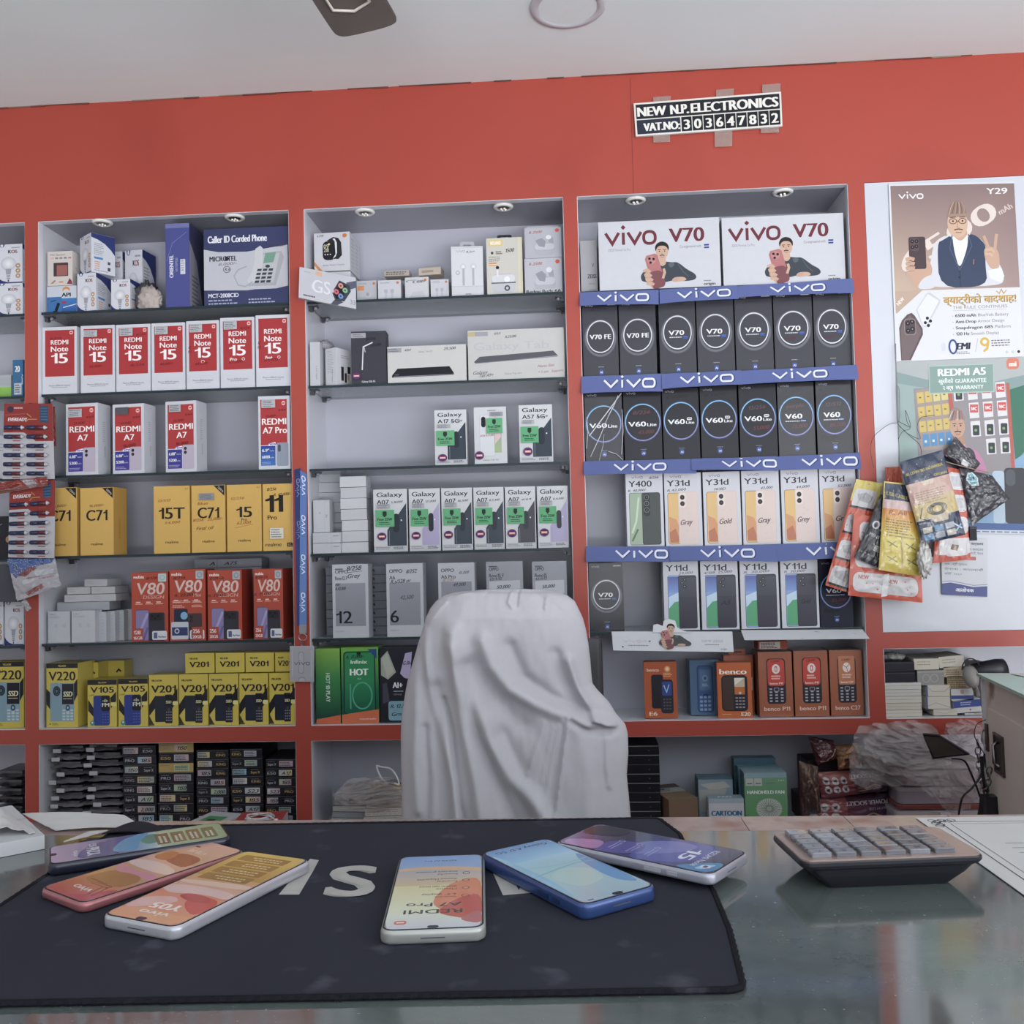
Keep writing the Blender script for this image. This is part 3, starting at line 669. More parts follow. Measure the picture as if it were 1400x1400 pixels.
def v60(t, n=0):
    c = Cv(100, 180)
    def cf(a): k = .5-.5*sin(a+.5); return (lambda m: tuple(hx('7fc0ee')[i]*m+hx('8f86c4')[i]*(1-m) for i in range(3)))(k)
    c.ring(50, 82, 47, 5, '31405a', ry=47, n=48); c.ring(50, 82, 46, 2.6, '9fd0f2', ry=46, n=48, colf=cf)
    vivo(c, 8, 10, 4, 24, 'a9aab4', .9)
    if t == 'V60': c.T('V60', 20, 88, 12, 'e9eaf0', w=46, b=.06).fine(20, 93, 40, 1, 3, 2.2, 'c9ccd6', n); c.rect(62, 92, 76, 95, '8fa0dc')
    elif t == 'Lite': c.T('V60', 12, 92, 12, 'e9eaf0', w=46, b=.06).T('Lite', 62, 92, 8, 'e9eaf0', w=24, b=.05)
    else: c.T('V60', 14, 90, 12, 'e9eaf0', w=46, b=.06).T('Lite', 64, 90, 7, 'e9eaf0', w=22, b=.05); c.poly(rr_pts(66, 74, 80, 81, 3), 'd5d7de').fine(68, 76, 10, 1, 2, 2.5, '2b2b33')
    c.circ(50, 160, 7, '3a5296', n=16).T('AI', 50, 163, 5, 'd9def0', w=7, a='c', b=.05); c.fine(42, 150, 16, 1, 2, 1.4, '8a8a94', n)
    if n in (1, 4, 5, 6): c.hw(['', '8/256', '', '', '12/256', 'purple', '12/512'][n], 24, 62, 9, '6a3a3c' if n in (1, 5) else '5a4248', w=46).hw(['', '43,000', '', '', '51,000', '75,000', '85,000'][n], 36, 112, 9, '6a2f34', w=42)
    if n in (2, 3, 5, 6): c.hw(['', '', '8.5,000', '8,000', '', '75,000', 'R.75,000'][n], 10, 26, 8, '0f0f14', w=60)
    if n == 6: c.hw('Purple', 12, 142, 11, '0f0f14', w=46)
    return c
def y31(t='Y31d', n=0):
    c = Cv(100, 186); vivo(c, 16, 12, 5, 30, '55555e', 1); c.T(t, 8 if t == 'Y400' else 7, 33, 15, '222228', w=62, b=.03)
    if t == 'Y400':
        phonepic(c, 8, 48, 52, 180, '33383a', None, r=6, scr='9db09a'); c.line([(14, 150), (26, 120), (34, 60)], 5, 'c5d6b8'); c.line([(14, 170), (30, 140)], 5, '5c7a52')
        phonepic(c, 42, 48, 92, 180, '34393a', None, r=6); c.poly(rr_pts(44, 50, 90, 178, 5), '434a48'); c.poly(rr_pts(47, 50, 64, 108, 7), '262a2c')
        for y in (60, 76, 92): c.circ(55, y, 6, '0f1012'); c.ring(55, y, 6, 1, '8a8f90'); c.circ(55, y, 2.4, '4a5052', n=8)
        c.hw('R. 40,000/-', 6, 46, 6, '3a3a44', w=50); c.hw('8/256', 64, 14, 6, '3a3a44', w=24)
        return c
    phonepic(c, 8, 50, 48, 180, '4a3a36', None, r=6, scr='e0b878'); c.poly([(11, 110), (30, 118), (44, 150), (44, 176), (12, 176)], 'd4986a'); c.poly([(11, 150), (28, 140), (40, 176), (12, 176)], 'bb7454')
    phonepic(c, 36, 48, 90, 182, 'd8c3ba', None, r=7); c.poly(rr_pts(38, 50, 88, 180, 6), 'dcc9c2'); c.poly(rr_pts(38, 51, 58, 88, 7), 'e5d6d0')
    for y in (62, 78): c.circ(48, y, 6.2, '1f1c22'); c.circ(48, y, 2.6, '4a3a44', n=8)
    rn = random.Random(n)
    for i in range(7): x, y = rn.uniform(46, 78), rn.uniform(95, 165); c.line([(x, y), (x+rn.uniform(2, 8), y+rn.uniform(-9, 9))], .8, 'cdb6ac')
    c.hw(['R.42,000', 'MOBD', '43,000', '44,000', '52,000'][n], [8, 30, 50, 40, 50][n], 47, 6, '4a4a54', w=[50, 30, 32, 36, 36][n])
    c.hw(['Gray', 'Gold', 'Gray', 'Grey', 'Gr'][n], 40, 132, 13, '5a4a4c', w=32 if n < 4 else 22)
    return c
def y11(n=0):
    c = Cv(100, 186); c.T('Y11d', 8, 26, 17, '222228', w=62, b=.03)
    phonepic(c, 12, 38, 52, 182, '24242c', None, r=5, scr='8fa9dc'); c.rect(14, 42, 42, 84, '5a62a8', '7fa0dc'); c.poly([(14, 96), (42, 84), (42, 110), (14, 126)], 'c5dcf0'); c.poly([(14, 178), (14, 128), (30, 110), (42, 108), (42, 178)], '58a878')
    phonepic(c, 42, 38, 94, 182, '3a3a44', None, r=6); c.rect(44, 44, 92, 96, '4a4c58', '42434e'); c.rect(44, 96, 92, 176, '3a3c4a', '3f3848'); c.poly(rr_pts(46, 42, 68, 76, 6), '42434e')
    for x, y in ((60, 50), (53, 58), (60, 68)): c.circ(x, y, 4, '15151b', n=12); c.circ(x, y, 1.6, 'a9adb8', n=8)
    c.hw(['29,000', '4/128  25,000', 'R. 30,000', 'R. 30,000'][n], [44, 8, 10, 10][n], 36, 6.5, '6a6a74', w=[40, 76, 66, 56][n])
    c.hw(['', 'A5', '', 'Gold'][n] or ' ', 52, 120, 12, '1f1f28', w=24 if n in (1, 3) else .1)
    return c
def man(c, x, y, s, shirt='3c434c', phone='b07070', hair='2a2422', skin='c4a28e', hatc=None):
    """half-length figure on a print: arms folded on a table, phone held up"""
    P = lambda pts: [(x+a*s, y+b*s) for a, b in pts]
    c.blob(P([(-40, 62), (-44, 50), (-36, 38), (-20, 34), (-12, 60)]), shirt)
    c.blob(P([(-16, 30), (-6, 24), (6, 22), (18, 24), (30, 24), (48, 40), (62, 48), (66, 56), (60, 62), (38, 63), (20, 60), (4, 64), (-10, 64), (-16, 46)]), shirt)
    c.blob(P([(10, 26), (16, 36), (24, 30), (22, 24)]), '56606a'); c.line(P([(30, 28), (40, 44), (50, 54)]), 1*s, '5c6672')
    c.blob(P([(-6, 10), (6, 10), (8, 26), (0, 32), (-8, 26)]), skin)
    c.circ(x, y+2*s, 12*s, skin, ry=15.5*s)
    c.blob(P([(-12.5, 2), (-14, -8), (-9, -16), (0, -19), (9, -16), (14, -8), (12.5, 2), (10, -6), (5, -10), (-5, -10), (-10, -6)]), hair)
    for q in (-5, 5): c.line(P([(q-3, -2), (q+3, -2.5)]), 1.2*s, hair); c.circ(x+q*s, y+1*s, 1.3*s, '2a2024', n=8)
    c.line(P([(0, 2), (-1, 6), (1.5, 6.6)]), .7*s, 'a07c68'); c.line(P([(-4.5, 9.8), (0, 8.6), (4.5, 9.8)]), 1.8*s, hair); c.line(P([(-3, 13), (3, 13)]), 1.2*s, 'a06a60')
    c.blob(P([(18, 58), (24, 54), (40, 54), (46, 58), (44, 62), (26, 64), (18, 62)]), skin)
    for i in range(4): c.line(P([(18+i*1.5, 63-i*2.2), (27+i*2, 62-i*2.2)]), .5*s, 'a88674')
    # raised hand and phone
    c.blob(P([(-36, 44), (-28, 38), (-8, 38), (-2, 46), (-4, 62), (-12, 78), (-22, 74), (-32, 62)]), skin)
    q = [(-32, 14), (-29, 10), (-14, 6), (-11, 8), (8, 62), (5, 70), (-10, 80), (-14, 77)]
    q = [(-34, 16), (-31, 9), (-14, 5), (-9, 9), (5, 66), (2, 72), (-15, 77), (-20, 74)]
    c.poly(P(q), phone); c.blob(P([(-20, 74), (-28, 42), (-1, 38), (5, 66), (2, 72), (-15, 77)]), '7a4a50')
    c.circ(x-21*s, y+18*s, 8.5*s, 'b8807e'); 
    for a, b in ((-25, 15), (-23, 23), (-17, 16)): c.circ(x+a*s, y+b*s, 2.6*s, '2a2028', n=12)
    for i in range(4): c.line(P([(-38+i*2, 40+i*8.5), (-30+i*2.4, 37+i*9), (-24+i*2.2, 42+i*8.6)]), 5.2*s, skin)
    for i in range(3): c.line(P([(-37+i*2, 45+i*8.5), (-27+i*2.4, 43+i*9)]), .6*s, 'a07c6a')
    c.line(P([(0, 56), (4, 44), (2, 36)]), 5*s, skin)
def bigvivo(n=0):
    c = Cv(170, 100); vivo(c, 10, 34, 18, 70, '6b2d38', 4.2); c.T('V70', 100, 33, 20, '6b2d38', w=48, b=.045)
    c.T('ZEISS Portrait 5x Pro', 13, 43, 3.6, '8a7f84', w=32); c.T('Co-engineered with', 114, 42, 3.8, '77707a', w=30)
    c.rect(148, 38, 155, 44, '2f3d8c').rect(148, 40.4, 155, 41.6, 'cfd2e0')
    man(c, 89, 45, .72); c.fine(146, 90, 10, 1, 2, 1.5, '77707a'); c.T('origin', 146, 97, 4, '35323c', w=16, b=.06)
    return c
def benco(t, n=0):
    c = Cv(100, 160)
    if t == 'E6':
        c.T('benco', 10, 27, 9, 'e8c9b8', w=36, b=.05); c.circ(72, 20, 9, 'd99a62').circ(72, 20, 5, 'e8cfa8', n=12); c.fine(60, 31, 28, 3, 4, 2, 'e8b48a')
        phonepic(c, 22, 36, 58, 132, '2e2b34', None, r=7); phonepic(c, 50, 50, 88, 146, '33303a', None, r=9); c.poly(rr_pts(54, 56, 84, 96, 4), '3c4f8a'); c.line([(60, 66), (68, 86), (76, 64)], 3, 'a5c2ea')
        for j in range(4):
            for i in range(3): c.rect(57+i*9, 104+j*9, 63+i*9, 108+j*9, '59565f')
        c.T('E6', 14, 152, 11, 'f0d5c4', w=24, b=.05)
    elif t == 'E20':
        c.T('benco', 8, 33, 15, 'f6ece2', w=78, b=.06); c.poly(rr_pts(12, 36, 88, 140, 12), '2c2930'); c.poly(rr_pts(15, 40, 52, 137, 8), '4a3c38'); c.poly(rr_pts(46, 38, 85, 138, 7), '34303a')
        c.rect(50, 44, 80, 78, 'c9b8a2'); c.poly([(50, 44), (80, 44), (50, 66)], 'e6ddcf'); c.rect(50, 70, 80, 92, 'c0703c'); c.circ(66, 88, 4, 'c9c0b4', n=10)
        for j in range(4):
            for i in range(3): c.rect(52+i*10, 100+j*9, 59+i*10, 104+j*9, 'a09a9c')
        c.T('E20', 68, 154, 11, 'f2e2d4', w=26, b=.04); c.fine(12, 148, 26, 1, 3, 2, 'e0b896')
    elif t == 'blue':
        phonepic(c, 24, 14, 80, 152, '35507c', None, r=10); c.poly(rr_pts(28, 18, 76, 148, 8), '44618f'); c.poly(rr_pts(32, 26, 72, 88, 4), '55759c'); c.rect(36, 32, 68, 82, '5d7ca2'); c.circ(52, 52, 10, '7d9abb'); c.circ(52, 52, 5, '44618f'); c.fine(42, 68, 22, 2, 5, 2.4, 'a9bfd2')
        c.poly(rr_pts(44, 98, 60, 108, 3), '2b4268')
        for j in range(4):
            for i in range(3): c.poly(rr_pts(32+i*14, 100+j*12+(i == 1)*12*(j == 0)*0+4, 42+i*14, 107+j*12+4, 2), '89a3c2')
    else:
        cc = 'c9483e' if t == 'P11' else 'c07c58'
        phonepic(c, 24, 16, 80, 128, '2c2a34', None, r=9); c.poly(rr_pts(27, 18 if t == 'P11' else 14, 77, 84, 9 if t == 'P11' else 4), cc)
        c.circ(52, 42, 12, 'e9dcd6'); 
        if t == 'P11': c.poly(rr_pts(48, 35, 56, 49, 3), cc).poly(rr_pts(50, 38, 54, 47, 1), 'e9dcd6')
        else: c.line([(52, 42), (42, 36)], 2, cc).line([(52, 42), (60, 34)], 2, cc).line([(52, 42), (56, 54)], 2, cc)
        c.fine(38, 58, 28, 2, 6, 3.5, 'efc9bd', n); c.T('benco '+t, 52, 80, 5, 'f2e2da', w=38, a='c', b=.06)
        c.poly(rr_pts(44, 88, 60, 98, 3), '9a98a2').poly(rr_pts(46, 89.5, 58, 96.5, 2), '34323c')
        for j in range(5):
            for i in range(3):
                if j or i != 1: c.rect(31+i*16.5, 90+j*7.4, 39+i*16.5, 93.4+j*7.4, 'b5b4be')
        c.T('benco '+t, 52, 145, 10, 'ecd0c2', w=76, a='c', b=.03); c.hw('1,500/-', 36, 26, 5, '4a1a1a', w=30)
    return c
def bulb():
    c = Cv(70, 108); c.circ(14, 0, 8, '2a3468', n=16); c.circ(14, 3, 4, 'cfd3e2', n=10)
    c.T('KOS', 32, 25, 9, '8a3a34', w=24, b=.08); c.T('K', 32, 25, 9, '3a3a44', b=.08); c.fine(40, 8, 22, 1, 3, 3, '8a8c94')
    c.circ(32, 54, 21, 'b9bcc4', ry=19, c2='e8e9ee'); c.poly([(24, 68), (40, 68), (38, 84), (26, 84)], '9a9ca6')
    for i in range(3): c.rect(27, 86+i*4, 37, 88+i*4, '6a6c76')
    c.rect(30, 98, 34, 104, '4a4c56')
    for i in range(3): c.ring(58, 60+i*14, 4, 2.6, 'b98a4c', n=16); c.ring(58, 60+i*14, 6, .8, '7a5a34', n=16)
    c.poly([(0, 86), (6, 94), (16, 101), (30, 105), (70, 105), (70, 108), (0, 108)], '2f3a72')
    return c
def bulbside():
    c = Cv(70, 108); c.poly([(0, 0), (70, 0), (70, 52), (58, 38), (40, 24), (20, 16), (0, 12)], '2f3a72'); c.fine(8, 26, 30, 7, 5, 2, '8a8c94', 4); c.rect(8, 64, 34, 70, '4a86b8'); c.fine(10, 76, 16, 4, 6, 3, 'c98a5a', 2); c.rect(48, 72, 56, 80, '4a4a54'); c.rect(48, 88, 56, 98, '4a4a54'); c.fine(8, 100, 40, 1, 4, 2, '8a8c94')
    return c
def caller():
    c = Cv(117, 100); c.rect(0, 0, 117, 32, '3a4066'); c.poly([(0, 26), (20, 30), (60, 31), (117, 24), (117, 80), (60, 86), (20, 84), (0, 80)], 'b9bbc4'); c.rect(0, 80, 117, 100, '3a4066'); c.poly([(0, 78), (30, 81), (90, 82), (117, 77), (117, 84), (0, 84)], '3a4066'); c.poly([(0, 70), (117, 66), (117, 76), (60, 81), (0, 79)], 'b9bbc4')
    c.T('Caller ID Corded Phone', 6, 18, 9, 'dfe1ea', w=82, b=.05); c.T('MICROTEL', 8, 42, 6.5, '2b2a34', w=38, b=.05); c.circ(32, 39, 3, '2b2a34', n=14); c.hw('8,000/-', 20, 48, 3.5, '77757e', w=26); c.ring(32, 53, 5, .7, '4a4a54', ry=4); c.hw('R.6', 29, 55, 4, '4a4a54')
    c.T('MCT-2008CID', 6, 89, 5.2, 'dfe1ea', w=42, b=.04); c.fine(6, 92, 44, 2, 4, 1.6, 'a5a9c0'); c.fine(62, 92, 40, 2, 4, 1.6, 'a5a9c0', 4)
    c.poly([(80, 34), (108, 32), (112, 40), (100, 76), (62, 76), (60, 70), (72, 66)], 'a5a7ac'); c.poly([(82, 36), (106, 34), (97, 72), (66, 72)], 'b6b8bd')
    c.poly([(72, 28), (79, 24), (83, 28), (82, 50), (72, 70), (62, 74), (60, 68), (68, 56), (71, 42)], 'c3c4c9'); c.line([(68, 70), (58, 76), (48, 74), (42, 62), (48, 54), (60, 50)], 1.6, 'a2a3a8')
    c.poly([(86, 34), (101, 33), (97, 46), (83, 47)], '6f9a86'); c.circ(89, 51, 3.2, '3a3d48', ry=2)
    for j in range(4):
        for i in range(3): c.poly([(75+i*8-j*1.2, 54+j*5), (81+i*8-j*1.2, 54+j*5), (80+i*8-j*1.2, 57+j*5), (74+i*8-j*1.2, 57+j*5)], '3f414c')
    c.hw('1750/  1950/-', 88, 27, 3.4, '4a3a44', w=26)
    return c
def usbbox(n=0):
    c = Cv(100, 140); c.T('USB-C', 8, 16, 5, '6a6c74', w=26); c.fine(8, 22, 50, 2, 5, 2, '9a9ca4', n)
    for x in (36, 72): c.poly(rr_pts(x-7, 56, x+7, 72, 2), 'b9bbc2'); c.line([(x, 72), (x, 110), (x-6, 128)], 2, 'c0c2c9')
    return c

# ================================================================== BAY AT THE FAR LEFT
GL0 = 'light bulb boxes with a navy corner'
def bulbbox(label, u0, u1, vt, zb, h=None, group=GL0, Y=D+.02, rz=0, d=.07, s=True):
    return put('bulb_box', label, u0, u1, vt, zb, bulb(), Y=Y, d=d, col='cdcfd8', rz=rz, right=bulbside() if s else None, left=bulbside() if s else None, group=group)
zf = TZ-.102+.0018
a = bulbbox('white bulb box cut by left edge, lower of the two on the top shelf', -5, 31.5, 387.5, S0[0])
bulbbox('white bulb box cut by left edge, upper of the two on the top shelf', -5, 31, 334, at(17, 387.5, D+.02).z+.001)
put('blue_carton', 'narrow blue upright carton with white lettering at the left photo edge', 17, 32, 492, S0[1], Cv(40, 100).rect(0, 0, 40, 100, '3a6a94').T('20', 9, 32, 16, 'dfe6ec', w=18, b=.06, rot=0).T('POWER', 34, 40, 8, 'dfe6ec', w=26, rot=pi/2).rect(6, 62, 34, 92, 'b9c2c9').fine(9, 66, 22, 4, 6, 3, '2b2b33'), Y=D+.03, d=.05, col='35607f')
put('green_glass_box', 'low clear plastic box with lime green contents at the left edge', -14, 15.5, 513, S0[1], Cv(60, 60).rect(2, 6, 58, 26, 'a3a9b2').rect(0, 30, 60, 60, '8cc052', '6f9f48'), Y=D+.04, d=.06, col='a8b0b4')
put('dark_carton', 'black carton with a gold disc behind the lower battery card', -18, 24, 706, S0[3], Cv(80, 110).circ(58, 60, 9, 'b0925a', c2='8a7040').line([(5, 30), (40, 20)], 2, '8a8a94'), Y=D+.02, col='2b2a33')
put('white_carton', 'white carton behind battery cards on the shelf at the left edge', -18, 22, 596, S0[2], Cv(80, 110).fine(10, 20, 50, 3, 8, 2, '8a8a94'), Y=D+.03, col='c2c4cc')
put('grey_carton', 'plain dark grey carton at the left edge below the battery cards', -30, 22, 772, at(10, 822, D+.02).z, None, Y=D-.01, d=.03, col='4a4b55')
g = 'bulb boxes on the lowest glass shelf at the left edge'
bulbbox('white bulb box beside red post on lowest glass shelf of far left bay', 6, 33, 823, S0[4], group=None)
bulbbox('white bulb box half cut by left edge on lowest glass shelf', -24, 5, 823, S0[4], group=None)
put('grey_carton', 'plain grey carton lying on bulb boxes under the hanging battery cards', -30, 24, 800, at(10, 823, D+.02).z+.0015, None, Y=D+.02, d=.06, col='50515c') if 0 else None
put('keypad_phone_box', 'yellow keypad phone box with pale blue phone at the left photo edge', -14, 33, 905, zf, villaon('V220'), Y=D+.02, col='c9b54a', side='bfae4a', topc='8f8234')

# ================================================================== BAY 1
z = S1[0]
mini = Cv(35, 48).T('Mini Speaker', 4, 6, 2.6, '6a6058', w=21)
for i in range(5): mini.fine(5+i*6, 8.5, 4, 1, 1, 2.2, ['c9a08a', '6a5a60', '55606a', '4a5a6a', 'a84a50'][i], i)
mini.poly(rr_pts(8.5, 16, 29, 35, 1), '4a3a3e').poly(rr_pts(13, 19.5, 28, 34, 1), '9c6058').poly([(4, 45), (10, 40), (12, 41), (8, 45)], 'b07868').poly([(27, 46), (31, 38), (34, 42), (35, 47)], '8a3a50').rect(16, 42, 22, 44, 'c98a5a')
api = Cv(40, 36).rect(0, 14, 20, 36, '3a6fa8').rect(20, 16, 40, 36, '3f7ab8', '2c4f96').circ(26, 5, 5, 'c98a4a', ry=4).circ(26, 7, 4, 'c4c6ce', ry=3).T('API', 20, 14, 5, '2b2b38', w=12, b=.08).line([(12, 32), (16, 22)], 4, '1d1d26').line([(5, 20), (12, 18)], 1, '1d2a40').line([(22, 28), (40, 24)], 1, 'cfd6e2').rect(8, 32, 14, 34, '1d1d26').rect(20, 20, 26, 23, '9a3a50')
o1 = put('adapter_box', 'white and blue cable box under the small speaker box', 64, 105, 391, z, api, Y=D+.03, d=.08, col='c0c4d0')
zt = at(84, 391, D+.03).z+.0012
put('speaker_box', 'cream mini speaker box with a window, top left of the red-post bay', 64.5, 99.5, 343.5, zt, mini, Y=D+.03, d=.07, col='c9c2bd', rz=radians(0), right=Cv(50, 48).T('Mini Speaker', 10, 24, 4, '9a928c', w=28, rot=.2).fine(10, 30, 30, 2, 3, 1, 'a89e98'))
b2 = bulbbox('white bulb box supporting the tilted bulb box on the top shelf', 104.5, 132.5, 373.5, z, rz=radians(-6), Y=D+.022, d=.075)
zt = at(118, 374, D+.022).z+.0012
carton('bulb_box', .062, .06, .098, 'cdcfd8', bulb(), right=bulbside(), loc=(at(124, 350, D+.055).x, D+.03, zt), rz=radians(-38), label='white bulb box turned cornerwise on top of another bulb box', group=GL0)
bulbbox('white bulb box at the back of the top shelf behind crumpled plastic', 170, 196, 342, z, Y=D+.1, d=.06, rz=radians(-8))
bulbbox('low white bulb box between the tilted box and black plastic bag', 151, 179, 382, z, Y=D+.025, d=.06, rz=radians(-5))
bulbbox('white bulb box standing at the back between taller bulb boxes', 150, 168, 344, z, Y=D+.11, d=.05)
def crumple(name, label, cat, ctr, rad, col, m, seed, amp=.35, n=26, parent=None, zmin=None, sharp=1.6, group=None):
    b = MB(); vs = []; cl = []; fs = []
    c0 = hx(col)
    for j in range(n+1):
        for i in range(n*2):
            th = pi*j/n; ph = pi*i/n
            d = Vector((sin(th)*cos(ph), sin(th)*sin(ph), cos(th)))
            dw = d+Vector((noise.noise(d*1.3+Vector((seed, 9, 0))), noise.noise(d*1.3+Vector((3, seed, 0))), noise.noise(d*1.3+Vector((0, 3, seed)))))*.45
            ds = Vector((dw.x*1.0, dw.y*1.0, dw.z*1.7))
            q = 1+amp*.62*(min(.5, abs(noise.noise(ds*sharp+Vector((seed, 0, 0)))))*2-.45)+amp*.38*(abs(noise.noise(ds*sharp*2.3+Vector((seed, 5, 0))))*2-.4)+amp*.22*(abs(noise.noise(ds*sharp*5.2+Vector((seed, 2, 4))))*2-.4)
            p = Vector((d.x*rad[0]*q, d.y*rad[1]*q, d.z*rad[2]*q))
            if zmin is not None: p.z = max(p.z, zmin-ctr[2]+.0005*noise.noise(d*9))
            vs.append(p); k = 1+.12*noise.noise(d*5); cl.append(tuple(x*k for x in c0))
    for j in range(n):
        for i in range(n*2): a = j*2*n+i; a2 = j*2*n+(i+1) % (2*n); fs.append((a, a+2*n, a2+2*n, a2))
    b.add(vs, fs, cl, True)
    o = b.build(name, m, parent, ctr if parent is None else Vector(ctr)-parent.location)
    if label: tag(o, label, cat, group)
    return o
BAG = mat('black_plastic_bag', .28, .6, .3, vary=.2, scale=20, bump=.6)
p = at(196, 398, D+.05)
crumple('plastic_bag', 'crumpled black plastic bag beside the small bulb box', 'bag', (p.x+.006, D+.058, z+.034), (.028, .028, .044), '4a4852', BAG, 3, .4, zmin=z+.0008)
p = at(208, 400, D+.03)
crumple('crumpled_paper', 'crumpled beige paper bag on the top shelf beside the upright navy carton', 'paper', (p.x-.004, D+.028, z+.024), (.027, .018, .035), 'b3a8a2', PAPER, 8, .45, zmin=z+.0008, sharp=1.9)
spine = Cv(34, 112).rect(0, 0, 34, 112, '4a4f8e').rect(0, 0, 34, 6, '6f72a4').T('ORIENTEL', 11, 72, 5.5, 'd9dae6', w=30, rot=-pi/2, b=.05).T('KX-T1577CID', 17, 64, 3, 'b9bbd0', w=18, rot=-pi/2).rect(21, 48, 28, 68, 'c9cbd6').fine(22, 50, 5, 5, 3, 1, '55565e').line([(2, 50), (10, 26), (30, 12)], .6, '7f82b4')
put('telephone_box', 'navy blue telephone carton standing on edge, spine out, on the top shelf', 226, 259.5, 305.5, z, spine, Y=D+.016, d=.15, col='43477f', right=Cv(100, 100).rect(0, 0, 100, 100, '3a3d5c').poly([(0, 20), (30, 40), (60, 100), (0, 100)], '8a8c98').fine(10, 60, 30, 8, 5, 2, '4a4a54'), rz=radians(0))
put('telephone_box', 'large white and navy corded telephone carton on the top shelf', 278.5, 394, 311.5, z, caller(), Y=D+.02, d=.07, col='8a8c9c', topc='5a5d74')
z = S1[1]
xs = [(57.5, 105.5), (110, 157.5), (158.5, 206), (207, 253.5), (254.5, 300), (301, 348.5), (349.5, 397)]
tops = [447, 445, 443.5, 441.5, 438.5, 434, 430.5]
for i, ((a, c), t) in enumerate(zip(xs, tops)):
    st = () if i in (0, 6) else ((.10+.02*(i > 1), .055 if i > 1 else .07, .50, .17, 'b3b5ba'),)
    put('phone_box', 'white box with red front, %s of seven on the second shelf' % ordl(i, 7), a, c, t, z, redmi('' if i < 5 else ['Pro', 'Pro+'][i-5], i), d=.055, group='red and white phone boxes on the second shelf', stickers=st, Y=D+.014+.002*(i % 2))
z = S1[2]
for i, (a, c, t) in enumerate(((88.5, 135.6, 551.8), (152.6, 198.6, 552.5), (225, 270, 548.5))):
    put('phone_box', 'white phone box with red and indigo front, %s of three turned slightly sideways' % ['leftmost', 'middle', 'rightmost'][i], a, c, t, z, redmi_a7(False, i), d=.052, rz=radians(-6), Y=D+.014, right=Cv(60, 200).fine(22, 50, 14, 10, 6, 2, 'a0a2aa', i).T('REDMI', 30, 120, 6, '8a8c94', w=28, rot=pi/2), stickers=((.10+.02*i, .075-.03*(i > 0), .52, .19-.04*(i > 0), ['b3b5ba', '55565e', 'a9abb0'][i]),), group='red and indigo phone boxes on the third shelf')
put('phone_box', 'white phone box with red and indigo front standing alone beside the blue lanyard post', 353, 397, 541.5, z, redmi_a7(True, 3), d=.05, Y=D+.014, stickers=((.12, .05, .55, .16, 'b3b5ba'),))
z = S1[3]
YG = 'd5ab58'
for i, (a, c, t, nm, sub, cn, wd, n) in enumerate(((58, 105.5, 667, 'C71', '', True, .62, 1), (108.5, 156.5, 666.8, 'C71', '', True, .62, 1), (210, 260, 664.5, '15T', '', False, .7, 2), (261.5, 308.5, 663.5, 'C71', '', True, .62, 3), (310, 358, 662.5, '15', 'Pro', False, .44, 4), (359, 401.5, 661.5, '11', 'Pro', False, .5, 5))):
    lb = ['yellow phone box half hidden behind the battery card', 'yellow phone box right of the one behind the battery card, plain gap beside it', 'yellow phone box on fourth shelf, first right of the wide gap', 'yellow phone box with grey price sticker and black corner on fourth shelf', 'yellow phone box with small lines of handwriting, second from the right', 'yellow phone box with white barcode sticker at the blue lanyard'][i]
    st = ((.24, .12, .68, .22, '8f9096'),) if i == 3 else ((.24, .66, .68, .82, 'd9d6cc', 'barcode_sticker'),) if i == 5 else ()
    put('phone_box', lb, a, c, t, z, realme(nm, sub, cn, n, wd), d=.06, col=YG, side='c99c48', topc='a8843e', rz=radians(-4 if i == 1 else 0), stickers=st, Y=D+.014, group='yellow phone boxes on the fourth shelf', right=Cv(60, 195).fine(24, 90, 8, 12, 5, 2, '8a6a30', 3))
z = S1[4]
W0 = 'c4c6cc'
put('cable_box', 'white cable box with printed plugs, leftmost on the shelf under the yellow boxes', 65, 96.5, 836, z, usbbox(1), Y=D+.03, d=.05, col=W0)
put('cable_box', 'white cable box with printed plugs, in front of a row of white boxes', 97, 131, 835, z, usbbox(2), Y=D+.022, d=.03, col=W0, rz=radians(-3))
for i in range(5):
    put('cable_box', 'thin white cable box edge, %s behind the plug-printed box' % ORD[i], 133+i*9, 141+i*9+2, 834-i*1.2, z, None, Y=D+.034+i*.016, d=.014, col='bfc1c8', group='thin white boxes behind the plug-printed box') if 0 else None
for i in range(4):
    p0 = at(133+i*11, 855, D+.03+i*.012); 
    carton('cable_box', .021, .05, .072+.001*i, 'c2c4cb', loc=(p0.x+.011, D+.034+i*.016, z), rz=radians(-8), label='slim blank white cable box, %s right of the plug-printed box' % ORD[i], group='slim blank white cable boxes', front=Cv(20, 70).fine(6, 10, 8, 6, 8, 1, 'a5a7ae', i))
put('glass_film_pack', 'flat clear plastic tray lying across the white cable boxes', 78, 150, 823, z+.0765, None, Y=D+.055, d=.06, col='a9abb4', m=PLAST)
zt = at(115, 823, D+.055).z+.001
h = .0185
for i, (a, c, lv, rz) in enumerate(((92, 127, 0, 12), (126, 160, 0, -3), (125, 158, 1, -2), (93, 122, 1, 14), (114, 146, 2, -4))):
    pa = at(a, 800, D+.06).x; pc = at(c, 800, D+.06).x
    carton('charger_box', pc-pa, .065, h-.0012, 'c0bfc2', loc=((pa+pc)/2, D+.052+.003*i, zt+lv*h), rz=radians(rz), label=['small blank white box, lower left of the loose pile on the clear tray', 'small blank white box, lower right of the loose pile on the clear tray', 'small blank white box, middle right of the loose pile on the tray', 'small white box, middle left of the loose pile on the clear tray', 'small blank white box topping the loose pile beside the orange-red boxes'][i], group='small blank white boxes piled on the clear tray', front=Cv(60, 18).fine(6, 5, 20, 2, 5, 1.5, 'a9a8ac', i))
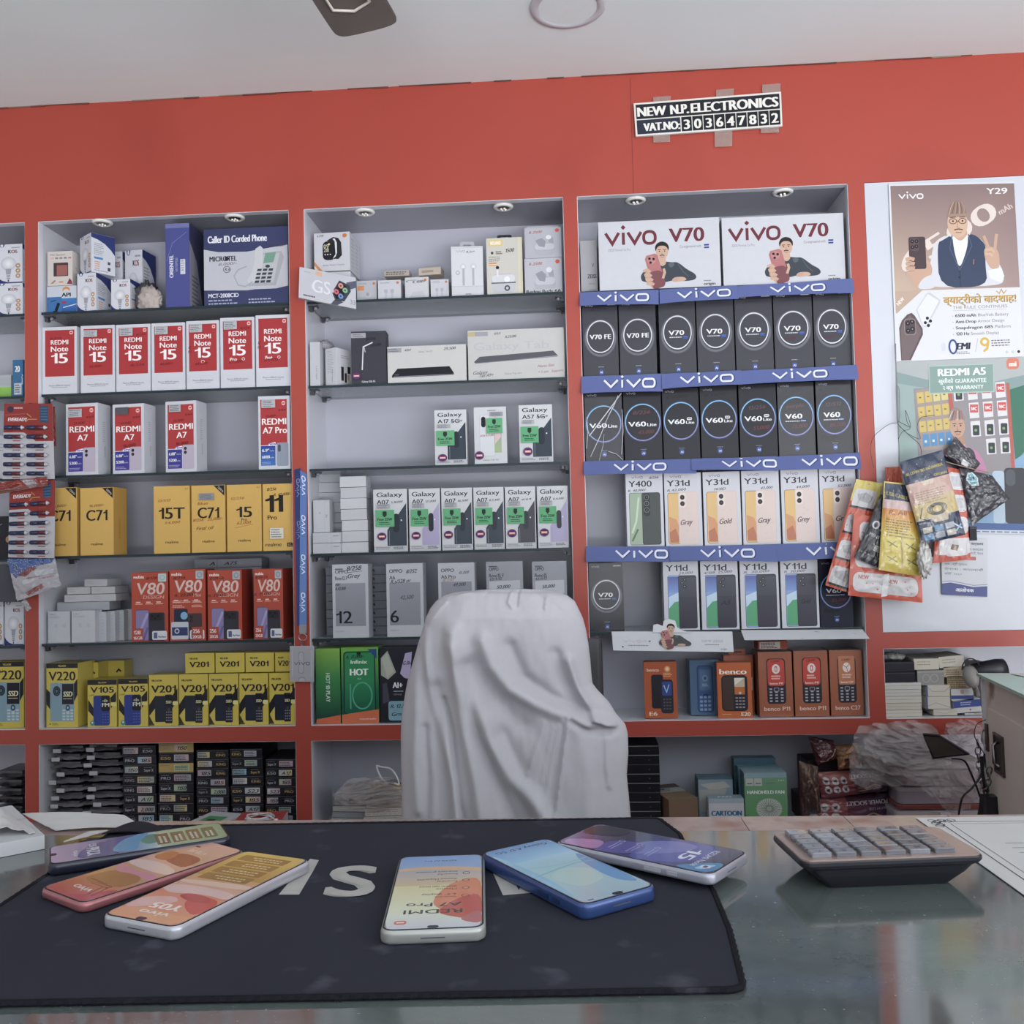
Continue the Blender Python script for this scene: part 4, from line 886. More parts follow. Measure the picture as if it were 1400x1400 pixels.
OR = 'b8432f'
for i, (a, c, t, kd) in enumerate(((179.6, 230.4, 782.5, 'DESIGN'), (231.6, 281.4, 778.5, 'Max'), (282.8, 332, 779.3, 'DESIGN'), (346, 388, 777.8, 'DESIGN'))):
    put('phone_box', 'orange-red phone box, %s of four above the yellow keypad phones' % ordl(i, 4), a, c, t, z, v80(kd, i), d=.06, col='b34a37', side='8f3020', topc='7a2a1e', rz=radians(0 if i < 2 else -5), Y=D+.014, group='orange-red phone boxes', m=GLOSSY)
for i in range(9):
    p0, p1 = at(266, 800, D+.115).x, at(358, 800, D+.115).x
    zz = z+i*.0218
    carton('phone_box', p1-p0, .06, .0206, '9a9ca6', Cv(100, 20).line([(34, 0), (34, 20)], .6, '5a5b64').hw('A', 22, 15, 9, '2b2b33').hw('A75' if i > 6 else 'M', 44, 15, 8, '2b2b33'), loc=((p0+p1)/2, D+.115, zz), label='flat silver phone box, %s from the bottom of the pile behind orange-red boxes' % ORD[i], group='flat silver boxes piled behind the orange-red boxes')
z = zf
YE = 'cdb84c'
put('keypad_phone_box', 'large yellow keypad phone box with pale blue phone, left end of bottom shelf', 62.4, 107.4, 907, z, villaon('V220'), d=.075, col=YE, side='d2bf55', topc='8f8236', rz=radians(-3), Y=D+.016, right=Cv(70, 150).rect(58, 0, 70, 150, 'c2b04c').circ(52, 72, 7, '24222a').circ(52, 72, 3, 'cdb84c'), m=GLOSSY)
for i in range(2):
    p0 = at(123+i*20, 920, D+.12).x
    carton('keypad_phone_box', .062, .048, .148-.002*i, YE, Cv(60, 150).rect(0, 8, 16, 20, '24222a').line([(40, 30), (46, 22), (52, 28)], 4, '24222a'), side='c6b350', topc='958838', loc=(p0+.010+.004*i, D+.082+.051*i, z), rz=0, label=['tall yellow box directly behind the first small dark blue phone box', 'tall yellow box at the back above the second small dark blue phone box'][i], m=GLOSSY)
for i, (a, c, t) in enumerate(((119.4, 160, 929.5), (161.4, 202.6, 928))):
    put('keypad_phone_box', 'small yellow box with a dark blue keypad phone, %s of the two' % ['left', 'right'][i], a, c, t, z, villaon('V105'), d=.06, col=YE, side='c2af48', topc='958838', Y=D+.016, m=GLOSSY)
zt_ = None
for i, (a, c) in enumerate(((203.6, 244), (244.6, 285), (285.6, 326.4), (327, 367.3), (368, 405))):
    o = put('keypad_phone_box', 'small yellow box with black bar phone, %s of five at bottom' % ordl(i, 5), a, c, 922.5-i*.6, z, villaon('V201', i), d=.06, col=YE, side='c2af48', topc='958838', Y=D+.016, m=GLOSSY, group='yellow boxes with black bar phones')
    zt_ = max(zt_ or 0, max(v[2] for v in o.bound_box)+z)
for i, (a, c) in enumerate(((253, 293.5), (294.3, 334.7), (335.4, 375), (375.8, 403))):
    cc = Cv(80, 54).T('VILLAON', 12, 17, 5, '24222a', w=22, b=.07).T('V201', 12, 38, 15, '24222a', w=52, b=.06)
    put('keypad_phone_box', 'yellow box lying flat on the black bar phone boxes, %s of four' % ordl(i, 4), a, c, 893-i*.4, zt_+.0012, cc, Y=D+.024, d=.048, col=YE, topc='b5a548', m=GLOSSY, group='yellow boxes lying flat in the upper row')

# ================================================================== BAY 2
z = S2[0]
XI = 'c2c3ca'
watch = Cv(50, 60).hw('R.5700', 4, 6, 3, '4a4a54', w=9)
watch.circ(43, 5.5, 3.2, 'c9743c', n=16); watch.poly(rr_pts(12, 13, 30, 43, 7), '201f26').poly([(18, 12), (27, 7), (34, 9), (38, 16), (39, 36), (34, 42), (24, 41), (30, 36), (30, 18)], '2a292f').poly([(26, 10), (29, 14), (30, 34), (26, 41), (30, 38), (32, 32), (32, 16), (29, 9)], 'd6d7de')
watch.T('09', 13.5, 24, 6, 'd9d3b8', w=7).T('28', 13.5, 30, 6, 'd9d3b8', w=7); watch.circ(21, 18, 1.6, 'd9c9a0', n=8)
for i in range(3): watch.circ(15.5+i*3.6, 34, 1, 'e4e4e4', n=6)
watch.T('Redmi Watch 5 Active', 12, 52, 2.6, '6a6c74', w=30); watch.poly([(0, 44), (12, 60), (0, 60)], 'c98a58').poly([(0, 50), (7, 60), (4, 60), (0, 55)], 'e6d8cc')
sidew = Cv(50, 60)
for i in range(8): sidew.fine(8, 8+i*6, 12, 1, 3, 1, '8a8c94', i); sidew.fine(28, 10+i*6, 12, 1, 3, 1, '8a8c94', i+9)
o = put('smartwatch_box', 'white smartwatch box lying under the black watch box', 431, 480, 372, z, Cv(50, 30).rect(40, 4, 46, 8, 'c9743c'), Y=D+.05, d=.09, col=XI)
put('smartwatch_box', 'white box printed with a black square smartwatch, left on the top shelf', 428.8, 479, 318, at(455, 372, D+.05).z+.0015, watch, Y=D+.045, d=.09, col=XI, right=sidew, rz=radians(-3))
# tilted smartwatch box resting at the shelf edge
c = Cv(78, 42).T('vivo', 6, 6, 2.4, '8a8c94', w=9); c.T('GS', 18, 30, 17, 'd3d4da', w=24, b=.04).rect(22, 2, 31, 9, 'cfa58a')
c.line([(48, 46), (58, 32)], 11, '4a4c5a').line([(66, 14), (82, 9)], 10, '55576a'); c.poly([(45, 26), (55, 8), (69, 12), (71, 20), (62, 35), (50, 37)], '3a3d4a').poly([(47, 26), (56, 11), (65, 14), (60, 31), (51, 34)], '14151c')
for (x, y, q) in ((57, 15, 'c98a7a'), (63, 20, '7cb08a'), (51, 24, 'c9606c'), (57, 29, '6a86c0')): c.circ(x, y, 3.6, q, n=14).circ(x, y, 1.2, '2a2b38', n=8)
c.fine(6, 36, 16, 1, 3, 2, '4a4a54').T('33', 70, 37, 6, '7a7c84', w=7)
q = [at(410, 366.8, D-.026), at(486.5, 381.5, D+.002), at(487, 424, D+.002), at(408.7, 408.5, D-.026)]
dz = S2[0]+.0006-min(q[2].z, q[3].z); 
nv = (q[1]-q[0]).cross(q[0]-q[3]).normalized(); nv = nv if nv.y < 0 else -nv
flat_sheet('smartwatch_box', [p for p in q], c, .0115, CARD, 'white smartwatch box tilted over the front edge of the top glass shelf', 'box', edge='b9bac2')
z = S2[0]
def bud(n=0, label_=''):
    c = Cv(50, 50); c.fine(5, 5, 20, 1, 3, 1.6, '8a8c94', n); c.circ(43, 6, 3, 'c9743c', n=12)
    if n == 1: c.rect(2, 10, 18, 20, 'd08a58'); c.circ(28, 30, 7, 'b9bac2'); c.circ(27, 28, 4, '9a9ca6')
    elif n == 3: c.hw('R. 4500/-', 16, 12, 5, '2b2b33', w=26).circ(4, 8, 1.4, '2b2b33', n=8); c.poly([(10, 40), (16, 30), (38, 28), (42, 40), (30, 44)], 'b9bac1')
    else:
        for x in (17, 31): c.poly(rr_pts(x-4, 20, x+4, 28, 2), 'a9abb4'); c.rect(x-2.5, 28, x+2.5, 44, 'b4b6be')
    return c
put('earphone_box', 'small pale earphone box with an orange patch behind the tilted watch box', 487.5, 515.5, 384, z, bud(1), Y=D+.06, d=.05, col='b4b4bb')
put('earphone_box', 'small white earphone box, left of the box marked with black price writing', 516.5, 548.5, 383, z, bud(2), Y=D+.05, d=.06, col=XI, right=Cv(50, 50).line([(10, 4), (20, 24)], 2, '9a7a5a'))
put('earphone_box', 'small white box with black price writing between two small boxes', 553.5, 586.5, 379, z, bud(3), Y=D+.05, d=.06, col='c4c4c9')
put('earphone_box', 'small white earphone box beside the tall white boxed earbuds', 588.5, 614, 382, z, bud(4), Y=D+.05, d=.06, col=XI)
zt = at(540, 380, D+.075).z+.0015
zt = max(zt, z+.0525)
carton('charger_box', .062, .04, .014, 'a89f98', Cv(60, 14).fine(4, 3, 50, 2, 5, 3, '6a625c', 2), loc=(at(543, 375, D+.07).x, D+.064, zt), label='flat brown-grey box with dark lettering on top of small earphone boxes', rz=.0)
carton('charger_box', .056, .035, .018, 'b9ab9f', Cv(60, 18).rect(8, 6, 40, 12, '9a8a7c'), loc=(at(587, 370, D+.06).x, D+.066, zt), label='tan ribbon-patterned flat box on the small earphone boxes', rz=radians(-6))
c = Cv(46, 72); vivo(c, 8, 8, 3, 12, '9a9ca6', .6); c.hw('R.5x+', 22, 9, 3, '4a4a54', w=12); c.rect(1.5, 1.5, 44.5, 2, 'b0b2ba').circ(9, 36, 3, '8a8c94', n=14).circ(9, 36, 2.3, 'c6c8ce', n=14)
for x in (17, 32): c.circ(x, 28, 4.5, 'b9bbc4', n=16, c2='e6e7ec'); c.rect(x-1.2 if x < 20 else x-2, 30, x+2 if x < 20 else x+1, 54, 'a9abb6')
c.rect(0, 55, 46, 72, 'c6c8ce').line([(0, 55), (46, 55)], .5, 'a9abb2').fine(20, 65, 8, 1, 2, 1.5, '7a7c86')
o = put('earphone_box', 'tall white box with white stem earbuds and a clear hanging tab', 617, 661, 337, z, c, Y=D+.04, d=.035, col='cdced4', rz=radians(3))
def hanger(o, wd, ht, col, m=CARD):
    bb = [Vector(v) for v in o.bound_box]; H = max(v.z for v in bb); y = sum(v.y for v in bb)/8
    b = MB(); t = .0006
    out = rr_pts(-wd/2, 0, wd/2, ht, ht*.3); 
    hole = rr_pts(-wd*.28, ht*.35, wd*.28, ht*.62, ht*.1)
    for yy, fl in ((y-t, 1), (y+t, 0)):
        tt = tessellate_polygon([[Vector((x, q, 0)) for x, q in out], [Vector((x, q, 0)) for x, q in hole]]); pp = out+hole
        b.add([(x, yy, H+q-.001) for x, q in pp], [tuple(k) if not fl else tuple(k)[::-1] for k in tt], col)
    n = len(out); b.add([(x, y-t, H+q-.001) for x, q in out]+[(x, y+t, H+q-.001) for x, q in out], [(i, (i+1) % n, n+(i+1) % n, n+i) for i in range(n)], col)
    b.build('hanging_tab', m, o)
hanger(o, .036, .018, 'a9abb2')
c = Cv(50, 80); c.poly(rr_pts(3, 2, 23, 11, 2), 'd8c28a').T('NOLANO', 6, 9, 5, 'efe6cc', w=14, b=.06); c.hw('1500', 26, 20, 5, '2b2b33', w=12); c.circ(8, 20, 2, '4a4a3a', n=8).fine(13, 18, 10, 2, 2.4, 1.6, '5a5a50').fine(3, 25, 20, 3, 2.6, 1.2, '8a887e', 3).rect(3, 33, 14, 37, 'c9905a').fine(3, 35, 11, 1, 2, 1, 'e9e2d6')
c.rect(44, 0, 50, 80, 'd3cbb4'); c.poly(rr_pts(6, 48, 40, 74, 8), 'bcbdc2').poly(rr_pts(7, 50, 39, 60, 4), 'cfd0d4').rect(6, 60, 40, 61.5, '55565e').circ(28, 56, 4, 'e6e6ea', n=14).line([(15, 40), (15, 52)], 2.4, 'd9dade').circ(15, 40, 2.4, '2b2b33', n=10).circ(28, 68, 4, '4a4a54', n=12).circ(28, 68, 2, 'b9bbc2', n=10).rect(0, 77, 50, 80, 'c9b070')
o = put('earphone_box', 'white and gold earbud box with a black hanging tab and price', 665, 715, 325, z, c, Y=D+.04, d=.04, col='c6c3bb', side='b5ad98', topc='a39a80', m=GLOSSY)
hanger(o, .036, .014, '2b2b33')
def rbuds(n):
    c = Cv(52, 52); c.hw('R.2500', 6, 10, 4, 'a85a5a', w=18); c.circ(46, 5.5, 3, 'c9543c', n=14); c.poly(rr_pts(13, 26, 43, 48, 10), 'a9aab2').poly(rr_pts(14, 28, 42, 38, 5), 'bbbcc3').poly([(15, 22), (24, 18), (30, 24), (28, 34), (20, 32)], '8f919b').poly([(31, 14), (40, 18), (41, 28), (34, 26)], '9a9ca6').circ(34, 17, 4, 'd4d5da', n=12)
    return c
o = put('earphone_box', 'lower of the two stacked earbud boxes at the right end of the top shelf', 717, 769, 353, z, rbuds(0).rect(0, 44, 52, 52, 'b4b5bc').T('Redmi Buds 6A', 2, 50, 5, '2b2b33', w=48, b=.03), Y=D+.03, d=.045, col='b4b5bd')
zt = at(743, 353, D+.03).z+.001
o = put('earphone_box', 'upper of the two stacked earbud boxes at the right end of the top shelf', 717, 768, 311, zt, rbuds(1), Y=D+.03, d=.045, col='adaeb7')
hanger(o, .08, .012, 'b0b1b9')
z = S2[1]
put('adapter_box', 'plain grey adapter box standing on its end at the left of the tablet boxes', 423.5, 438, 467.5, z, Cv(20, 60).T('Travel Adapter', 12, 32, 2.4, '6a6c74', w=20, rot=pi/2), Y=D+.016, d=.05, col='b9bac0')
c = Cv(40, 60).rect(12, 28, 18, 50, '2b2426').rect(20, 37, 25, 52, '33261f').rect(27, 26, 34, 37, '2b2426').rect(27, 39, 31, 48, 'a88a70').fine(12, 10, 20, 2, 3, 1, '8a8c94')
carton('adapter_box', .034, .062, .094, 'c9cad0', Cv(20, 60).fine(4, 4, 11, 14, 2.6, .8, '9a9ca4', 3).T('Power adapter', 12, 34, 2.2, '6a6c74', w=20, rot=pi/2), right=c, loc=(at(451, 500, D+.022).x, D+.030, z), rz=radians(-28), label='white adapter box turned to show its printed plug side')
p = at(452, 470, D+.06); crumple('plastic_wrap', 'small crumple of clear film on top of the adapter boxes', 'plastic wrap', (p.x-.016, D+.05, z+.106), (.022, .016, .012), 'c9cad2', FILM, 4, .5, zmin=z+.0955)
c = Cv(52, 76).rect(0, 2, 22, 9, '9a9ba4').fine(3, 4, 16, 2, 2.6, 1, '5a5b64').line([(16, 55), (18, 22), (32, 16)], 1.6, 'd3d5dc').line([(19, 22), (21, 30)], 1.2, 'a9abb6').hw('8/256', 22, 13, 4, '14141a', w=14).hw('1,35,000', 28, 22, 4, '14141a', w=16).T('Galaxy S26 FE', 15, 73, 2.6, 'c9cad2', w=20, b=.05)
o = put('phone_box', 'charcoal phone box with a thin white bar drawing beside the tablet boxes', 480, 528.5, 453, z, c, Y=D+.02, d=.04, col='3a3a44', side='2b2b34', rz=radians(2))
hh = max(v[2] for v in o.bound_box); oval_sticker(o, -.03, hh*.16, .0105, .008)
def tab(W_, H_, n):
    c = Cv(W_, H_)
    if n == 0: c.rect(0, 2, 20, 8, '9a9ba2').fine(2, 3, 15, 2, 2.6, 1, '5a5b64').hw('4/64', 24, 7, 3.5, '4a4a54', w=9).T('Galaxy Tab A11', 44, 9, 2.4, '7a7c84', w=20).hw('29,500', 80, 7, 3.5, '4a4a54', w=17).poly([(14, 30), (88, 29), (94, 38), (94, 41), (6, 42), (6, 39)], '1d1d24').line([(8, 41), (94, 40)], .8, '8a8c96').rect(10, 38, 16, 39, '6a6c76')
    else: c.rect(0, 2, 10, 8, 'b9aa80').rect(10, 2, 28, 8, '9a9ba2').hw('4/64', 36, 7, 3.5, '6a6c74', w=9).hw('R.29,000', 52, 12, 3.5, '5a5b64', w=15).T('Galaxy Tab', 8, 28, 11, 'b3b4b9', w=104, b=.03).poly([(16, 37), (118, 32), (124, 39), (10, 46), (8, 44)], '55565e').line([(10, 46), (124, 40)], 1, '7a7c84').hw('Galaxy', 6, 62, 5, '6a6c74', w=20).hw('Tab A9+', 14, 66, 4.5, '6a6c74', w=20).T('Galaxy Tab A9+', 50, 63, 2.4, '7a7c84', w=24).hw('Nano Sim', 96, 55, 4, 'a87a80', w=22).hw('+ 5 sim   Support', 96, 63, 3.6, 'a87a80', w=34)
    return c
put('tablet_box', 'long white tablet box with a black tablet edge printed on it', 529.5, 638, 472.5, z, tab(112, 50, 0), Y=D+.02, d=.04, col='c2c1bf')
put('tablet_box', 'larger white tablet box with faint grey lettering at the right end', 639.5, 772, 450, z, tab(133, 70, 1), Y=D+.018, d=.045, col='bdbcba')
z = S2[2]
o = put('phone_box', 'white phone box with green sticker, leftmost of three standing on the third shelf', 594, 638.5, 560.5, z, galaxy('A17 5G', 5, '24252c', g=False), Y=D+.016, d=.05, col='c9cbcf', stickers=((.05, .375, .62, .65, '5fa878', 'green_sticker', greenst), (.08, .26, .5, .33, 'a9abb0')))
oval_sticker(o, -.020, .017, .011, .009)
c = Cv(100, 168).T('SAMSUNG', 42, 12, 3.5, '4a4a54', w=26, b=.05); phonepic(c, 16, 22, 66, 146, 'bfc1c7', None, r=8); c.poly(rr_pts(18, 24, 64, 144, 7), 'd0d2d7'); c.poly(rr_pts(22, 28, 36, 60, 7), '2b2b33')
for i in range(3): c.circ(29, 34+i*9, 4, '101016', n=12)
c.rect(62, 62, 84, 136, '9aa38c', 'a3b58a').poly([(64, 64), (82, 64), (82, 90), (64, 110)], 'd9b8c0').hw('8/256 R.57,000', 18, 88, 6, 'b06a78', w=42).T('Galaxy A56 5G', 26, 159, 5, '6a6c74', w=48)
o = put('phone_box', 'white phone box with pale phone picture, between the two boxes with green stickers at left', 648, 693, 556.5, z, c, Y=D+.016, d=.05, col='c9cbcf', stickers=((.38, .2, .88, .47, '5fa878', 'green_sticker', greenst), (.5, .09, .9, .17, '9a9ba2')))
oval_sticker(o, -.027, .020, .011, .010)
o = put('phone_box', 'white phone box with green sticker beside the red post on third shelf', 709.5, 756, 553.5, z, galaxy('A57 5G', 4, '4a4c5c', g=False), Y=D+.016, d=.05, col='c9cbcf', stickers=((.05, .375, .58, .66, '5fa878', 'green_sticker', greenst), (.1, .26, .46, .33, 'a9abb0')))
oval_sticker(o, -.020, .026, .011, .010)
z = S2[3]
xs = [(510.5, 557.5), (559, 602.5), (603.5, 646.5), (647.5, 689.7), (690.7, 733), (734.5, 777.2)]
for i, (a, c_) in enumerate(xs):
    lv = i in (1, 5)
    o = put('phone_box', '%s of six white boxes with green stickers above the chair%s' % (ordl(i, 6), ', lilac phone' if lv else ''), a, c_, 669-i*.9, z, galaxy('A07', i, 'b3abc8' if lv else ['2c3946', '', '2c3946', '2f3c48', '3b3a42', ''][i], lav=lv), Y=D+.016, d=.05, col='c9cbcf', side='b0b2ba',
            stickers=((.06, .33, .62, .60, '5fa878', 'green_sticker', greenst), (.1, .235, .5, .31, 'a9abb0')), group='white phone boxes with green stickers in a row of six', m=GLOSSY)
    oval_sticker(o, -.021, .037, .011, .0095)
rn = random.Random(5)
def pile(name, lab, u0, u1, n, h, Y, d, z, col, grp, fn=None, jit=.002, rz=2, m=CARD, names=ORD):
    x0, x1 = at(u0, 760, Y).x, at(u1, 760, Y).x
    for i in range(n):
        k = 1+rn.uniform(-.06, .06)
        carton(name, (x1-x0), d, h-.0010, col if isinstance(col, str) else col[i % len(col)], fn(i) if fn else None, loc=((x0+x1)/2+rn.uniform(-jit, jit), Y+rn.uniform(-jit, jit), z+i*h), rz=radians(rn.uniform(-rz, rz)), label=lab % ('top' if i == n-1 else 'bottom' if i == 0 else ORD[i]+' from bottom'), group=grp, m=m, right=Cv(60, 20).fine(30, 8, 20, 2, 5, 2, 'a5a7ae', i))
zt2 = at(490, 651, D+.04).z
pile('charger_box', 'small white charger box, %s of the front column beside six sticker boxes', 467.5, 503, 7, (zt2-z)/7, D+.032, .06, z, ['c5c6ca', 'c0c1c6'], 'white charger boxes in the front column')
pile('charger_box', 'small white charger box, %s of the rear column at left on fourth shelf', 437, 468, 8, (at(452, 645, D+.1).z-z)/8, D+.105, .06, z, ['bdbec4', 'b9bac0'], 'white charger boxes in the rear column')
zc = z+.0255*2
pile('charger_box', 'white box lying flat, %s of two below the upright charger box', 428, 466, 2, .0255, D+.018, .07, z, ['bcbdc3'], 'white boxes lying flat at the left end', fn=lambda i: Cv(60, 20).line([(40, 0), (40, 20)], .4, '9a9ba2').fine(44, 6, 12, 1, 3, 2, '8a8c94', i), rz=.5, jit=.0005)
put('charger_box', 'upright narrow white charger box at the left end of fourth shelf', 428, 451, 684, zc+.0005, Cv(40, 60).line([(28, 0), (28, 60)], .4, '9a9ba2').hw('2x', 30, 26, 5, '8a8c94', rot=1.5).circ(16, 24, 2, 'a5a7ae', n=10), Y=D+.03, d=.04, col='bfc0c5')
z = S2[4]
for i, (a, c_, t, args) in enumerate(((454, 504.5, 771.5, ('Reno12 F', 34, '12', False, 0)), (528, 579.5, 770.5, ('A6', 16, '6', False, 1)), (599, 650, 769.5, ('A6 Pro', 40, '', False, 2)), (665, 716, 767.8, ('Reno15 F', 40, '', True, 3)), (728, 776, 767.5, ('Reno15', 34, '', True, 4)))):
    put('phone_box', ['silver phone box with a big black twelve beside the white side panel', 'silver phone box with a big black six, left of the covered chair', 'silver phone box above the left shoulder of the covered chair', 'silver phone box with white price patch above the middle of the chair', 'silver phone box with white price patch beside the red post above the chair'][i], a, c_, t, z, oppo(*args[:3], silver=args[3], n=args[4]), Y=D+.016, d=.04, col='bfc1c8' if i < 3 else '9fa1aa', side='a3a5ae', rz=radians(-3 if i < 3 else 0), group='silver phone boxes behind the chair')
x0, x1 = at(446, 820, D+.10).x, at(529, 820, D+.10).x
for i in range(8):
    carton('phone_box', x1-x0, .06, .0203, '8f919b', Cv(120, 26).hw('A', 88, 18, 9, '2b2b33').line([(0, 1), (120, 1)], .8, '6a6c76'), loc=((x0+x1)/2, D+.1, z+.0212*i), label='flat silver box, %s of the pile between the twelve and six boxes' % (ORD[i]+' from bottom' if i < 7 else 'top'), group='flat silver boxes piled behind the silver phone boxes')
z = zf
c = Cv(36, 104).rect(0, 0, 36, 104, '7fae4a', '1f5a44').rect(0, 0, 36, 40, '84b44c', '3f8a50').rect(0, 40, 36, 96, '3f8a50', '22483f').poly([(0, 98), (36, 92), (36, 104), (0, 104)], 'cf6a48').T('HOT 10 PLAY', 15, 34, 6, 'cfe2d2', w=40, rot=pi/2, b=.03)
put('phone_box', 'green phone box showing its narrow spine on the bottom shelf', 431.5, 465.5, 887, z, c, Y=D+.016, d=.07, col='5f9a48', topc='86b450', m=GLOSSY)
c = Cv(50, 104).rect(0, 0, 50, 60, '6fae48', '1f6a50').rect(0, 60, 50, 104, '1f6a50', '1f4a44').ring(25, 60, .1, .1, '1f4a44')
c.poly(rr_pts(3, 5, 46, 92, 5), '1f2f2c').poly(rr_pts(4.5, 6.5, 44.5, 90.5, 4), '2f8a58').rect(5, 44, 44, 90, '2f8a58', '1d5c4c').circ(24, 8, 3, '1f2f2c', n=12)
c.poly([(0, 92), (50, 85), (50, 104), (0, 104)], 'd2714e').T('Infinix', 13, 22, 5, 'e0ecdf', w=22, b=.05).T('HOT', 12, 38, 9, 'eef4ee', w=24, b=.07).T('PLAY', 22, 44, 2.4, 'cfe0d2', w=5).line([(12, 50), (12, 84)], 2, '4fa88a').ring(28, 66, 13, 2, '4fa88a', ry=18).hw('R. 17,000/-', 7, 15, 4, '1a2a20', w=24).poly([(36, 2), (48, 2), (48, 16)], '2f4a86').T('musical-audio', 24, 99, 2.6, 'f0ddd4', w=22)
put('phone_box', 'green phone box with orange lower corner beside the dark phone-print box', 466.5, 518, 885.5, z, c, Y=D+.016, d=.07, col='3f8a50', topc='86b450', m=GLOSSY)
c = Cv(56, 104).poly([(2, 14), (12, 4), (24, 34), (12, 44), (2, 38)], 'a3a89c').poly([(3, 15), (11, 7), (21, 33), (11, 41)], 'b4b8ac').poly([(30, 36), (38, 8), (48, 6), (44, 44), (36, 42)], 'b3a8cc').hw('G.Blu', 34, 24, 5, '3a3458', w=12).T('AI+', 19, 56, 8, 'e6e6ea', w=14, b=.06).fine(20, 60, 14, 1, 2, 1, 'c5c7d0').T('NOVA 5G', 20, 66, 2.4, '9a9ca6', w=12).poly([(4, 50), (10, 48), (14, 74), (4, 78)], '4a4a58').poly(rr_pts(12, 74, 44, 101, 4), '7fa8b8').hw('R. 12,5', 15, 84, 5, '1d2530', w=20).hw('Grn', 16, 95, 5, '1d2530', w=14)
put('phone_box', 'dark box printed with scattered phones, half hidden by the covered chair', 519, 572, 885.5, z, c, Y=D+.018, d=.06, col='2a2a34', topc='4a4a54', m=GLOSSY)

# ================================================================== BAY 3
z = S3[0]
YB3 = D+.016
for i, (a, c, t) in enumerate(((818, 985.4, 305.5-4), (987, 1155.5, 296-1))):
    put('gift_box', ['large white gift box with a printed man holding a pink phone, left one', 'large white gift box with a printed man holding a pink phone, right one'][i], a, c, [300.5, 294.5][i], z, bigvivo(i), Y=YB3, d=.10, col='c2c4cb', side='a9abb2', topc='b0b2ba', gap=.003)
c = Cv(30, 70).T('V', 20, 34, 5, '3a3a44').T('ZEISS', 12, 48, 5, '3a3a44', w=16, b=.05).fine(14, 54, 14, 2, 8, 2, '8a8c94')
put('gift_box', 'grey box with lens maker lettering, mostly behind the large white gift box', 793.5, 817, 329, z, c, Y=D+.05, d=.08, col='a3a2a6')
z = S3[1]
xs = [(796.5, 845.5), (846.5, 897.5), (901, 951.5), (952.5, 1004), (1005, 1057), (1058, 1111.5), (1112.5, 1162.5)]
for i, (a, c) in enumerate(xs):
    put('phone_box', 'dark grey box with silver ring, %s of seven under top blue header' % ordl(i, 7), a, c, 412.5-i*2.2-(3 if i > 1 else 0), z, v70(i < 2, i), d=.055, col='3d3d45', side='3a3a42', topc='3a3a42', Y=YB3+.001*(i % 2), group='dark grey phone boxes with silver rings', m=GLOSSY)
z = S3[2]
xs = [(799.5, 851.5), (852.8, 905), (906, 956.5), (957.7, 1009), (1010.5, 1062.5), (1063.4, 1114.2), (1116, 1165.5)]
for i, (a, c) in enumerate(xs):
    o = put('phone_box', 'black box with glowing blue ring, %s of seven on the middle shelf' % ordl(i, 7), a, c, 536-i*2.6, z, v60(['Lite', 'Lite', '5G', '5G', '5G', 'V60', 'V60'][i], i), d=.055, col='1f1f27', side='24242c', topc='3a3a44', Y=YB3+.001*(i % 2), group='black phone boxes with blue rings', m=SHRINK if i in (0, 5, 6) else GLOSSY)
    if i == 0:
        k = MB(); bw_, bh = .088, .165
        rn = random.Random(2)
        for (p0, p1, w_) in (((.99, .02), (.1, .62), .010), ((.9, .05), (.62, .35), .008), ((.62, .35), (.12, .92), .006), ((1, .25), (.95, .9), .006), ((.05, .35), (.02, .8), .005), ((.5, .6), (.35, .98), .004), ((.6, .85), (.98, .98), .005)):
            x0, y0, x1, y1 = (p0[0]-.5)*bw_, (1-p0[1])*bh, (p1[0]-.5)*bw_, (1-p1[1])*bh
            k.tube([(x0, -.006, y0), ((x0+x1)/2+.003, -.0085, (y0+y1)/2+.003), (x1, -.006, y1)], w_*.14, 'd9dae2', 5)
        k.build('wrap_crease', mat('film_crease', .15, .7, .5, vary=.1), o)
z = S3[3]
put('phone_box', 'white phone box with a dark green phone picture beside the empty gap', 856, 907.6, 647.5, z, y31('Y400', 0), d=.05, col='cdced6', side='a9abb4', Y=YB3, m=GLOSSY)
for i, (a, c) in enumerate(((908.6, 960), (961.6, 1013.2), (1014.4, 1066.5), (1068.2, 1120), (1121, 1171.5))):
    put('phone_box', 'white phone box with gold and cream phones, %s of five' % ordl(i, 5), a, c, 646.5-i*1.5, z, y31('Y31d', i), d=.05, col='cdced6', side='a9abb4', Y=YB3, group='white phone boxes with gold phone pictures', m=GLOSSY)
z = S3[4]
put('phone_box', 'shrink-wrapped black ring box at the left end of the lowest glass shelf', 805.5, 853, 770, z, v70(False, 2), d=.05, col='24242c', side='1d1d24', Y=YB3+.004, m=SHRINK)
for i, (a, c) in enumerate(((907, 956), (958.2, 1010), (1012, 1065.5), (1067.5, 1119.5))):
    put('phone_box', 'white phone box with green and violet phone screen, %s of four' % ordl(i, 4), a, c, 767.5-i*.8, z, y11(i), d=.05, col='cdced6', side='a9abb4', Y=YB3, group='white phone boxes with green and violet screens', m=GLOSSY)
put('phone_box', 'black phone box with pale ring behind the hanging orange packets', 1120, 1166, 766, z, v60('V60', 6), d=.05, col='1f2236', side='24242c', Y=YB3+.004)
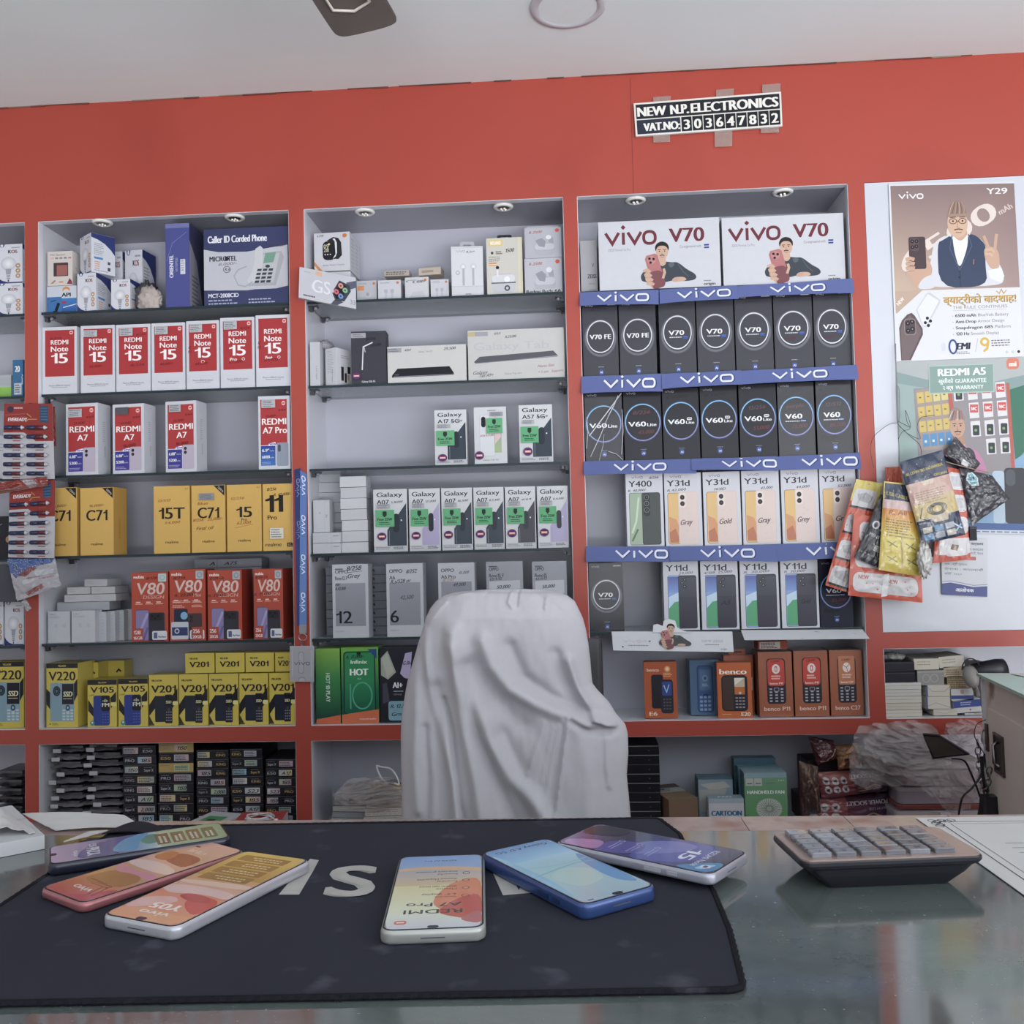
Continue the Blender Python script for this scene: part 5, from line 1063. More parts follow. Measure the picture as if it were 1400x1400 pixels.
# header strips clipped on the shelf fronts
BL = '5e6a9f'
def header(u0, v0a, v0b, u1, v1a, v1b, tu, tw, label, bent=.004, skew=0, Y=D-.002):
    q = [at(u0, v0a, Y), at(u1, v1a, Y), at(u1+skew, v1b, Y-.012), at(u0+skew*.3, v0b, Y-.012)]
    W_ = (u1-u0); H_ = 20
    c = Cv(W_, H_); vivo(c, tu-u0+.9, 15.4, 9.5, tw, '2a3570', 3.6); vivo(c, tu-u0, 15, 9.5, tw, 'dfe1f0', 2.6)
    flat_sheet('header_strip', q, c, .0009, CARD, label, 'sign', 'blue header strips', edge=BL, bend=lambda a, b: bent*sin(a*pi)*b+.0008*sin(a*9), n=6, maxe=.12)
rows = ['above the dark grey ring boxes', 'above the black boxes with blue rings', 'above the gold phone boxes', 'above the green and violet boxes']
R_ = [((792.5, 400, 418.5, 900.5, 396.5, 416.5, 817, 69), (901.5, 396.3, 415.5, 1007.5, 390.5, 409, 926, 71), (1007, 391.5, 407, 1166, 381, 401, 1053, 73)),
      ((794.8, 515, 538, 906, 511, 535.5, 826, 69), (904.5, 511.5, 532, 1013, 506.5, 526, 930, 71), (1011, 507.5, 526, 1171.5, 499, 519, 1056, 73)),
      ((798, 631, 649.5, 952, 627.5, 647.5, 840, 70), (945, 627.5, 643, 1061, 624, 644, 987, 73), (1059.5, 624.5, 643, 1175.5, 619, 641.5, 1096, 74)),
      ((801, 747, 768.5, 917, 747, 768.5, 842, 70), (915, 747.5, 767, 1060, 744.5, 768, 958, 72), (1058.5, 744.5, 768, 1176, 740, 762, 1102, 73))]
for j, row in enumerate(R_):
    for i, t in enumerate(row):
        header(*t, 'blue header strip with white lettering, %s one %s' % (['left', 'middle', 'right'][i], rows[j]), Y=D-.002-.0022*(i % 2), skew=[0, 1.5, 2][i])
# cut-out strips with the printed man
def cutout(q, label, man_=True, tilt=0):
    c = Cv(170, 30); vivo(c, 16, 17, 3, 24, 'b9a8ae', .6); c.T('V70 5G', 42, 17, 3, 'b9a8ae', w=12); c.fine(22, 21, 28, 1, 3, 1.5, '8a8c94'); c.rect(52, 14, 54, 16, '2f3d8c')
    c.T('50MP ZEISS', 126, 16, 3.4, 'a3a0a8', w=30); c.fine(130, 19, 20, 1, 3, 1.4, '8a8c94'); c.T('origin', 152, 27, 2.6, '35323c', w=9); c.circ(14, 24, 1.3, '2b2b33', n=8)
    m_ = MB()
    o = flat_sheet('cutout_strip', q, c, .0011, CARD, label, 'sign', edge='cfd0d6')
    S = bil(q); nv = (q[1]-q[0]).cross(q[0]-q[3]).normalized(); nv = nv if nv.y < 0 else -nv
    org = (q[2]+q[3])/2
    if man_:
        cc = Cv(170, 30)
        out = [(58, 2), (60, -10), (66, -11), (73, -8), (75, -16), (82, -19), (91, -16), (93, -6), (100, -1), (112, 2)]
        cc.poly(out, 'd6d7dc'); man(cc, 84, -4, .42, shirt='4a4a4c')
        fn = lambda a, b, l: tuple(S(a, b)+nv*(.0011+.003+l)-org)
        k = MB().cv(cc, fn, free=True); fb = lambda a, b, l: tuple(S(a, b)+nv*.0016-org)
        pts = [fb(x/170, y/30, 0) for x, y in out]; t = tessellate_polygon([[Vector((x, y, 0)) for x, y in out]])
        k.add(pts, [tuple(x_) for x_ in t], 'c9cad0'); n = len(pts); P2 = [fn(x/170, y/30, EPS) for x, y in out]
        k.add(pts+P2, [(i, (i+1) % n, n+(i+1) % n, n+i) for i in range(n)], 'c9cad0')
        k.build('printed_figure', CARD, o)
    return o
cutout([at(836, 863.5, D-.003), at(1001, 863.5, D-.003), at(1003, 891.5, D-.016), at(838.5, 889.5, D-.016)], 'white shelf strip with a cut-out man raising a pink phone, left one')
q = [at(1013, 862, D-.001), at(1179, 861, D-.001), at(1189, 873.5, D-.035), at(1018, 875.5, D-.035)]
c = Cv(170, 30); vivo(c, 20, 17, 3, 24, 'b9a8ae', .6); c.T('50MP ZEISS', 126, 16, 4, 'a3a0a8', w=30); c.poly([(60, 8), (76, 4), (92, 20), (80, 28), (66, 22)], '9a6262').poly([(84, 8), (104, 6), (130, 16), (126, 21), (96, 22)], '33333c').poly([(58, 12), (64, 8), (70, 16), (62, 20)], 'c4a28e').rect(92, 17, 106, 21, 'c4a28e')
flat_sheet('cutout_strip', q, c, .0011, CARD, 'white shelf strip folded forward beneath the packets, its printed man foreshortened', 'sign', edge='cfd0d6')
z = zf
BO = 'b05a38'
put('keypad_phone_box', 'slim orange box with two black phones standing apart from the others', 880.5, 926, 905, z, benco('E6'), d=.035, col=BO, side='9a4a2c', Y=D+.025, rz=radians(-3), m=GLOSSY)
put('keypad_phone_box', 'slate blue keypad phone box beside the orange window box', 943, 984, 903, z, benco('blue'), d=.05, col='55708f', side='3f5874', topc='6a8098', Y=D+.06, rz=radians(3), m=GLOSSY)
o = put('keypad_phone_box', 'orange window box with large white lettering in front of another orange box', 980.5, 1028, 906, z, benco('E20'), d=.03, col='c0653a', side='9a4a2c', Y=D+.016, rz=radians(-2), m=GLOSSY)
o = put('keypad_phone_box', 'orange box with rounded hanger standing behind the window box', 990, 1031, 896, z, Cv(100, 160).rect(0, 0, 100, 12, 'a85a3c').rect(82, 60, 96, 96, 'd9d2cc').fine(84, 62, 10, 10, 3, 1, '55565e'), d=.03, col='b0603c', Y=D+.07, m=SHRINK)
hanger(o, .04, .014, 'b06a48')
for i, (a, c, t, kd) in enumerate(((1037, 1084, 891.5, 'P11'), (1085.5, 1133, 890, 'P11'), (1134.5, 1180, 889, 'C27'))):
    put('keypad_phone_box', ['shrink-wrapped brown-orange keypad phone box under the small printed carton', 'shrink-wrapped brown-orange keypad phone box, middle of the three at right', 'shrink-wrapped box with orange-screened keypad phone, next to the side panel'][i], a, c, t, z, benco(kd, i), d=.075, col='a35f45', side='8a4a34', topc='93786a', Y=D+.025, rz=radians(0), m=SHRINK)
zt = at(1060, 891.5, D+.04).z
put('keypad_phone_box', 'orange and white carton lying on top of a wrapped keypad phone box', 1036, 1077, 876.5, zt+.006, Cv(80, 30).rect(4, 3, 60, 28, 'd0c6c2').fine(7, 6, 50, 4, 5.5, 3, '6a5a5c', 3), d=.05, col='a35038', Y=D+.045)

# ================================================================== LOW BAYS
zl = ZLB+.0018
YL = D+.03
POUCH = mat('pouch_film', .2, .7, .5, vary=.35, scale=30, bump=.8)
def pouch(loc, w_, d_, h_, rz, seed, label, group, tagpos=None, col='77747c'):
    b = MB(); n, m_ = 16, 10; V = []; cl = []; c0 = hx(col)
    for s_ in (1, -1):
        for j in range(m_+1):
            for i in range(n+1):
                x = (i/n-.5); y = j/m_
                e = min(1, 3.2*min(i, n-i)/n)**.6*min(1, 3.2*min(j, m_-j)/m_)**.6
                nz = noise.noise(Vector((x*6, y*5, seed*3.1+s_)))*.28+noise.noise(Vector((x*17, y*13, seed)))*.12
                zz = h_*.5*(1+s_*e*(.82+nz))+h_*.25*sin(x*5+seed)*(.5-y)*.3
                V.append((x*w_*(1+.02*sin(seed+y*8)), y*d_+.004*sin(i*.9+seed), max(.0002, zz)))
                k = .75+.5*abs(noise.noise(Vector((x*9, y*9, seed)))); m1 = min(1, e*1.1); m1 *= m1; c1 = (.055, .053, .062); cl.append(tuple((q*1.25*(1-m1)+r_*m1)*k for q, r_ in zip(c0, c1)))
    F_ = []
    N = (n+1)*(m_+1)
    for j in range(m_):
        for i in range(n):
            a = j*(n+1)+i; F_.append((a, a+1, a+n+2, a+n+1)); F_.append((N+a, N+a+n+1, N+a+n+2, N+a+1))
    rim = [i for i in range(n)]+[j*(n+1)+n for j in range(m_)]+[m_*(n+1)+n-i for i in range(n)]+[(m_-j)*(n+1) for j in range(m_)]
    for i in range(len(rim)): a, c = rim[i], rim[(i+1) % len(rim)]; F_.append((N+a, N+c, c, a))
    b.add(V, F_, cl, True)
    o = b.build('case_pouch', POUCH, None, loc, rz); tag(o, label, 'phone case pouch', group)
    MB().box(-w_*.34, w_*.34, d_*.14, d_*.86, h_*.70, h_*1.02, '3b3a43').build('phone_case', BAG, o)
    if tagpos is not None:
        MB().box(tagpos-.010, tagpos+.010, -.0045, -.0030, h_*.3, h_*.85, 'aeafb6').build('price_tag', CARD, o)
    return o
rn = random.Random(11)
for cidx, (u0, u1, vt, vb) in enumerate(((67, 116, 1022, 1117), (106, 167, 1021, 1117))):
    x0, x1 = at(u0, 1070, YL).x, at(u1, 1070, YL).x; zt_ = at(u0, vt, YL).z; n = 11; h = (zt_-zl)/n
    for i in range(n):
        pouch(((x0+x1)/2+rn.uniform(-.006, .006), YL+(.012 if cidx else 0)+rn.uniform(-.004, .004), zl+i*h), (x1-x0)*rn.uniform(.93, 1.0)*.97, .13, h*.93, radians(rn.uniform(-4, 4)), i+20*cidx,
              'dark phone case in clear pouch, %s in the %s pile of pouches' % ('topmost' if i == n-1 else 'bottommost' if i == 0 else ORD[i]+' from bottom', ['left', 'right'][cidx]), 'phone case pouches in the %s pile' % ['left', 'right'][cidx],
              rn.uniform(-.035, -.01) if rn.random() < .75 else None, rn.choice(['8a878f', '97949b', '7c7982', 'a09da3']))
x0, x1 = at(-20, 1090, YL).x, at(33, 1090, YL).x; zt_ = at(10, 1056, YL).z; n = 7; h = (zt_-zl)/n
for i in range(n):
    pouch(((x0+x1)/2, YL+rn.uniform(0, .01), zl+i*h), (x1-x0)*.95, .12, h*.93, radians(rn.uniform(-4, 4)), 50+i, 'black phone case pouch at the left photo edge, %s in the pile' % ('topmost' if i == n-1 else 'bottommost' if i == 0 else ORD[i]+' from bottom'), 'black pouches at the left photo edge', None, '3b3a42')
FOILS = ['9a9aa8', '8fb4c8', 'c9c6c2', 'b49aa8', '8f9a9a', 'c9ba8a', 'b0b2ba', 'a8b89a', 'c0a6a6']
def blackbox(i, cidx):
    r_ = random.Random(i*7+cidx*31); c = Cv(100, 28)
    c.rect(0, 0, 100, 1.2, '6a6870'); side = r_.random() < .6
    words = ['Super X', 'KING', 'KING', 'PRO', 'E50', 'Super X']; wd_ = r_.choice(words)
    f = r_.choice(FOILS); x0 = 44 if side else 4; x1 = x0+r_.uniform(36, 52)
    c.rect(x0, 5, x1, 24, f, r_.choice(FOILS), horiz=True)
    if r_.random() < .5: c.fine(x0+3, 9, x1-x0-6, 3, 5, 2.4, '3a3a44', i)
    else: c.hw(r_.choice(['185', 'A54', '2,000', 'A17', 'S23', '1150']), x0+8, 21, 11, '1d1d26', w=(x1-x0)*.7, rot=0)
    tx = 6 if side else 62
    c.T(wd_, tx, 20, 8, r_.choice(['b89a5a', '8a8a94', 'a9a9b2']), w=28, b=.04); c.fine(tx, 7, 24, 1, 3, 2, '6a6a74', i)
    return c
top = [1019, 1015.5, 1025, 1023.5, 1038]; cols = [(168, 214.5), (216, 265), (268.5, 313.5), (315, 360), (362.5, 405)]
for k, ((u0, u1), vt) in enumerate(zip(cols, top)):
    x0, x1 = at(u0, 1070, YL).x, at(u1, 1070, YL).x; zt_ = at(u0, vt, YL).z; n = 9 if k < 4 else 8; h = (zt_-zl)/n
    for i in range(n):
        yj = rn.uniform(-.003, .004)
        gold = (k == 1 and i in (n-1, n-3))
        carton('accessory_box', (x1-x0)*rn.uniform(.965, .99), .12, h-.0014, 'b39a5c' if gold else '202028', blackbox(i, k), side='15151b', topc='2e2d36', loc=((x0+x1)/2+rn.uniform(-.0008, .0008), YL+yj, zl+i*h), rz=radians(rn.uniform(-.35, .35)),
               label='flat black box with foil label, %s in the %s stack' % ('topmost' if i == n-1 else 'bottommost' if i == 0 else ORD[i]+' up', ['leftmost', 'second', 'middle', 'fourth', 'rightmost'][k]), group='flat black boxes in the %s stack' % ['leftmost', 'second', 'middle', 'fourth', 'rightmost'][k], m=GLOSSY)
# middle low bay: papers and plastic left of the chair
p = at(478, 1100, D+.11)
def stackbox(name, label, u0, u1, vt, vb, Y, d, col, front=None, cat='box', **k):
    z0 = max(zl, at((u0+u1)/2, vb, Y).z); return put(name, label, u0, u1, vt, z0, front, Y=Y, d=d, col=col, cat=cat, **k)
for i in range(6):
    carton('booklet', .085, .11, .0125, ['8a8c94', 'b0aeae', '9a9ca4', 'bdbbb8', 'a3a4aa', 'b5b3b0'][i], loc=(at(468, 1100, D).x+.002*i, D+.045+.002*i, zl+.0138*i), rz=radians(-7+1*i), label='flat grey booklet, %s of the pile in the low middle bay' % ('topmost' if i == 5 else 'bottommost' if i == 0 else ORD[i]+' from bottom'), cat='booklet', group='grey booklets in the low middle bay')
for i in range(5):
    carton('paper_stack', .11, .12, .0175, ['c4bfb6', 'b9b6b2', 'c9c6c0', 'c2beb4', 'cfccc8'][i], Cv(100, 16).fine(4, 3, 90, 3, 4.5, 1, '9a968e', i), loc=(at(524, 1100, D).x+.003*i, D+.025+.002*i, zl+.0188*i), rz=radians(12-2*i), label='pale paper bundle, %s of the pile beside the covered chair' % ('topmost' if i == 4 else 'bottommost' if i == 0 else ORD[i]+' from bottom'), cat='papers', group='pale paper bundles beside the covered chair')
zz = zl+.0188*5+.002
q0 = at(534, 1110, D+.03).x
k = MB().box(-.035, .03, 0, .05, 0, .012, 'b99c62').box(-.02, .028, .004, .046, .0121, .0135, '24232b')
tag(k.build('gold_carton', CARD, None, (q0, D+.03, zz), radians(24)), 'small gold and black carton on the paper bundles beside the chair', 'box')
b = MB(); pts = []
for i in range(34):
    a = i/33*2*pi*1.15; pts.append((q0-.005+.030*cos(a+1.2), D+.03+.018*sin(a), zz+.036+.020*sin(a+.4)+.004*cos(3*a)))
b.tube(pts, .0022, 'd9dade', 6); tag(b.build('white_cable', PLAST), 'white cable loop on the gold carton, half behind the covered chair', 'cable')
# wide low bay
for i in range(9):
    hh = (at(880, 1019, YL).z-zl)/9
    carton('accessory_box', at(902, 1060, YL).x-at(848, 1060, YL).x, .13, hh-.0012, '1c1c24', Cv(100, 22).rect(0, 0, 100, 1.4, '8a8a8a' if i % 3 else '4a4a54').circ(74, 12, 1.6, '5a5a64', n=8), side='24242c', topc='2b2b34', loc=(at(875, 1060, YL).x, YL, zl+i*hh), rz=radians(rn.uniform(-.8, .8)),
           label='flat black box, %s of the stack right beside the covered chair' % ('topmost' if i == 8 else 'bottommost' if i == 0 else ORD[i]+' up'), group='flat black boxes beside the covered chair', m=GLOSSY)
p0 = at(930, 1095, YL).x
o = MB(); L_ = .14; 
kt = Cv(60, 120).rect(0, 30, 60, 64, 'b9b7b4').fine(6, 34, 30, 5, 5, 2.4, '4a4844', 2).rect(0, 0, 60, 30, '5c4c40').T('BOND', 5, 44, 8, '3a3630', w=18, b=.06)
carton('brown_carton', .072, .14, .075, '7a6450', None, side='6a5544', topc='8a735a', top=kt, loc=(at(934, 1110, D+.02).x, D+.01, zl), rz=radians(16), label='brown carton with white label beside the black box stack')
fanb = Cv(80, 100).rect(0, 0, 80, 14, '9fb2bc').T('CARTOON', 6, 52, 15, '3a6f98', w=68, b=.07).T('FAN', 6, 74, 15, '3a6f98', w=34, b=.07).circ(60, 67, 6, 'b86a5c').circ(48, 67, 3, '6a4a3a')
put('fan_box', 'pale blue carton behind the small cartoon fan box', 955, 1003, 1066, zl, Cv(80, 100).poly([(4, 10), (60, 4), (76, 16), (30, 24)], 'b3b0aa').poly([(2, 22), (66, 20), (50, 70), (4, 70)], 'a8a6a4'), Y=D+.06, d=.06, col='8a9aa6', topc='6d8a9a', side='5f7684')
put('fan_box', 'small white and blue cartoon fan box in front of pale blue carton', 969, 1018, 1092, zl, fanb, Y=D+.012, d=.035, col='c3c8cc', topc='8fa9b8', top=Cv(80, 40).T('FAN', 24, 30, 14, 'dfe3e6', w=30, b=.05))
hf = Cv(60, 100).rect(0, 0, 60, 8, '8aa8b0').rect(0, 8, 60, 100, '6fa07e', '5d9a58').rect(2, 9, 13, 22, 'b9bcb8').rect(14, 9, 25, 22, 'b9bcb8').fine(4, 17, 7, 1, 2, 2, '55565e').fine(16, 17, 7, 1, 2, 2, '55565e').T('HANDHELD FAN', 4, 36, 6, 'e3ebe2', w=52, b=.05).T('3 in 1', 48, 14, 2.6, 'dfe8df', w=8).line([(30, 18), (44, 17)], .8, '4f7a58')
hf.circ(34, 62, 19, '8aa890').circ(34, 62, 17.5, 'c2cac2')
for i in range(30): a = 2*pi*i/30; hf.line([(34+4*cos(a), 62+4*sin(a)), (34+16.5*cos(a+.3), 62+16.5*sin(a+.3))], .8, '6f8576'); hf.L -= 1
hf.L += 1; hf.circ(34, 62, 4, 'a9b5aa').rect(32, 84, 36, 99, 'c2cac2')
put('fan_box', 'green handheld fan box in front of two blue-grey cartons', 1018, 1077, 1057, zl, hf, Y=D+.014, d=.05, col='6fa07e', topc='8faab4', side='4f7078')
put('fan_box', 'blue-grey carton right behind the green handheld fan box', 1010, 1068, 1049, zl, None, Y=D+.072, d=.03, col='58808c', topc='7f9aa6', side='4a6a78')
put('fan_box', 'tall blue-grey carton at the back behind the green fan box', 1004, 1062, 1037, zl, None, Y=D+.112, d=.035, col='4d7280', topc='6f8a98', side='40606e')

def pack(name, label, cat, px, Y, bulge, c, group=None, col='c9c9cc', m=None, edge=None, wave=.002, seed=0, sink=0, parent=None, backY=0, maxe=.05, n=26, rim=.0):
    """soft packet hung on four pixel corners (TL TR BR BL); Y may differ per corner"""
    Ys = Y if isinstance(Y, (list, tuple)) else [Y]*4
    q = [at(u, v, y) for (u, v), y in zip(px, Ys)]; S = bil(q); nv = (q[1]-q[0]).cross(q[0]-q[3]).normalized(); nv = nv if nv.y < 0 else -nv
    org = (q[2]+q[3])/2
    def bz(a, b_):
        e = max(0, (1-abs(2*a-1)**2.4))*max(0, (1-abs(2*b_-1)**2.4))
        return bulge*e**.7+wave*noise.noise(Vector((a*5+seed, b_*7, seed*1.7)))+wave*.6*noise.noise(Vector((a*13, b_*15+seed, 2)))
    fn = lambda a, b_, l: tuple(S(a, b_)+nv*(bz(a, b_)+.0006+l)-org)
    fb = lambda a, b_: tuple(S(a, b_)+nv*(-bulge*.5*max(0, (1-abs(2*a-1)**2.4))*max(0, (1-abs(2*b_-1)**2.4))+wave*noise.noise(Vector((a*5+seed, b_*7, seed*1.7)))+wave*.6*noise.noise(Vector((a*13, b_*15+seed, 2)))-.0006)-org)
    b = MB(); k = n
    V = [fn(i/k, j/k, 0) for j in range(k+1) for i in range(k+1)]; Vb = [fb(i/k, j/k) for j in range(k+1) for i in range(k+1)]
    fs = [(j*(k+1)+i, (j+1)*(k+1)+i, (j+1)*(k+1)+i+1, j*(k+1)+i+1) for j in range(k) for i in range(k)]
    b.add(V, fs, col, True); b.add(Vb, [f[::-1] for f in fs], edge or col, True)
    rimi = [(i, 0) for i in range(k)]+[(k, j) for j in range(k)]+[(k-i, k) for i in range(k)]+[(0, k-j) for j in range(k)]; m_ = len(rimi)
    R = [fn(i/k, j/k, 0) for i, j in rimi]+[fb(i/k, j/k) for i, j in rimi]
    b.add(R, [(i, (i+1) % m_, m_+(i+1) % m_, m_+i) for i in range(m_)], edge or col)
    if c: b.cv(c, fn, maxe, eps=.00016, l0=9)
    o = b.build(name, m or SHRINK, parent, org if parent is None else org-parent.location); o['_'] = 0; del o['_']
    if label: tag(o, label, cat, group)
    return o
def socket(n):
    c = Cv(120, 40); c.rect(0, 0, 60, 40, 'a8605c', '7a3a4c').rect(60, 0, 120, 40, '6a3a4a', '4a3050', horiz=True)
    for j in range(2):
        for i in range(3): c.circ(14+i*15, 13+j*14, 6, 'd0c8cc', n=14).poly([(11+i*15, 12+j*14), (17+i*15, 11+j*14), (16+i*15, 16+j*14), (12+i*15, 15+j*14)], '2e2a38')
    c.T('POWER SOCKET', 118, 6, 6, 'd9d0d6', w=60, rot=pi, b=.05); c.T('WITH USB', 116, 16, 3, 'c0a8b4', w=26, rot=pi)
    c.line([(64, 26), (80, 30), (96, 24), (110, 30)], 2, 'c09a5a').rect(66, 32, 112, 33, 'b8aab4')
    return c
def wrapper(n):
    c = Cv(60, 50); c.rect(0, 0, 60, 50, '4a2830', '5c2c34').T('VICARTER', 10, 36, 6, 'd9c6ba', w=36, rot=-.25, b=.05).line([(8, 44), (26, 46), (46, 36), (56, 22)], 2, 'c9b0a2').fine(12, 10, 30, 3, 4, 1.6, '7a5a62', n); return c
zz = zl+.0005
for i, (px, cvs, lab) in enumerate((
    ([(1096, 1092), (1214, 1085), (1216, 1124), (1097, 1127)], socket(1), 'purple power socket packet, lowest of the plastic-wrapped pile'),
    ([(1114, 1056), (1206, 1050), (1213, 1080), (1124, 1092)], socket(0), 'pink power socket packet with six round icons, middle of the pile'),
    ([(1104, 1006), (1140, 1012), (1146, 1036), (1118, 1046)], wrapper(1), 'dark maroon wrapped packet topping the power socket pile'),
    ([(1142, 1020), (1172, 1016), (1178, 1048), (1146, 1052)], Cv(40, 40).rect(0, 0, 40, 40, '8a6244').line([(4, 36), (14, 14), (30, 4)], 5, 'c9905a').circ(26, 26, 9, 'b5623a').rect(10, 20, 20, 34, '55302a'), 'orange and brown wrapped packet beside the maroon packet'),
    ([(1092, 1040), (1118, 1048), (1122, 1112), (1094, 1112)], Cv(40, 60).rect(0, 0, 40, 60, '5c4438', '33262c').line([(10, 4), (30, 30), (34, 56)], 3, '8a6a50'), 'brown wrapped packet standing at the left of the socket pile'))):
    pack('socket_packet', lab, 'packet', px, [D+.05+.012*(i in (0,))-.006*i]*4, .016, cvs, group='wrapped power socket packets', col='4a3440', m=SHRINK, seed=i+3, wave=.004)
carton('packet_carton', .19, .10, .055, '54403a', None, loc=(at(1152, 1120, D+.08).x, D+.08, zl), rz=0.0, label='dark carton under the wrapped power socket packets')
carton('packet_carton', .16, .08, .085, '3a2a34', None, loc=(at(1150, 1080, D+.1).x, D+.095, zl+.0565), rz=0.05, label='dark carton behind the six-icon socket packet')
# clear organiser boxes, right
zz = zl
for i, (u0, u1, h_, c_, dpt) in enumerate(((1222, 1352, .052, 'a8a4aa', .14), (1226, 1350, .010, '8a4a44', .13), (1228, 1352, .038, '9a96a0', .14), (1236, 1346, .036, 'b0abb2', .13), (1250, 1340, .022, 'a8a2aa', .12))):
    x0, x1 = at(u0, 1090, D).x, at(u1, 1090, D).x
    b = MB()
    pr = rr_pts(-(x1-x0)/2, 0, (x1-x0)/2, dpt, .014)
    b.prism(pr, 0, h_*.72, c_, smooth=False); pr2 = rr_pts(-(x1-x0)/2-.003, -.003, (x1-x0)/2+.003, dpt+.003, .016)
    b.prism(pr2, h_*.74, h_*.96, ['b9b5ba', '9a5048', 'b0acb2', 'c2bec4', '9c968c'][i])
    o = b.build('organiser_box', mat('cloudy_plastic', .22, .6, .4, vary=.2, scale=22), None, ((x0+x1)/2, D-.015+.005*i, zz)); zz += h_+.0008
    tag(o, ['cloudy plastic organiser box, lowest of the right-hand pile', 'thin dark red tray between two cloudy organiser boxes', 'cloudy plastic organiser box resting on the dark red tray', 'cloudy plastic organiser box, second from top of the pile', 'flat cloudy lid topping the organiser pile under the crumpled bag'][i], 'storage box', 'cloudy organiser boxes at right')
    if i != 1:
        k = MB().box(-.012, .012, -.006, -.0032, h_*.4, h_*.9, 'd3d1d6'); k.build('latch', PLAST, o)
ztop = zz
def film_bag(name, label, sheets, seed):
    """thin film bag: folded, streaky sheets of film in one mesh"""
    b = MB(); org = None
    for k, (px, Y, amp, ang) in enumerate(sheets):
        q = [at(u, v, Y) for u, v in px]; S = bil(q); nv = (q[1]-q[0]).cross(q[0]-q[3]).normalized(); nv = nv if nv.y < 0 else -nv
        if org is None: org = (q[2]+q[3])/2
        n = 64; V_ = []; ca, sa = cos(ang), sin(ang); sd = seed+k*7.3
        for j in range(n+1):
            for i in range(n+1):
                x, y = 2*i/n-1, 2*j/n-1
                ex, ey = x*sqrt(max(0, 1-y*y*.42)), y*sqrt(max(0, 1-x*x*.42))
                r_ = 1+.16*noise.noise(Vector((atan2(ey, ex)*1.4, sd, 0)))+.05*noise.noise(Vector((atan2(ey, ex)*5, sd, 3)))
                fx, fy = .5+ex*.5*r_, .5+ey*.5*r_
                a_, b_ = (fx*ca+fy*sa), (-fx*sa+fy*ca)
                w1 = noise.noise(Vector((fx*2+sd, fy*2, 1)))*.5
                d_ = amp*((1-abs(noise.noise(Vector((a_*2.2+sd, b_*7+w1*3, 0)))*2))*.6+(1-abs(noise.noise(Vector((a_*5+sd, b_*17+w1*6, 2)))*2))*.25+.5*noise.noise(Vector((fx*2.2, fy*2.2, sd))))
                V_.append(tuple(S(fx, fy)+nv*d_-org))
        b.add(V_, [(j*(n+1)+i, (j+1)*(n+1)+i, (j+1)*(n+1)+i+1, j*(n+1)+i+1) for j in range(n) for i in range(n)], 'a9a0a0', True)
    return tag(b.build(name, FILMB, None, org), label, 'bag')
film_bag('plastic_bag', 'big crumpled cloudy plastic bag hanging over the red rail at right', [
    ([(1158, 984), (1290, 984), (1300, 1068), (1168, 1076)], D-.045, .026, .5), ([(1166, 990), (1282, 982), (1292, 1062), (1180, 1062)], D-.025, .022, -.6),
    ([(1178, 996), (1272, 990), (1280, 1056), (1186, 1060)], D-.065, .022, 1.1), ([(1160, 1014), (1222, 1020), (1206, 1082), (1158, 1072)], D-.05, .016, 1.3), ([(1196, 1010), (1290, 1006), (1296, 1050), (1200, 1052)], D-.078, .016, .25)], 31)
film_bag('plastic_bag', 'cloudy plastic bag draped over the organiser boxes beside the safe', [
    ([(1226, 1034), (1348, 1030), (1346, 1102), (1246, 1078)], D-.105, .016, .7), ([(1240, 1036), (1344, 1040), (1342, 1092), (1262, 1096)], D-.118, .014, -.4), ([(1262, 1046), (1334, 1044), (1330, 1112), (1280, 1106)], D-.130, .012, 1.2)], 57)
film_bag('plastic_bag', 'small crumpled plastic bag between the black tablet and the safe', [
    ([(1284, 984), (1348, 980), (1350, 1040), (1296, 1022)], D-.035, .020, .6), ([(1290, 990), (1346, 988), (1346, 1034), (1304, 1028)], D-.055, .016, -.5)], 83)
q = [at(1262, 1002, D-.135), at(1284, 1004, D-.15), at(1326, 1030, D-.145), at(1276, 1036, D-.13)]
flat_sheet('black_tablet', q, Cv(60, 40).poly(rr_pts(3, 3, 57, 37, 3), '4a4644').poly([(16, 10), (30, 8), (44, 24), (20, 28)], '8a8272'), .007, GLOSSY, 'black slab with glossy face lying in the crumpled plastic bags', 'tablet', edge='24232b')
film_bag('plastic_bag', 'crumpled clear plastic bag lying on papers left of the covered chair', [
    ([(454, 1064), (556, 1060), (552, 1104), (462, 1112)], D+.022, .016, .4), ([(462, 1068), (546, 1064), (548, 1098), (470, 1100)], D+.012, .014, -.5)], 21)
# recess at right: old cartons
zr = ZRB+.0018
def rbox(name, label, u0, u1, vt, vb, Y, d, col, front=None, rz=0, **k): 
    z0 = max(zr, at((u0+u1)/2, vb, Y).z); return put(name, label, u0, u1, vt, z0, front, Y=Y, d=d, col=col, rz=rz, **k)
hh = (at(1234, 933, D+.02).z-zr)/5
for i in range(5):
    x0, x1 = at(1209, 955, D+.02).x, at(1260, 955, D+.02).x
    carton('white_carton', (x1-x0)-.001*(i % 2), .10, hh-.0008, ['c9c2b4', 'c4bdb0', 'c6c2ba', 'c0bdb8', 'c4c2be'][i], Cv(100, 18).rect(0, 8, 100, 9, 'a39c90'), loc=((x0+x1)/2, D+.02, zr+i*hh), label='flat cream box, %s of the five beside the red post' % ('topmost' if i == 4 else 'bottommost' if i == 0 else ORD[i]+' from bottom'), group='flat cream boxes beside the red post')
z5 = zr+5*hh; h2 = (at(1228, 905, D+.02).z-z5)/2
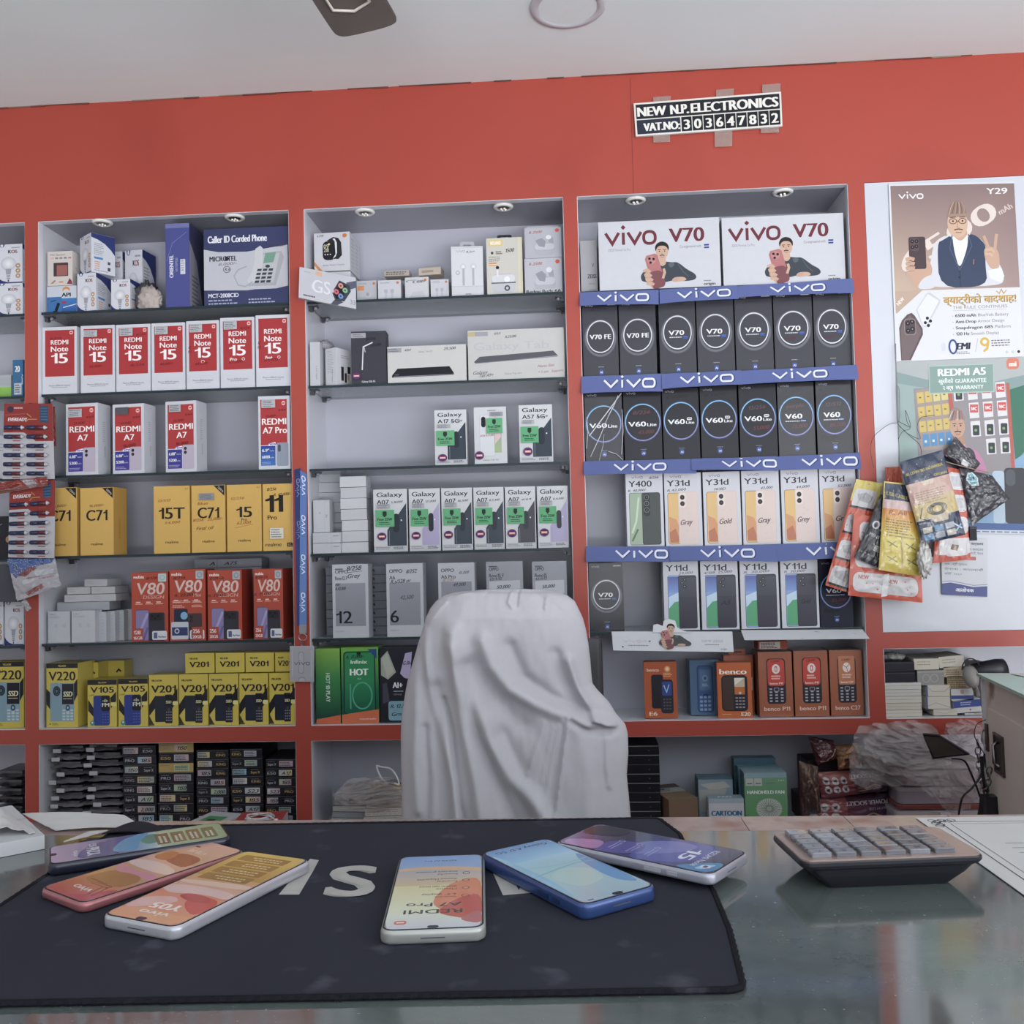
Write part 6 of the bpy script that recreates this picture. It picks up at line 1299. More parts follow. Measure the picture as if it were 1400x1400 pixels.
for i in range(2): carton('black_carton', .071, .10, h2-.001, '2b2b33', Cv(100, 24).rect(0, 2, 100, 3.4, '4a4a54'), loc=(at(1229, 920, D+.022).x, D+.022, z5+.0006+i*h2), label='glossy black box on the cream boxes, %s of two' % ['lower', 'upper'][i], m=GLOSSY, group='black boxes on the cream boxes')
p = at(1220, 898, D+.05)
crumple('foil_pouch', 'grey film pouch on top of the black boxes in the recess', 'pouch', (p.x, D+.05, z5+2*h2+.010), (.026, .03, .009), '9a9894', POUCH, 5, .3, zmin=z5+2*h2+.001)
ya = D+.03
cr = 'c6bda8'
old = Cv(60, 20).fine(8, 5, 40, 2, 5, 1.6, 'a0927c', 3)
lst = [ # u0 u1 vt vb col front label
 (1276, 1309, 969.5, 986, 'c4bdae', Cv(60, 30).poly([(0, 10), (30, 20), (60, 8), (60, 10), (30, 22), (0, 12)], 'aaa293'), 'cream folded-end carton at the bottom of the recess pile'),
 (1319, 1348, 975, 990, 'c9c8c6', Cv(60, 30).T('MUKYU', 26, 16, 10, 'a86a5c', w=30, b=.04), 'white carton with faded red lettering half behind the safe'),
 (1304, 1342, 956, 974, 'c5c4c4', Cv(60, 30).rect(0, 2, 60, 18, '3f4f8e').fine(16, 6, 24, 2, 5, 2, 'b9bed6', 2).circ(36, 24, 2, 'a85a5a'), 'blue and white carton tilted above the red-lettered carton'),
 (1300, 1331, 940.5, 957.5, 'cac9c8', Cv(60, 30).rect(0, 18, 60, 27, '3f4f8e').circ(30, 10, 5, 'b89a94'), 'white carton with a blue stripe in the middle of the pile'),
 (1266, 1299.5, 952.5, 969, 'c6c0b4', Cv(60, 30).poly([(0, 24), (24, 14), (60, 26), (60, 28), (24, 16), (0, 26)], 'aaa293').rect(0, 0, 4, 30, '4a5a92'), 'cream folded-end carton with blue side, lower one'),
 (1266, 1299, 936.5, 952, 'c4beb2', Cv(60, 30).poly([(0, 0), (16, 16), (46, 16), (60, 4), (60, 6), (47, 18), (15, 18), (0, 2)], 'aaa293').rect(0, 0, 4, 30, '4a5a92'), 'cream folded-end carton with blue side, upper one'),
 (1295, 1327, 924.5, 941.5, 'a8957a', Cv(60, 30).fine(2, 4, 54, 5, 5, 3, '7a6448', 7), 'stained brown carton in the middle of the pile'),
 (1290, 1317, 911.5, 926, 'b3a78f', Cv(60, 30).fine(6, 8, 46, 3, 6, 3, '8a6a54', 4), 'tan printed carton under the upper tilted cream carton'),
 (1254, 1291, 916.5, 936.5, '8f8d8a', Cv(60, 30).ring(20, 16, 8, 1, 'b5b3b0').ring(38, 16, 8, 1, 'b5b3b0').rect(0, 3, 60, 4, 'b5b3b0'), 'clear plastic box with two discs in the recess'),
 (1249, 1284, 900.5, 915.5, 'cbc5b6', old, 'long cream carton at the top left of the recess pile'),
 (1284, 1319, 897, 912, 'cbc5b6', old, 'long cream carton tilted at the top right of the recess pile'),
]
for i, (u0, u1, vt, vb, col, fcv, lb) in enumerate(lst):
    tilt = {1: 0, 2: -8, 10: -9}.get(i, 0)
    o = rbox('old_carton', lb, u0, u1, vt, vb, ya-.004*(i in (0, 4, 5, 8)), .09, col, fcv, rz=radians(0), gap=.001, group='old small cartons in the recess')
    if tilt: o.rotation_euler.y = radians(tilt)*.5
rbox('old_carton', 'dark carton filling the dim back of the recess', 1262, 1345, 905, 984, ya+.10, .03, '4a4648')
# speaker with carrying loop, ladle-like grey reflector
p = at(1352, 917, D+.03)
r = empty('portable_speaker', (p.x, D+.03, p.z), label='black cylindrical portable speaker with cable loop on top of the pile', cat='speaker')
MB().lathe([(.018, -.036), (.023, -.033), (.024, .02), (.021, .036), (.015, .037)], 24, '24232a', Matrix.Rotation(radians(80), 4, 'Y')).build('body', PLAST, r)
MB().lathe([(.015, .0371), (.014, .0385), (.004, .0385)], 24, '3a3942', Matrix.Rotation(radians(80), 4, 'Y')).build('end_cap', PLAST, r)
MB().tube([(-.045+.02*cos(a)*1.0, -.012, .004+.026*sin(a)) for a in [i*pi/14 for i in range(15)]], .0016, '1d1c24', 6).build('cable_loop', PLAST, r)
p = at(1327, 925, D)
M_ = Matrix.Rotation(radians(62), 4, 'X') @ Matrix.Rotation(radians(-24), 4, 'Y')
r = empty('desk_lamp_head', (p.x, D-.002, p.z), label='grey oval lamp-like dish leaning between the cartons and the safe', cat='lamp')
b = MB(); b.lathe([(.004, .012), (.014, .008), (.019, .0), (.0185, -.002), (.012, .004)], 24, '8f8c88', M_ @ Matrix.Diagonal((.9, 1.45, 1, 1))); b.build('dish', PLAST, r)
MB().tube([(.004, .004, -.012), (.012, .008, -.03), (.018, .012, -.045)], .006, '6a6864', 10).build('neck', PLAST, r)

# ================================================================== SAFE AT RIGHT
zsf = at(1345.5, 925, 1.90).z
A = at(1345.5, 925, 1.90); B_ = onz(1402, 951, zsf); dirs = (B_-A); L1 = dirs.length; dx = dirs.normalized(); dy = Vector((-dx.y, dx.x, 0))
SW = .62; ang = atan2(dx.y, dx.x)
r = empty('steel_safe', (A.x, A.y, 0), ang, 'worn cream metal cabinet with recessed handle at the right edge', 'metal cabinet')
WORN = mat('worn_cream_paint', .5, .4, vary=.12, scale=6, colvar=(9, '8a7464', .64, .72))
b = MB().box(0, SW, 0, .30, 0, zsf, 'd9d0c6'); b.build('body', WORN, r)
b = MB().box(.038, SW-.03, -.006, -.0005, .2, zsf-.055, 'e0d7ce'); d_ = b.build('door', WORN, r)
MB().box(-.004, .004, -.006, .02, .2, zsf-.004, 'd6d6da').build('edge_strip', PLAST, r)
MB().box(-.006, SW, -.012, .31, zsf+.0005, zsf+.006, '9fc4b4').build('glass_top', GLOSSY, r)
hz = at(1372, 1003, 1.80).z; hz2 = at(1372, 1062, 1.80).z
def onsafe(u, v):
    d = ray(u, v); n_ = Vector((dx.y, -dx.x, 0)); t = (A-EYE).dot(n_)/d.dot(n_); p = EYE+d*t-Vector((A.x, A.y, 0)); return (Vector((p.x, p.y, 0)).dot(dx), p.z)
h0, h1 = onsafe(1366, 1004), onsafe(1379, 1060)
k = MB().box(h0[0], h1[0], -.008, -.0062, h1[1], h0[1], '3a3030')
fw = .004
for (xa, xb, za, zb_) in ((h0[0]-fw, h0[0], h1[1], h0[1]), (h1[0], h1[0]+fw, h1[1], h0[1]), (h0[0]-fw, h1[0]+fw, h0[1], h0[1]+fw), (h0[0]-fw, h1[0]+fw, h1[1]-fw, h1[1])): k.box(xa, xb, -.0105, -.0062, za, zb_, '4a3e3c')
k.build('handle_recess', PLAST, d_)
xm = (h0[0]+h1[0])/2
MB().tube([(xm-.002, -.009, h1[1]+.01), (xm-.002, -.017, h1[1]+.016), (xm-.002, -.017, h0[1]-.016), (xm-.002, -.009, h0[1]-.01)], .003, '8a8286', 8).build('handle_bar', METAL, d_)
l0 = onsafe(1355, 998)
k = MB().box(l0[0]-.006, l0[0]+.007, -.010, -.0062, l0[1]-.04, l0[1]+.012, '6a5c58').tube([(l0[0], -.012, l0[1]-.03), (l0[0], -.017, l0[1]-.02), (l0[0], -.017, l0[1]-.004), (l0[0], -.012, l0[1])], .002, '9a9496', 8)
k.build('hasp', METAL, r)
ch = empty('chain', (A.x, A.y, 0), ang, 'steel chain hanging down the front of the worn cream cabinet', 'chain')
path = [onsafe(1351, 1012), onsafe(1352, 1040), onsafe(1355, 1066), onsafe(1361, 1088), onsafe(1366, 1072), onsafe(1368, 1050)]
def pathpt(t):
    s_ = t*(len(path)-1); i = min(int(s_), len(path)-2); f_ = s_-i; return (path[i][0]*(1-f_)+path[i+1][0]*f_, path[i][1]*(1-f_)+path[i+1][1]*f_)
NL = 14
for i in range(NL):
    x, z_ = pathpt((i+.5)/NL); x2, z2 = pathpt(min(1, (i+.6)/NL)); a = atan2(z2-z_, x2-x); odd = i % 2
    P = []
    for k in range(16):
        t = 2*pi*k/16; lx, ly = .0085*cos(t), .0048*sin(t)
        P.append((x+lx*cos(a)-(0 if odd else ly*sin(a)), -.019+(ly if odd else 0), z_+lx*sin(a)+(0 if odd else ly*cos(a))))
    MB().tube(P, .0015, '9a9496', 6, closed=True).build('link', METAL, ch)
# papers on the safe
for i, (x, y, w_, h_, rz) in enumerate(((.06, .10, .12, .08, .3), (.16, .14, .16, .10, -.2), (.30, .10, .14, .12, .1))):
    pt = Vector((A.x, A.y, 0))+dx*x+dy*y
    b = MB().box(-w_/2, w_/2, -h_/2, h_/2, 0, .0012, 'd3d1ce'); b.cv(Cv(100, 60).fine(8, 10, 80, 6, 8, 2, '8a8a94', i), lambda a, c_, l: ((a-.5)*w_, (.5-c_)*h_, .0012+l))
    tag(b.build('loose_paper', PAPER, None, (pt.x, pt.y, zsf+.0068+.0016*i), ang+rz), ['loose white slip at the left end of the cabinet top', 'white printed sheet on the middle of the cabinet top', 'white printed sheet on the right end of the cabinet top'][i], 'paper')
# wires and adapter beside the safe
def wire(name, label, cat, px, Y, r_, col):
    Ys = Y if isinstance(Y, (list, tuple)) else [Y]*len(px)
    P = [at(u, v, y) for (u, v), y in zip(px, Ys)]; Q = []
    for i in range(len(P)-1):
        p0, p1, p2, p3 = P[max(0, i-1)], P[i], P[i+1], P[min(len(P)-1, i+2)]
        for k in range(6):
            t = k/6; Q.append(.5*((2*p1)+(p2-p0)*t+(2*p0-5*p1+4*p2-p3)*t*t+(3*p1-p0-3*p2+p3)*t**3))
    Q.append(P[-1]); org = Q[-1].copy()
    o = MB().tube([tuple(q-org) for q in Q], r_, col, 6).build(name, PLAST, None, org)
    if label: tag(o, label, cat)
    return o
YW = 1.86
wire('black_cable', 'black cable crossing in front of the organiser boxes to the right', 'cable', [(1301, 1037), (1318, 1040), (1327, 1056), (1336, 1078), (1342, 1094), (1350, 1106), (1356, 1120)], YW+.04, .0021, '1c1b22')
wire('black_cable', 'black cable curling down left from the crumpled bags', 'cable', [(1346, 1030), (1343, 1056), (1330, 1076), (1316, 1090), (1311, 1112), (1310, 1126)], YW+.02, .0021, '1c1b22')
wire('black_cable', 'thick black cable running straight down beside the white edge strip', 'cable', [(1342, 1034), (1344, 1062), (1349, 1086), (1352, 1100), (1354, 1124)], YW, .0036, '1c1b22')
wire('thin_wire', 'thin black wire looping at the left of the metal cabinet', 'wire', [(1348, 984), (1336, 990), (1332, 1004), (1338, 1018), (1346, 1032), (1348, 1050)], YW-.01, .0009, '24232a')
p = at(1355, 1102, YW-.02)
b = MB()
for (a0, a1, zz0, zz1, s0, s1) in ((.016, .024, 0, -.05, .012, .016),):
    P0 = rr_pts(-a0, -s0, a0, s0, .005); P1 = rr_pts(-a1, -s1, a1, s1, .006); n = len(P0)
    b.add([(x, y, zz0) for x, y in P0]+[(x*1.15, y*1.15, -.02) for x, y in P0]+[(x, y, zz1) for x, y in P1], [(i, (i+1) % n, n+(i+1) % n, n+i) for i in range(n)]+[(n+i, n+(i+1) % n, 2*n+(i+1) % n, 2*n+i) for i in range(n)]+[tuple(range(n))[::-1], tuple(range(2*n, 3*n))], '1c1b22')
tag(b.build('power_adapter', PLAST, None, (p.x, p.y, p.z+.02)), 'black power adapter hanging on its cables beside the metal cabinet', 'power adapter')

# ================================================================== POSTERS AND HANGING PACKETS AT RIGHT
c = Cv(172, 241).rect(0, 0, 172, 241, 'cfd0d4')
c.add([(2.5, 2.5), (172, 2.5), (172, 146), (2.5, 146), (80, 70)], [(0, 1, 4), (1, 2, 4), (2, 3, 4), (3, 0, 4)], [hx(q) for q in ('857070', '86706e', '9a8480', 'bda592', '9d8780')])
vivo(c, 13.5, 20.5, 6.2, 33, 'e3dfe2', 1.7); c.T('Y29', 134, 16.6, 8.2, 'e3dfe2', w=28, b=.04)
c.T('6500', 20, 124, 27, 'd6c9c2', w=150, rot=-.53, b=.05); c.T('mAh', 151, 46, 8, 'cbbab2', w=20, rot=-.5, b=.04)
SK = 'bf9c86'
c.blob([(50, 143), (44, 132), (52, 112), (58, 84), (66, 76), (76, 72), (108, 72), (124, 78), (132, 96), (150, 118), (152, 138), (140, 143)], 'c9cad0')
c.blob([(63, 144), (63, 82), (72, 78), (84, 71), (92, 112), (106, 70), (118, 74), (130, 88), (127, 110), (129, 144)], '36415a'); c.blob([(84, 71), (95, 80), (106, 70), (104, 90), (92, 120), (86, 96)], 'dcdde2'); c.line([(92, 120), (92, 143)], .8, '232b3e'); c.line([(84, 72), (80, 90), (92, 120)], 1.4, '4a5672'); c.line([(106, 71), (110, 88), (92, 120)], 1.4, '4a5672'); c.line([(112, 106), (111, 113)], 1.2, 'b06a5c'); c.circ(91, 130, 1.2, '1d2434', n=8)
c.blob([(86, 62), (102, 62), (106, 71), (95, 82), (84, 72)], SK); c.circ(92, 56, 14, 'c8a78f', ry=20); c.blob([(79, 46), (83, 30), (92, 24), (101, 30), (107, 46)], '8d7468')
for i in range(7): c.line([(81+i*3.4, 45), (84+i*3, 34+i % 3*3), (88+i*1.8, 27)], 1, ['b59a88', '6d5650', 'a58a7a', '5c4a46'][i % 4])
c.rect(78.5, 43, 107.5, 47.5, '9c8274')
for x in (86, 99): c.ring(x, 53, 5, .9, '3a2e30', ry=3.6, n=20); c.circ(x, 53, 1.3, '2a2024', n=8); c.line([(x-4, 47.8), (x+4, 47.6)], 1.1, '4a3630')
c.line([(91, 53), (94, 53)], .9, '3a2e30').line([(92.5, 54), (91, 61), (94.5, 61.6)], .8, '9a7460').line([(87, 65), (93, 63.8), (99, 65)], 1.5, '5a4038').line([(89, 68.6), (97, 68.6)], 1.2, '95594f')
c.blob([(28, 142), (24, 124), (20, 108), (26, 100), (50, 104), (56, 118), (50, 132), (44, 143)], SK); c.blob([(32, 145), (40, 130), (56, 124), (60, 144)], 'c9cad0')
c.poly(rr_pts(24, 73, 47, 117, 3), '4a3c40'); c.poly(rr_pts(26, 75, 38, 92, 3), '5c4c50')
for x, y in ((29, 79), (29, 87), (35, 79), (34.5, 86)): c.circ(x, y, 2.6, '1a171b', n=14).circ(x, y, 1, '7a7074', n=8)
for i in range(4): c.line([(19, 104+i*6.2), (25, 102+i*6.2), (31, 104+i*6)], 5, SK)
for i in range(3): c.line([(20, 107.5+i*6.2), (30, 107+i*6)], .6, '96705e')
c.blob([(126, 92), (134, 88), (146, 94), (147, 112), (144, 121), (134, 120), (127, 106)], SK); c.line([(133, 92), (129, 80), (127, 74)], 4.2, SK); c.line([(141, 94), (143, 80), (144.5, 72)], 4.2, SK)
c.line([(128, 94), (136, 93), (140, 97)], 3.6, 'c8a78f'); c.line([(127, 99), (134, 99), (138, 102)], 3.6, 'c8a78f'); c.line([(130, 96.6), (138, 96.4)], .5, '96705e'); c.poly([(130, 122), (148, 118), (152, 130), (148, 140), (132, 132)], 'd6d7dc')
c.poly([(2.5, 146), (40, 146), (4, 176), (2.5, 176)], 'b59d8c').T('NEW', 7, 166, 5, 'e3d6cc', w=12, rot=-.8, b=.05)
c.poly([(30, 172), (46, 150), (50, 149), (64, 160), (63, 164), (44, 196), (38, 196)], 'bcbdc4').poly([(32, 172), (47, 151), (62, 161), (43, 194), (39, 194)], 'd3d4d9')
for x, y in ((45, 184), (49, 188), (42, 190), (46, 194)): c.circ(x, y, 2.2, '1d1c22', n=12)
c.poly([(6, 196), (10, 186), (18, 178), (24, 176), (28, 180), (38, 198), (38, 206), (20, 240), (7, 240)], '5a4a4c').poly([(8, 198), (12, 188), (22, 179), (36, 199), (35, 206), (17, 240), (8, 240)], '6d5c5e').poly(rr_pts(13, 184, 29, 206, 4), '8c7d7c').poly(rr_pts(14, 185, 28, 205, 4), '4c3f42')
for x, y in ((18, 190), (24, 188), (18, 200), (24, 198)): c.circ(x, y, 3, '141216', n=12).circ(x, y, 1.1, '8a8084', n=8)
c.T('ब्याट्रीको बादशाह!', 68, 165.5, 9.6, '6a5022', w=98, b=.05); c.T('ब्याट्रीको बादशाह!', 67.5, 165, 9.6, 'c9a04e', w=98, b=.02).line([(140, 150), (144, 154), (147, 148), (150, 154), (154, 149)], 1, 'b88f44')
c.T('THE RULE CONTINUES', 80, 173, 4, '8a8484', w=74).rect(80, 175, 152, 175.4, 'a09a9a')
for i, (a, b_) in enumerate((('6500 mAh', 'BlueVolt Battery'), ('Anti-Drop', 'Armor Design'), ('Snapdragon 685', 'Platform'), ('120 Hz', 'Smooth Display'))):
    y = 184+i*8.3; c.circ(79.5, y-1.6, .6, '6a6468', n=6).T(a, 83, y, 4.1, '3a3438', w=[28, 28, 50, 18][i], b=.05).T(b_, [114, 113, 136, 103][i], y, 4.1, '6f686c', w=[41, 36, 21, 38][i])
c.ring(78, 224, 5, 2.6, '2c4a86', ry=9).poly(rr_pts(62, 218, 68, 230, 3), 'c3c6d2').T('EMI', 83, 228, 9, '1f2436', w=17, b=.08, sh=.15).fine(82, 231, 20, 2, 2.2, 1, '6a6c7a').line([(108, 232), (112, 214)], .6, '9a9aa0')
c.ring(121, 219, 4.6, 3.2, 'c9a53a').line([(126, 219), (124, 228), (119, 232)], 3.2, 'c9a53a').circ(121, 218.5, 1.6, 'd9d9de').fine(130, 217, 32, 3, 3.4, 1.4, '6a6468', 3)
for i in range(3): c.circ(150+i*8, 234, 2, 'b9babf' if i < 2 else '26242a', n=12)
P1q = [at(1214.5, 252, D-.002), at(1386, 248.3, D-.002), at(1399, 487.5, D-.002), at(1225, 494.5, D-.002)]
flat_sheet('poster', P1q, c, .0008, GLOSSY, 'brown poster of a man in cap and vest holding a phone, two fingers raised', 'poster', edge='d6d7da')
c = Cv(185, 236).rect(0, 0, 185, 236, '7f9490', '6e8a9e').rect(0, 40, 185, 110, '6f9a86', '5a8a78').poly([(0, 0), (185, 0), (185, 22), (120, 34), (40, 26), (0, 14)], 'a3a8a8').poly([(0, 30), (60, 42), (60, 236), (0, 236)], '8fa3a0').poly([(150, 44), (185, 34), (185, 110), (158, 140)], '2f6a56').poly([(120, 160), (185, 120), (185, 236), (100, 236)], '7fa0c0')
c.poly([(22, 38), (152, 34), (157, 150), (150, 156), (26, 154)], '8a8488')
c.poly([(24, 40), (66, 36), (74, 120), (30, 124)], '9a8c84')
for j in range(3):
    for i in range(4): x, y = 26+i*11+j, 44+j*20-i*1.2; c.poly([(x, y), (x+9, y-1), (x+10, y+14), (x+1, y+15)], 'c5ac5c' if j or i < 2 else 'c9bd7a'); c.rect(x+3, y+6, x+6, y+7.6, '6a5a34')
for i in range(4): x = 32+i*10.6; c.poly([(x, 102-i), (x+9, 101-i), (x+10, 118-i), (x+1, 119-i)], '4f86b4'); c.rect(x+3, 110-i, x+6, 113-i, 'cfdbe6')
c.poly([(68, 38), (73, 38), (84, 150), (78, 150)], 'b0564a').poly([(148, 34), (152, 34), (157, 150), (152, 150)], 'b0564a')
for i in range(4):
    for j in range(4):
        if (i, j) in ((0, 1), (0, 2), (0, 3), (1, 3)): continue
        x, y = 76+i*19+j*1.5, 36+j*25-i*1; c.poly([(x, y), (x+13, y-1), (x+14, y+20), (x+1, y+21)], 'cfcccf')
        if j < 2 and i > 0: c.rect(x+1.5, y+2, x+12.5, y+13, 'c0504c').T('14C', x+3, y+10, 4.6, 'e9dcdc', w=8, b=.06)
        else: c.poly(rr_pts(x+3, y+5, x+12, y+19, 1.5), '2c3038').circ(x+7, y+12, 2, '6f9a62', n=10)
c.blob([(44, 156), (48, 134), (58, 126), (76, 118), (92, 118), (108, 126), (116, 142), (120, 156)], 'b87a9a'); c.blob([(58, 156), (60, 128), (72, 119), (82, 134), (92, 118), (104, 126), (104, 156)], '3a3a44').blob([(72, 118), (82, 134), (92, 117), (86, 112), (78, 112)], 'c48aa6')
c.blob([(76, 102), (88, 102), (90, 116), (82, 124), (74, 116)], 'a8826c').circ(80, 92, 10.5, 'b8927c', ry=15); c.blob([(68, 86), (70, 70), (78, 64), (87, 70), (92, 84), (80, 80)], '8c7a74')
for i in range(6): c.line([(69+i*3.6, 84-abs(i-2.5)*.8), (74+i*2.4, 70)], 1.1, ['c9b2a8', '5a4a50', 'a05c58'][i % 3])
for x in (76, 84.5): c.line([(x-2.6, 88), (x+2.6, 87.6)], 1, '3a2c2c'); c.circ(x, 90.5, 1.1, '2a2024', n=8)
c.line([(80, 91), (79.6, 96), (81.6, 96.4)], .7, '8a6452').line([(76, 99), (80.4, 98), (85, 99)], 1.7, '3a2a28').line([(77.6, 102), (83.6, 102)], 1, '8a5248')
c.rect(43, 7, 132, 46, '9fb3ae').rect(44.5, 8.5, 130.5, 44.5, '7c968f').T('REDMI A5', 56, 22, 10, 'e9efec', w=64, b=.06).T('खुसीको', 56, 32, 5.5, 'dfe9e4', w=20, b=.03).T('GUARANTEE', 79, 32, 5.5, 'dfe9e4', w=42, b=.03).T('२ वर्ष', 62, 41, 5.5, 'dfe9e4', w=14, b=.03).T('WARRANTY', 79, 41, 5.5, 'dfe9e4', w=38, b=.03)
c.poly(rr_pts(149, 1, 166, 16, 5), 'c9715c').T('mi', 157.5, 12, 6.5, 'f0dcd4', w=9, a='c', b=.1)
phonepic(c, 142, 148, 171, 222, '2f3138', None, r=5); c.poly(rr_pts(144, 150, 157, 172, 6), '4a4d56'); c.poly(rr_pts(126, 152, 142, 222, 4), 'a9bccb')
c.rect(60, 222, 185, 231, '3f5c92').rect(60, 231, 185, 236, 'c3c9d2').fine(90, 232.6, 80, 1, 3, 1.6, '6a7a98')
flat_sheet('poster', [at(1225.5, 495, D-.002), at(1412, 487.5, D-.002), at(1418, 731, D-.002), at(1233, 727, D-.002)], c, .0008, GLOSSY, 'greenish poster with a shelf photo and a man in pink shirt, behind hanging packets', 'poster', edge='c9ccd0')
c = Cv(64, 82).rect(0, 0, 64, 82, 'c6c7cd').T('कर कार्यालय', 34, 9, 3.6, '3a3a46', w=24, b=.05).T('ठूला करदाता', 34, 17, 3.2, '4a4a56', w=24).T('काठमाडौं, नेपाल', 34, 22.5, 3, '4a4a56', w=24).rect(26, 26, 48, 31, 'b0564e').T('नाम : श्री प्रसाद', 4, 39, 3, '4a4a56', w=32).T('ठेगाना : काठमाडौं', 4, 46, 3, '4a4a56', w=54).T('मिति : २०८०', 4, 53, 3, '4a4a56', w=24)
c.poly([(0, 66), (12, 64), (26, 66), (44, 69), (64, 67), (64, 82), (0, 82)], '3c4784').line([(0, 63.6), (12, 61.6), (26, 63.6), (44, 66.6), (64, 64.6)], .8, '6a74ac').T('आलोचक', 32, 76.5, 5, 'dfe1ec', w=26, a='c', b=.06)
o = flat_sheet('notice_card', [at(1286, 735, D-.004), at(1350, 737, D-.004), at(1349.5, 816, D-.004), at(1288, 813, D-.004)], c, .001, GLOSSY, 'small white card with navy wave footer hanging below the packets', 'card', edge='b9bac4')
# hook and wires
wire('wire_hook', 'long steel wire hook hanging on the white board beside the posters', 'hook', [(1224.5, 470), (1225, 500), (1225.2, 530), (1226, 560), (1227, 578), (1230, 572), (1230, 545), (1229, 530), (1225.5, 527)], D-.012, .0011, '8a8a92')
wire('thin_wire', 'thin dark wire curling left over the red post from the hook', 'wire', [(1228, 578), (1216, 580), (1204, 588), (1194, 598), (1190, 612), (1192, 628), (1195, 640)], D-.016, .0006, '3a3238')
wire('thin_wire', 'thin dark wire looping right of the hook over the lower poster', 'wire', [(1228, 580), (1240, 592), (1258, 600), (1254, 585), (1258, 572), (1268, 569), (1278, 568)], D-.016, .0006, '3a3238')
wire('thin_wire', 'twisted wire ends sticking out right beneath the hook', 'wire', [(1228, 576), (1236, 580), (1244, 584), (1240, 576), (1238, 561), (1245, 584), (1234, 590), (1228, 600)], D-.02, .0006, '3a3238')
wire('thin_wire', 'long thin wire from the hook down to the blue-topped packet', 'wire', [(1229, 582), (1244, 596), (1258, 610), (1260, 634), (1256, 656), (1248, 664)], [D-.02, D-.03, D-.06, D-.09, D-.10, D-.10], .0006, '3a3238')
# packets
def reader(n=4, col='c2553c', yel=True):
    c = Cv(40, 150).rect(0, 0, 40, 150, col)
    if yel: c.rect(0, 0, 40, 30, 'cdbb5c')
    for i in range(n): y = 12+i*36; c.poly(rr_pts(3, y, 37, y+26, 6), 'c5c2c4').poly([(8, y+8), (20, y+4), (32, y+9), (28, y+18), (12, y+16)], 'a3a0a4').rect(2, y+24, 38, y+27, '33303a')
    return c
pack('card_reader_sheet', 'orange and yellow sheet of small blister packs, leftmost of the hanging packets', 'packet', [(1170, 655), (1207, 661), (1161, 811), (1128, 800)], D-.034, .004, reader(), col='b85a40', seed=1, group='hanging accessory packets')
c = Cv(100, 100).rect(0, 0, 100, 100, 'c4513a').poly(rr_pts(10, 8, 60, 34, 8), 'c6c3c5').poly(rr_pts(6, 42, 96, 64, 8), 'c6c3c5').poly(rr_pts(5, 70, 94, 94, 9), 'c9c6c8').T('NEW', 12, 78, 5, 'b86a64', w=14, b=.05).T('NEW', 52, 80, 5, 'b86a64', w=14, b=.05).T('NEW', 16, 48, 5, '4a8a7a', w=14, b=.05).poly([(46, 70), (54, 68), (52, 96), (44, 98)], 'dcdadc')
pack('card_reader_sheet', 'orange blister sheet with large clear bubbles, lowest of the hanging packets', 'packet', [(1167, 702), (1256, 716), (1261, 824), (1159, 814)], D-.050, .005, c, col='b8503a', seed=2, group='hanging accessory packets')
pack('card_reader_sheet', 'orange pack edge peeking out above the yellow tool packet', 'packet', [(1210, 639), (1233, 638), (1234, 690), (1212, 690)], D-.022, .004, Cv(10, 10).rect(0, 0, 10, 10, 'b5482f'), col='a8452f', seed=4, group='hanging accessory packets')
c = Cv(50, 130).rect(0, 0, 50, 130, 'bf4c34')
for i in range(4): c.poly(rr_pts(14, 6+i*31, 50, 30+i*31, 8), 'cfccd0').poly([(20, 12+i*31), (40, 10+i*31), (44, 24+i*31), (24, 26+i*31)], 'b9b6bc')
c.rect(6, 98, 50, 120, 'd0cdd0').poly([(24, 106), (34, 108), (32, 116), (22, 113)], '6a4a2c')
pack('card_reader_sheet', 'orange and white blister sheet behind the clear cable packet', 'packet', [(1288, 637), (1317, 643), (1327, 765), (1275, 770)], D-.030, .005, c, col='b04830', seed=5, group='hanging accessory packets')
c = Cv(60, 60).rect(0, 0, 60, 60, '3a3a42').poly([(12, 4), (22, 2), (28, 10), (24, 20), (12, 20), (6, 12)], 'c9d3d6').poly([(13, 6), (21, 4), (26, 11), (22, 18), (13, 18), (8, 12)], '58a0ae').circ(14, 11, 2, '1d2a34', n=10).circ(20, 10, 2, '1d2a34', n=10).line([(10, 40), (30, 26), (50, 34)], 1, '5a5a64').line([(20, 54), (38, 44)], 1, '55555e')
pack('black_packet', 'wrinkled black packet with a teal hexagon sticker in front of lower poster', 'packet', [(1311, 640), (1356, 650), (1380, 682), (1328, 719)], D-.036, .008, c, col='34343c', m=BAG, seed=6, wave=.004, group='hanging accessory packets')
pack('black_packet', 'dark ribbed packet standing up behind the black hexagon packet', 'packet', [(1306, 597), (1340, 634), (1327, 650), (1291, 622)], D-.020, .006, Cv(40, 30).rect(0, 0, 40, 30, '34323a').line([(4, 6), (36, 12)], 2, '55525c').line([(4, 14), (36, 20)], 2, '4a4852').poly([(20, 18), (28, 16), (30, 24), (22, 26)], 'b9b7bc'), col='2f2e36', m=BAG, seed=7, group='hanging accessory packets')
wire('tan_string', 'tan string running right across the hanging packets', 'string', [(1292, 631), (1310, 636), (1330, 641), (1352, 646)], D-.052, .001, 'a08468')
put('black_adapter', 'small black plug adapter hanging at the right under the packets', 1325.5, 1336, 720, at(1330, 739, D-.03).z, Cv(10, 20).rect(1, 1, 9, 3, '4a4a54'), Y=D-.035, d=.022, col='23232b', cat='adapter')
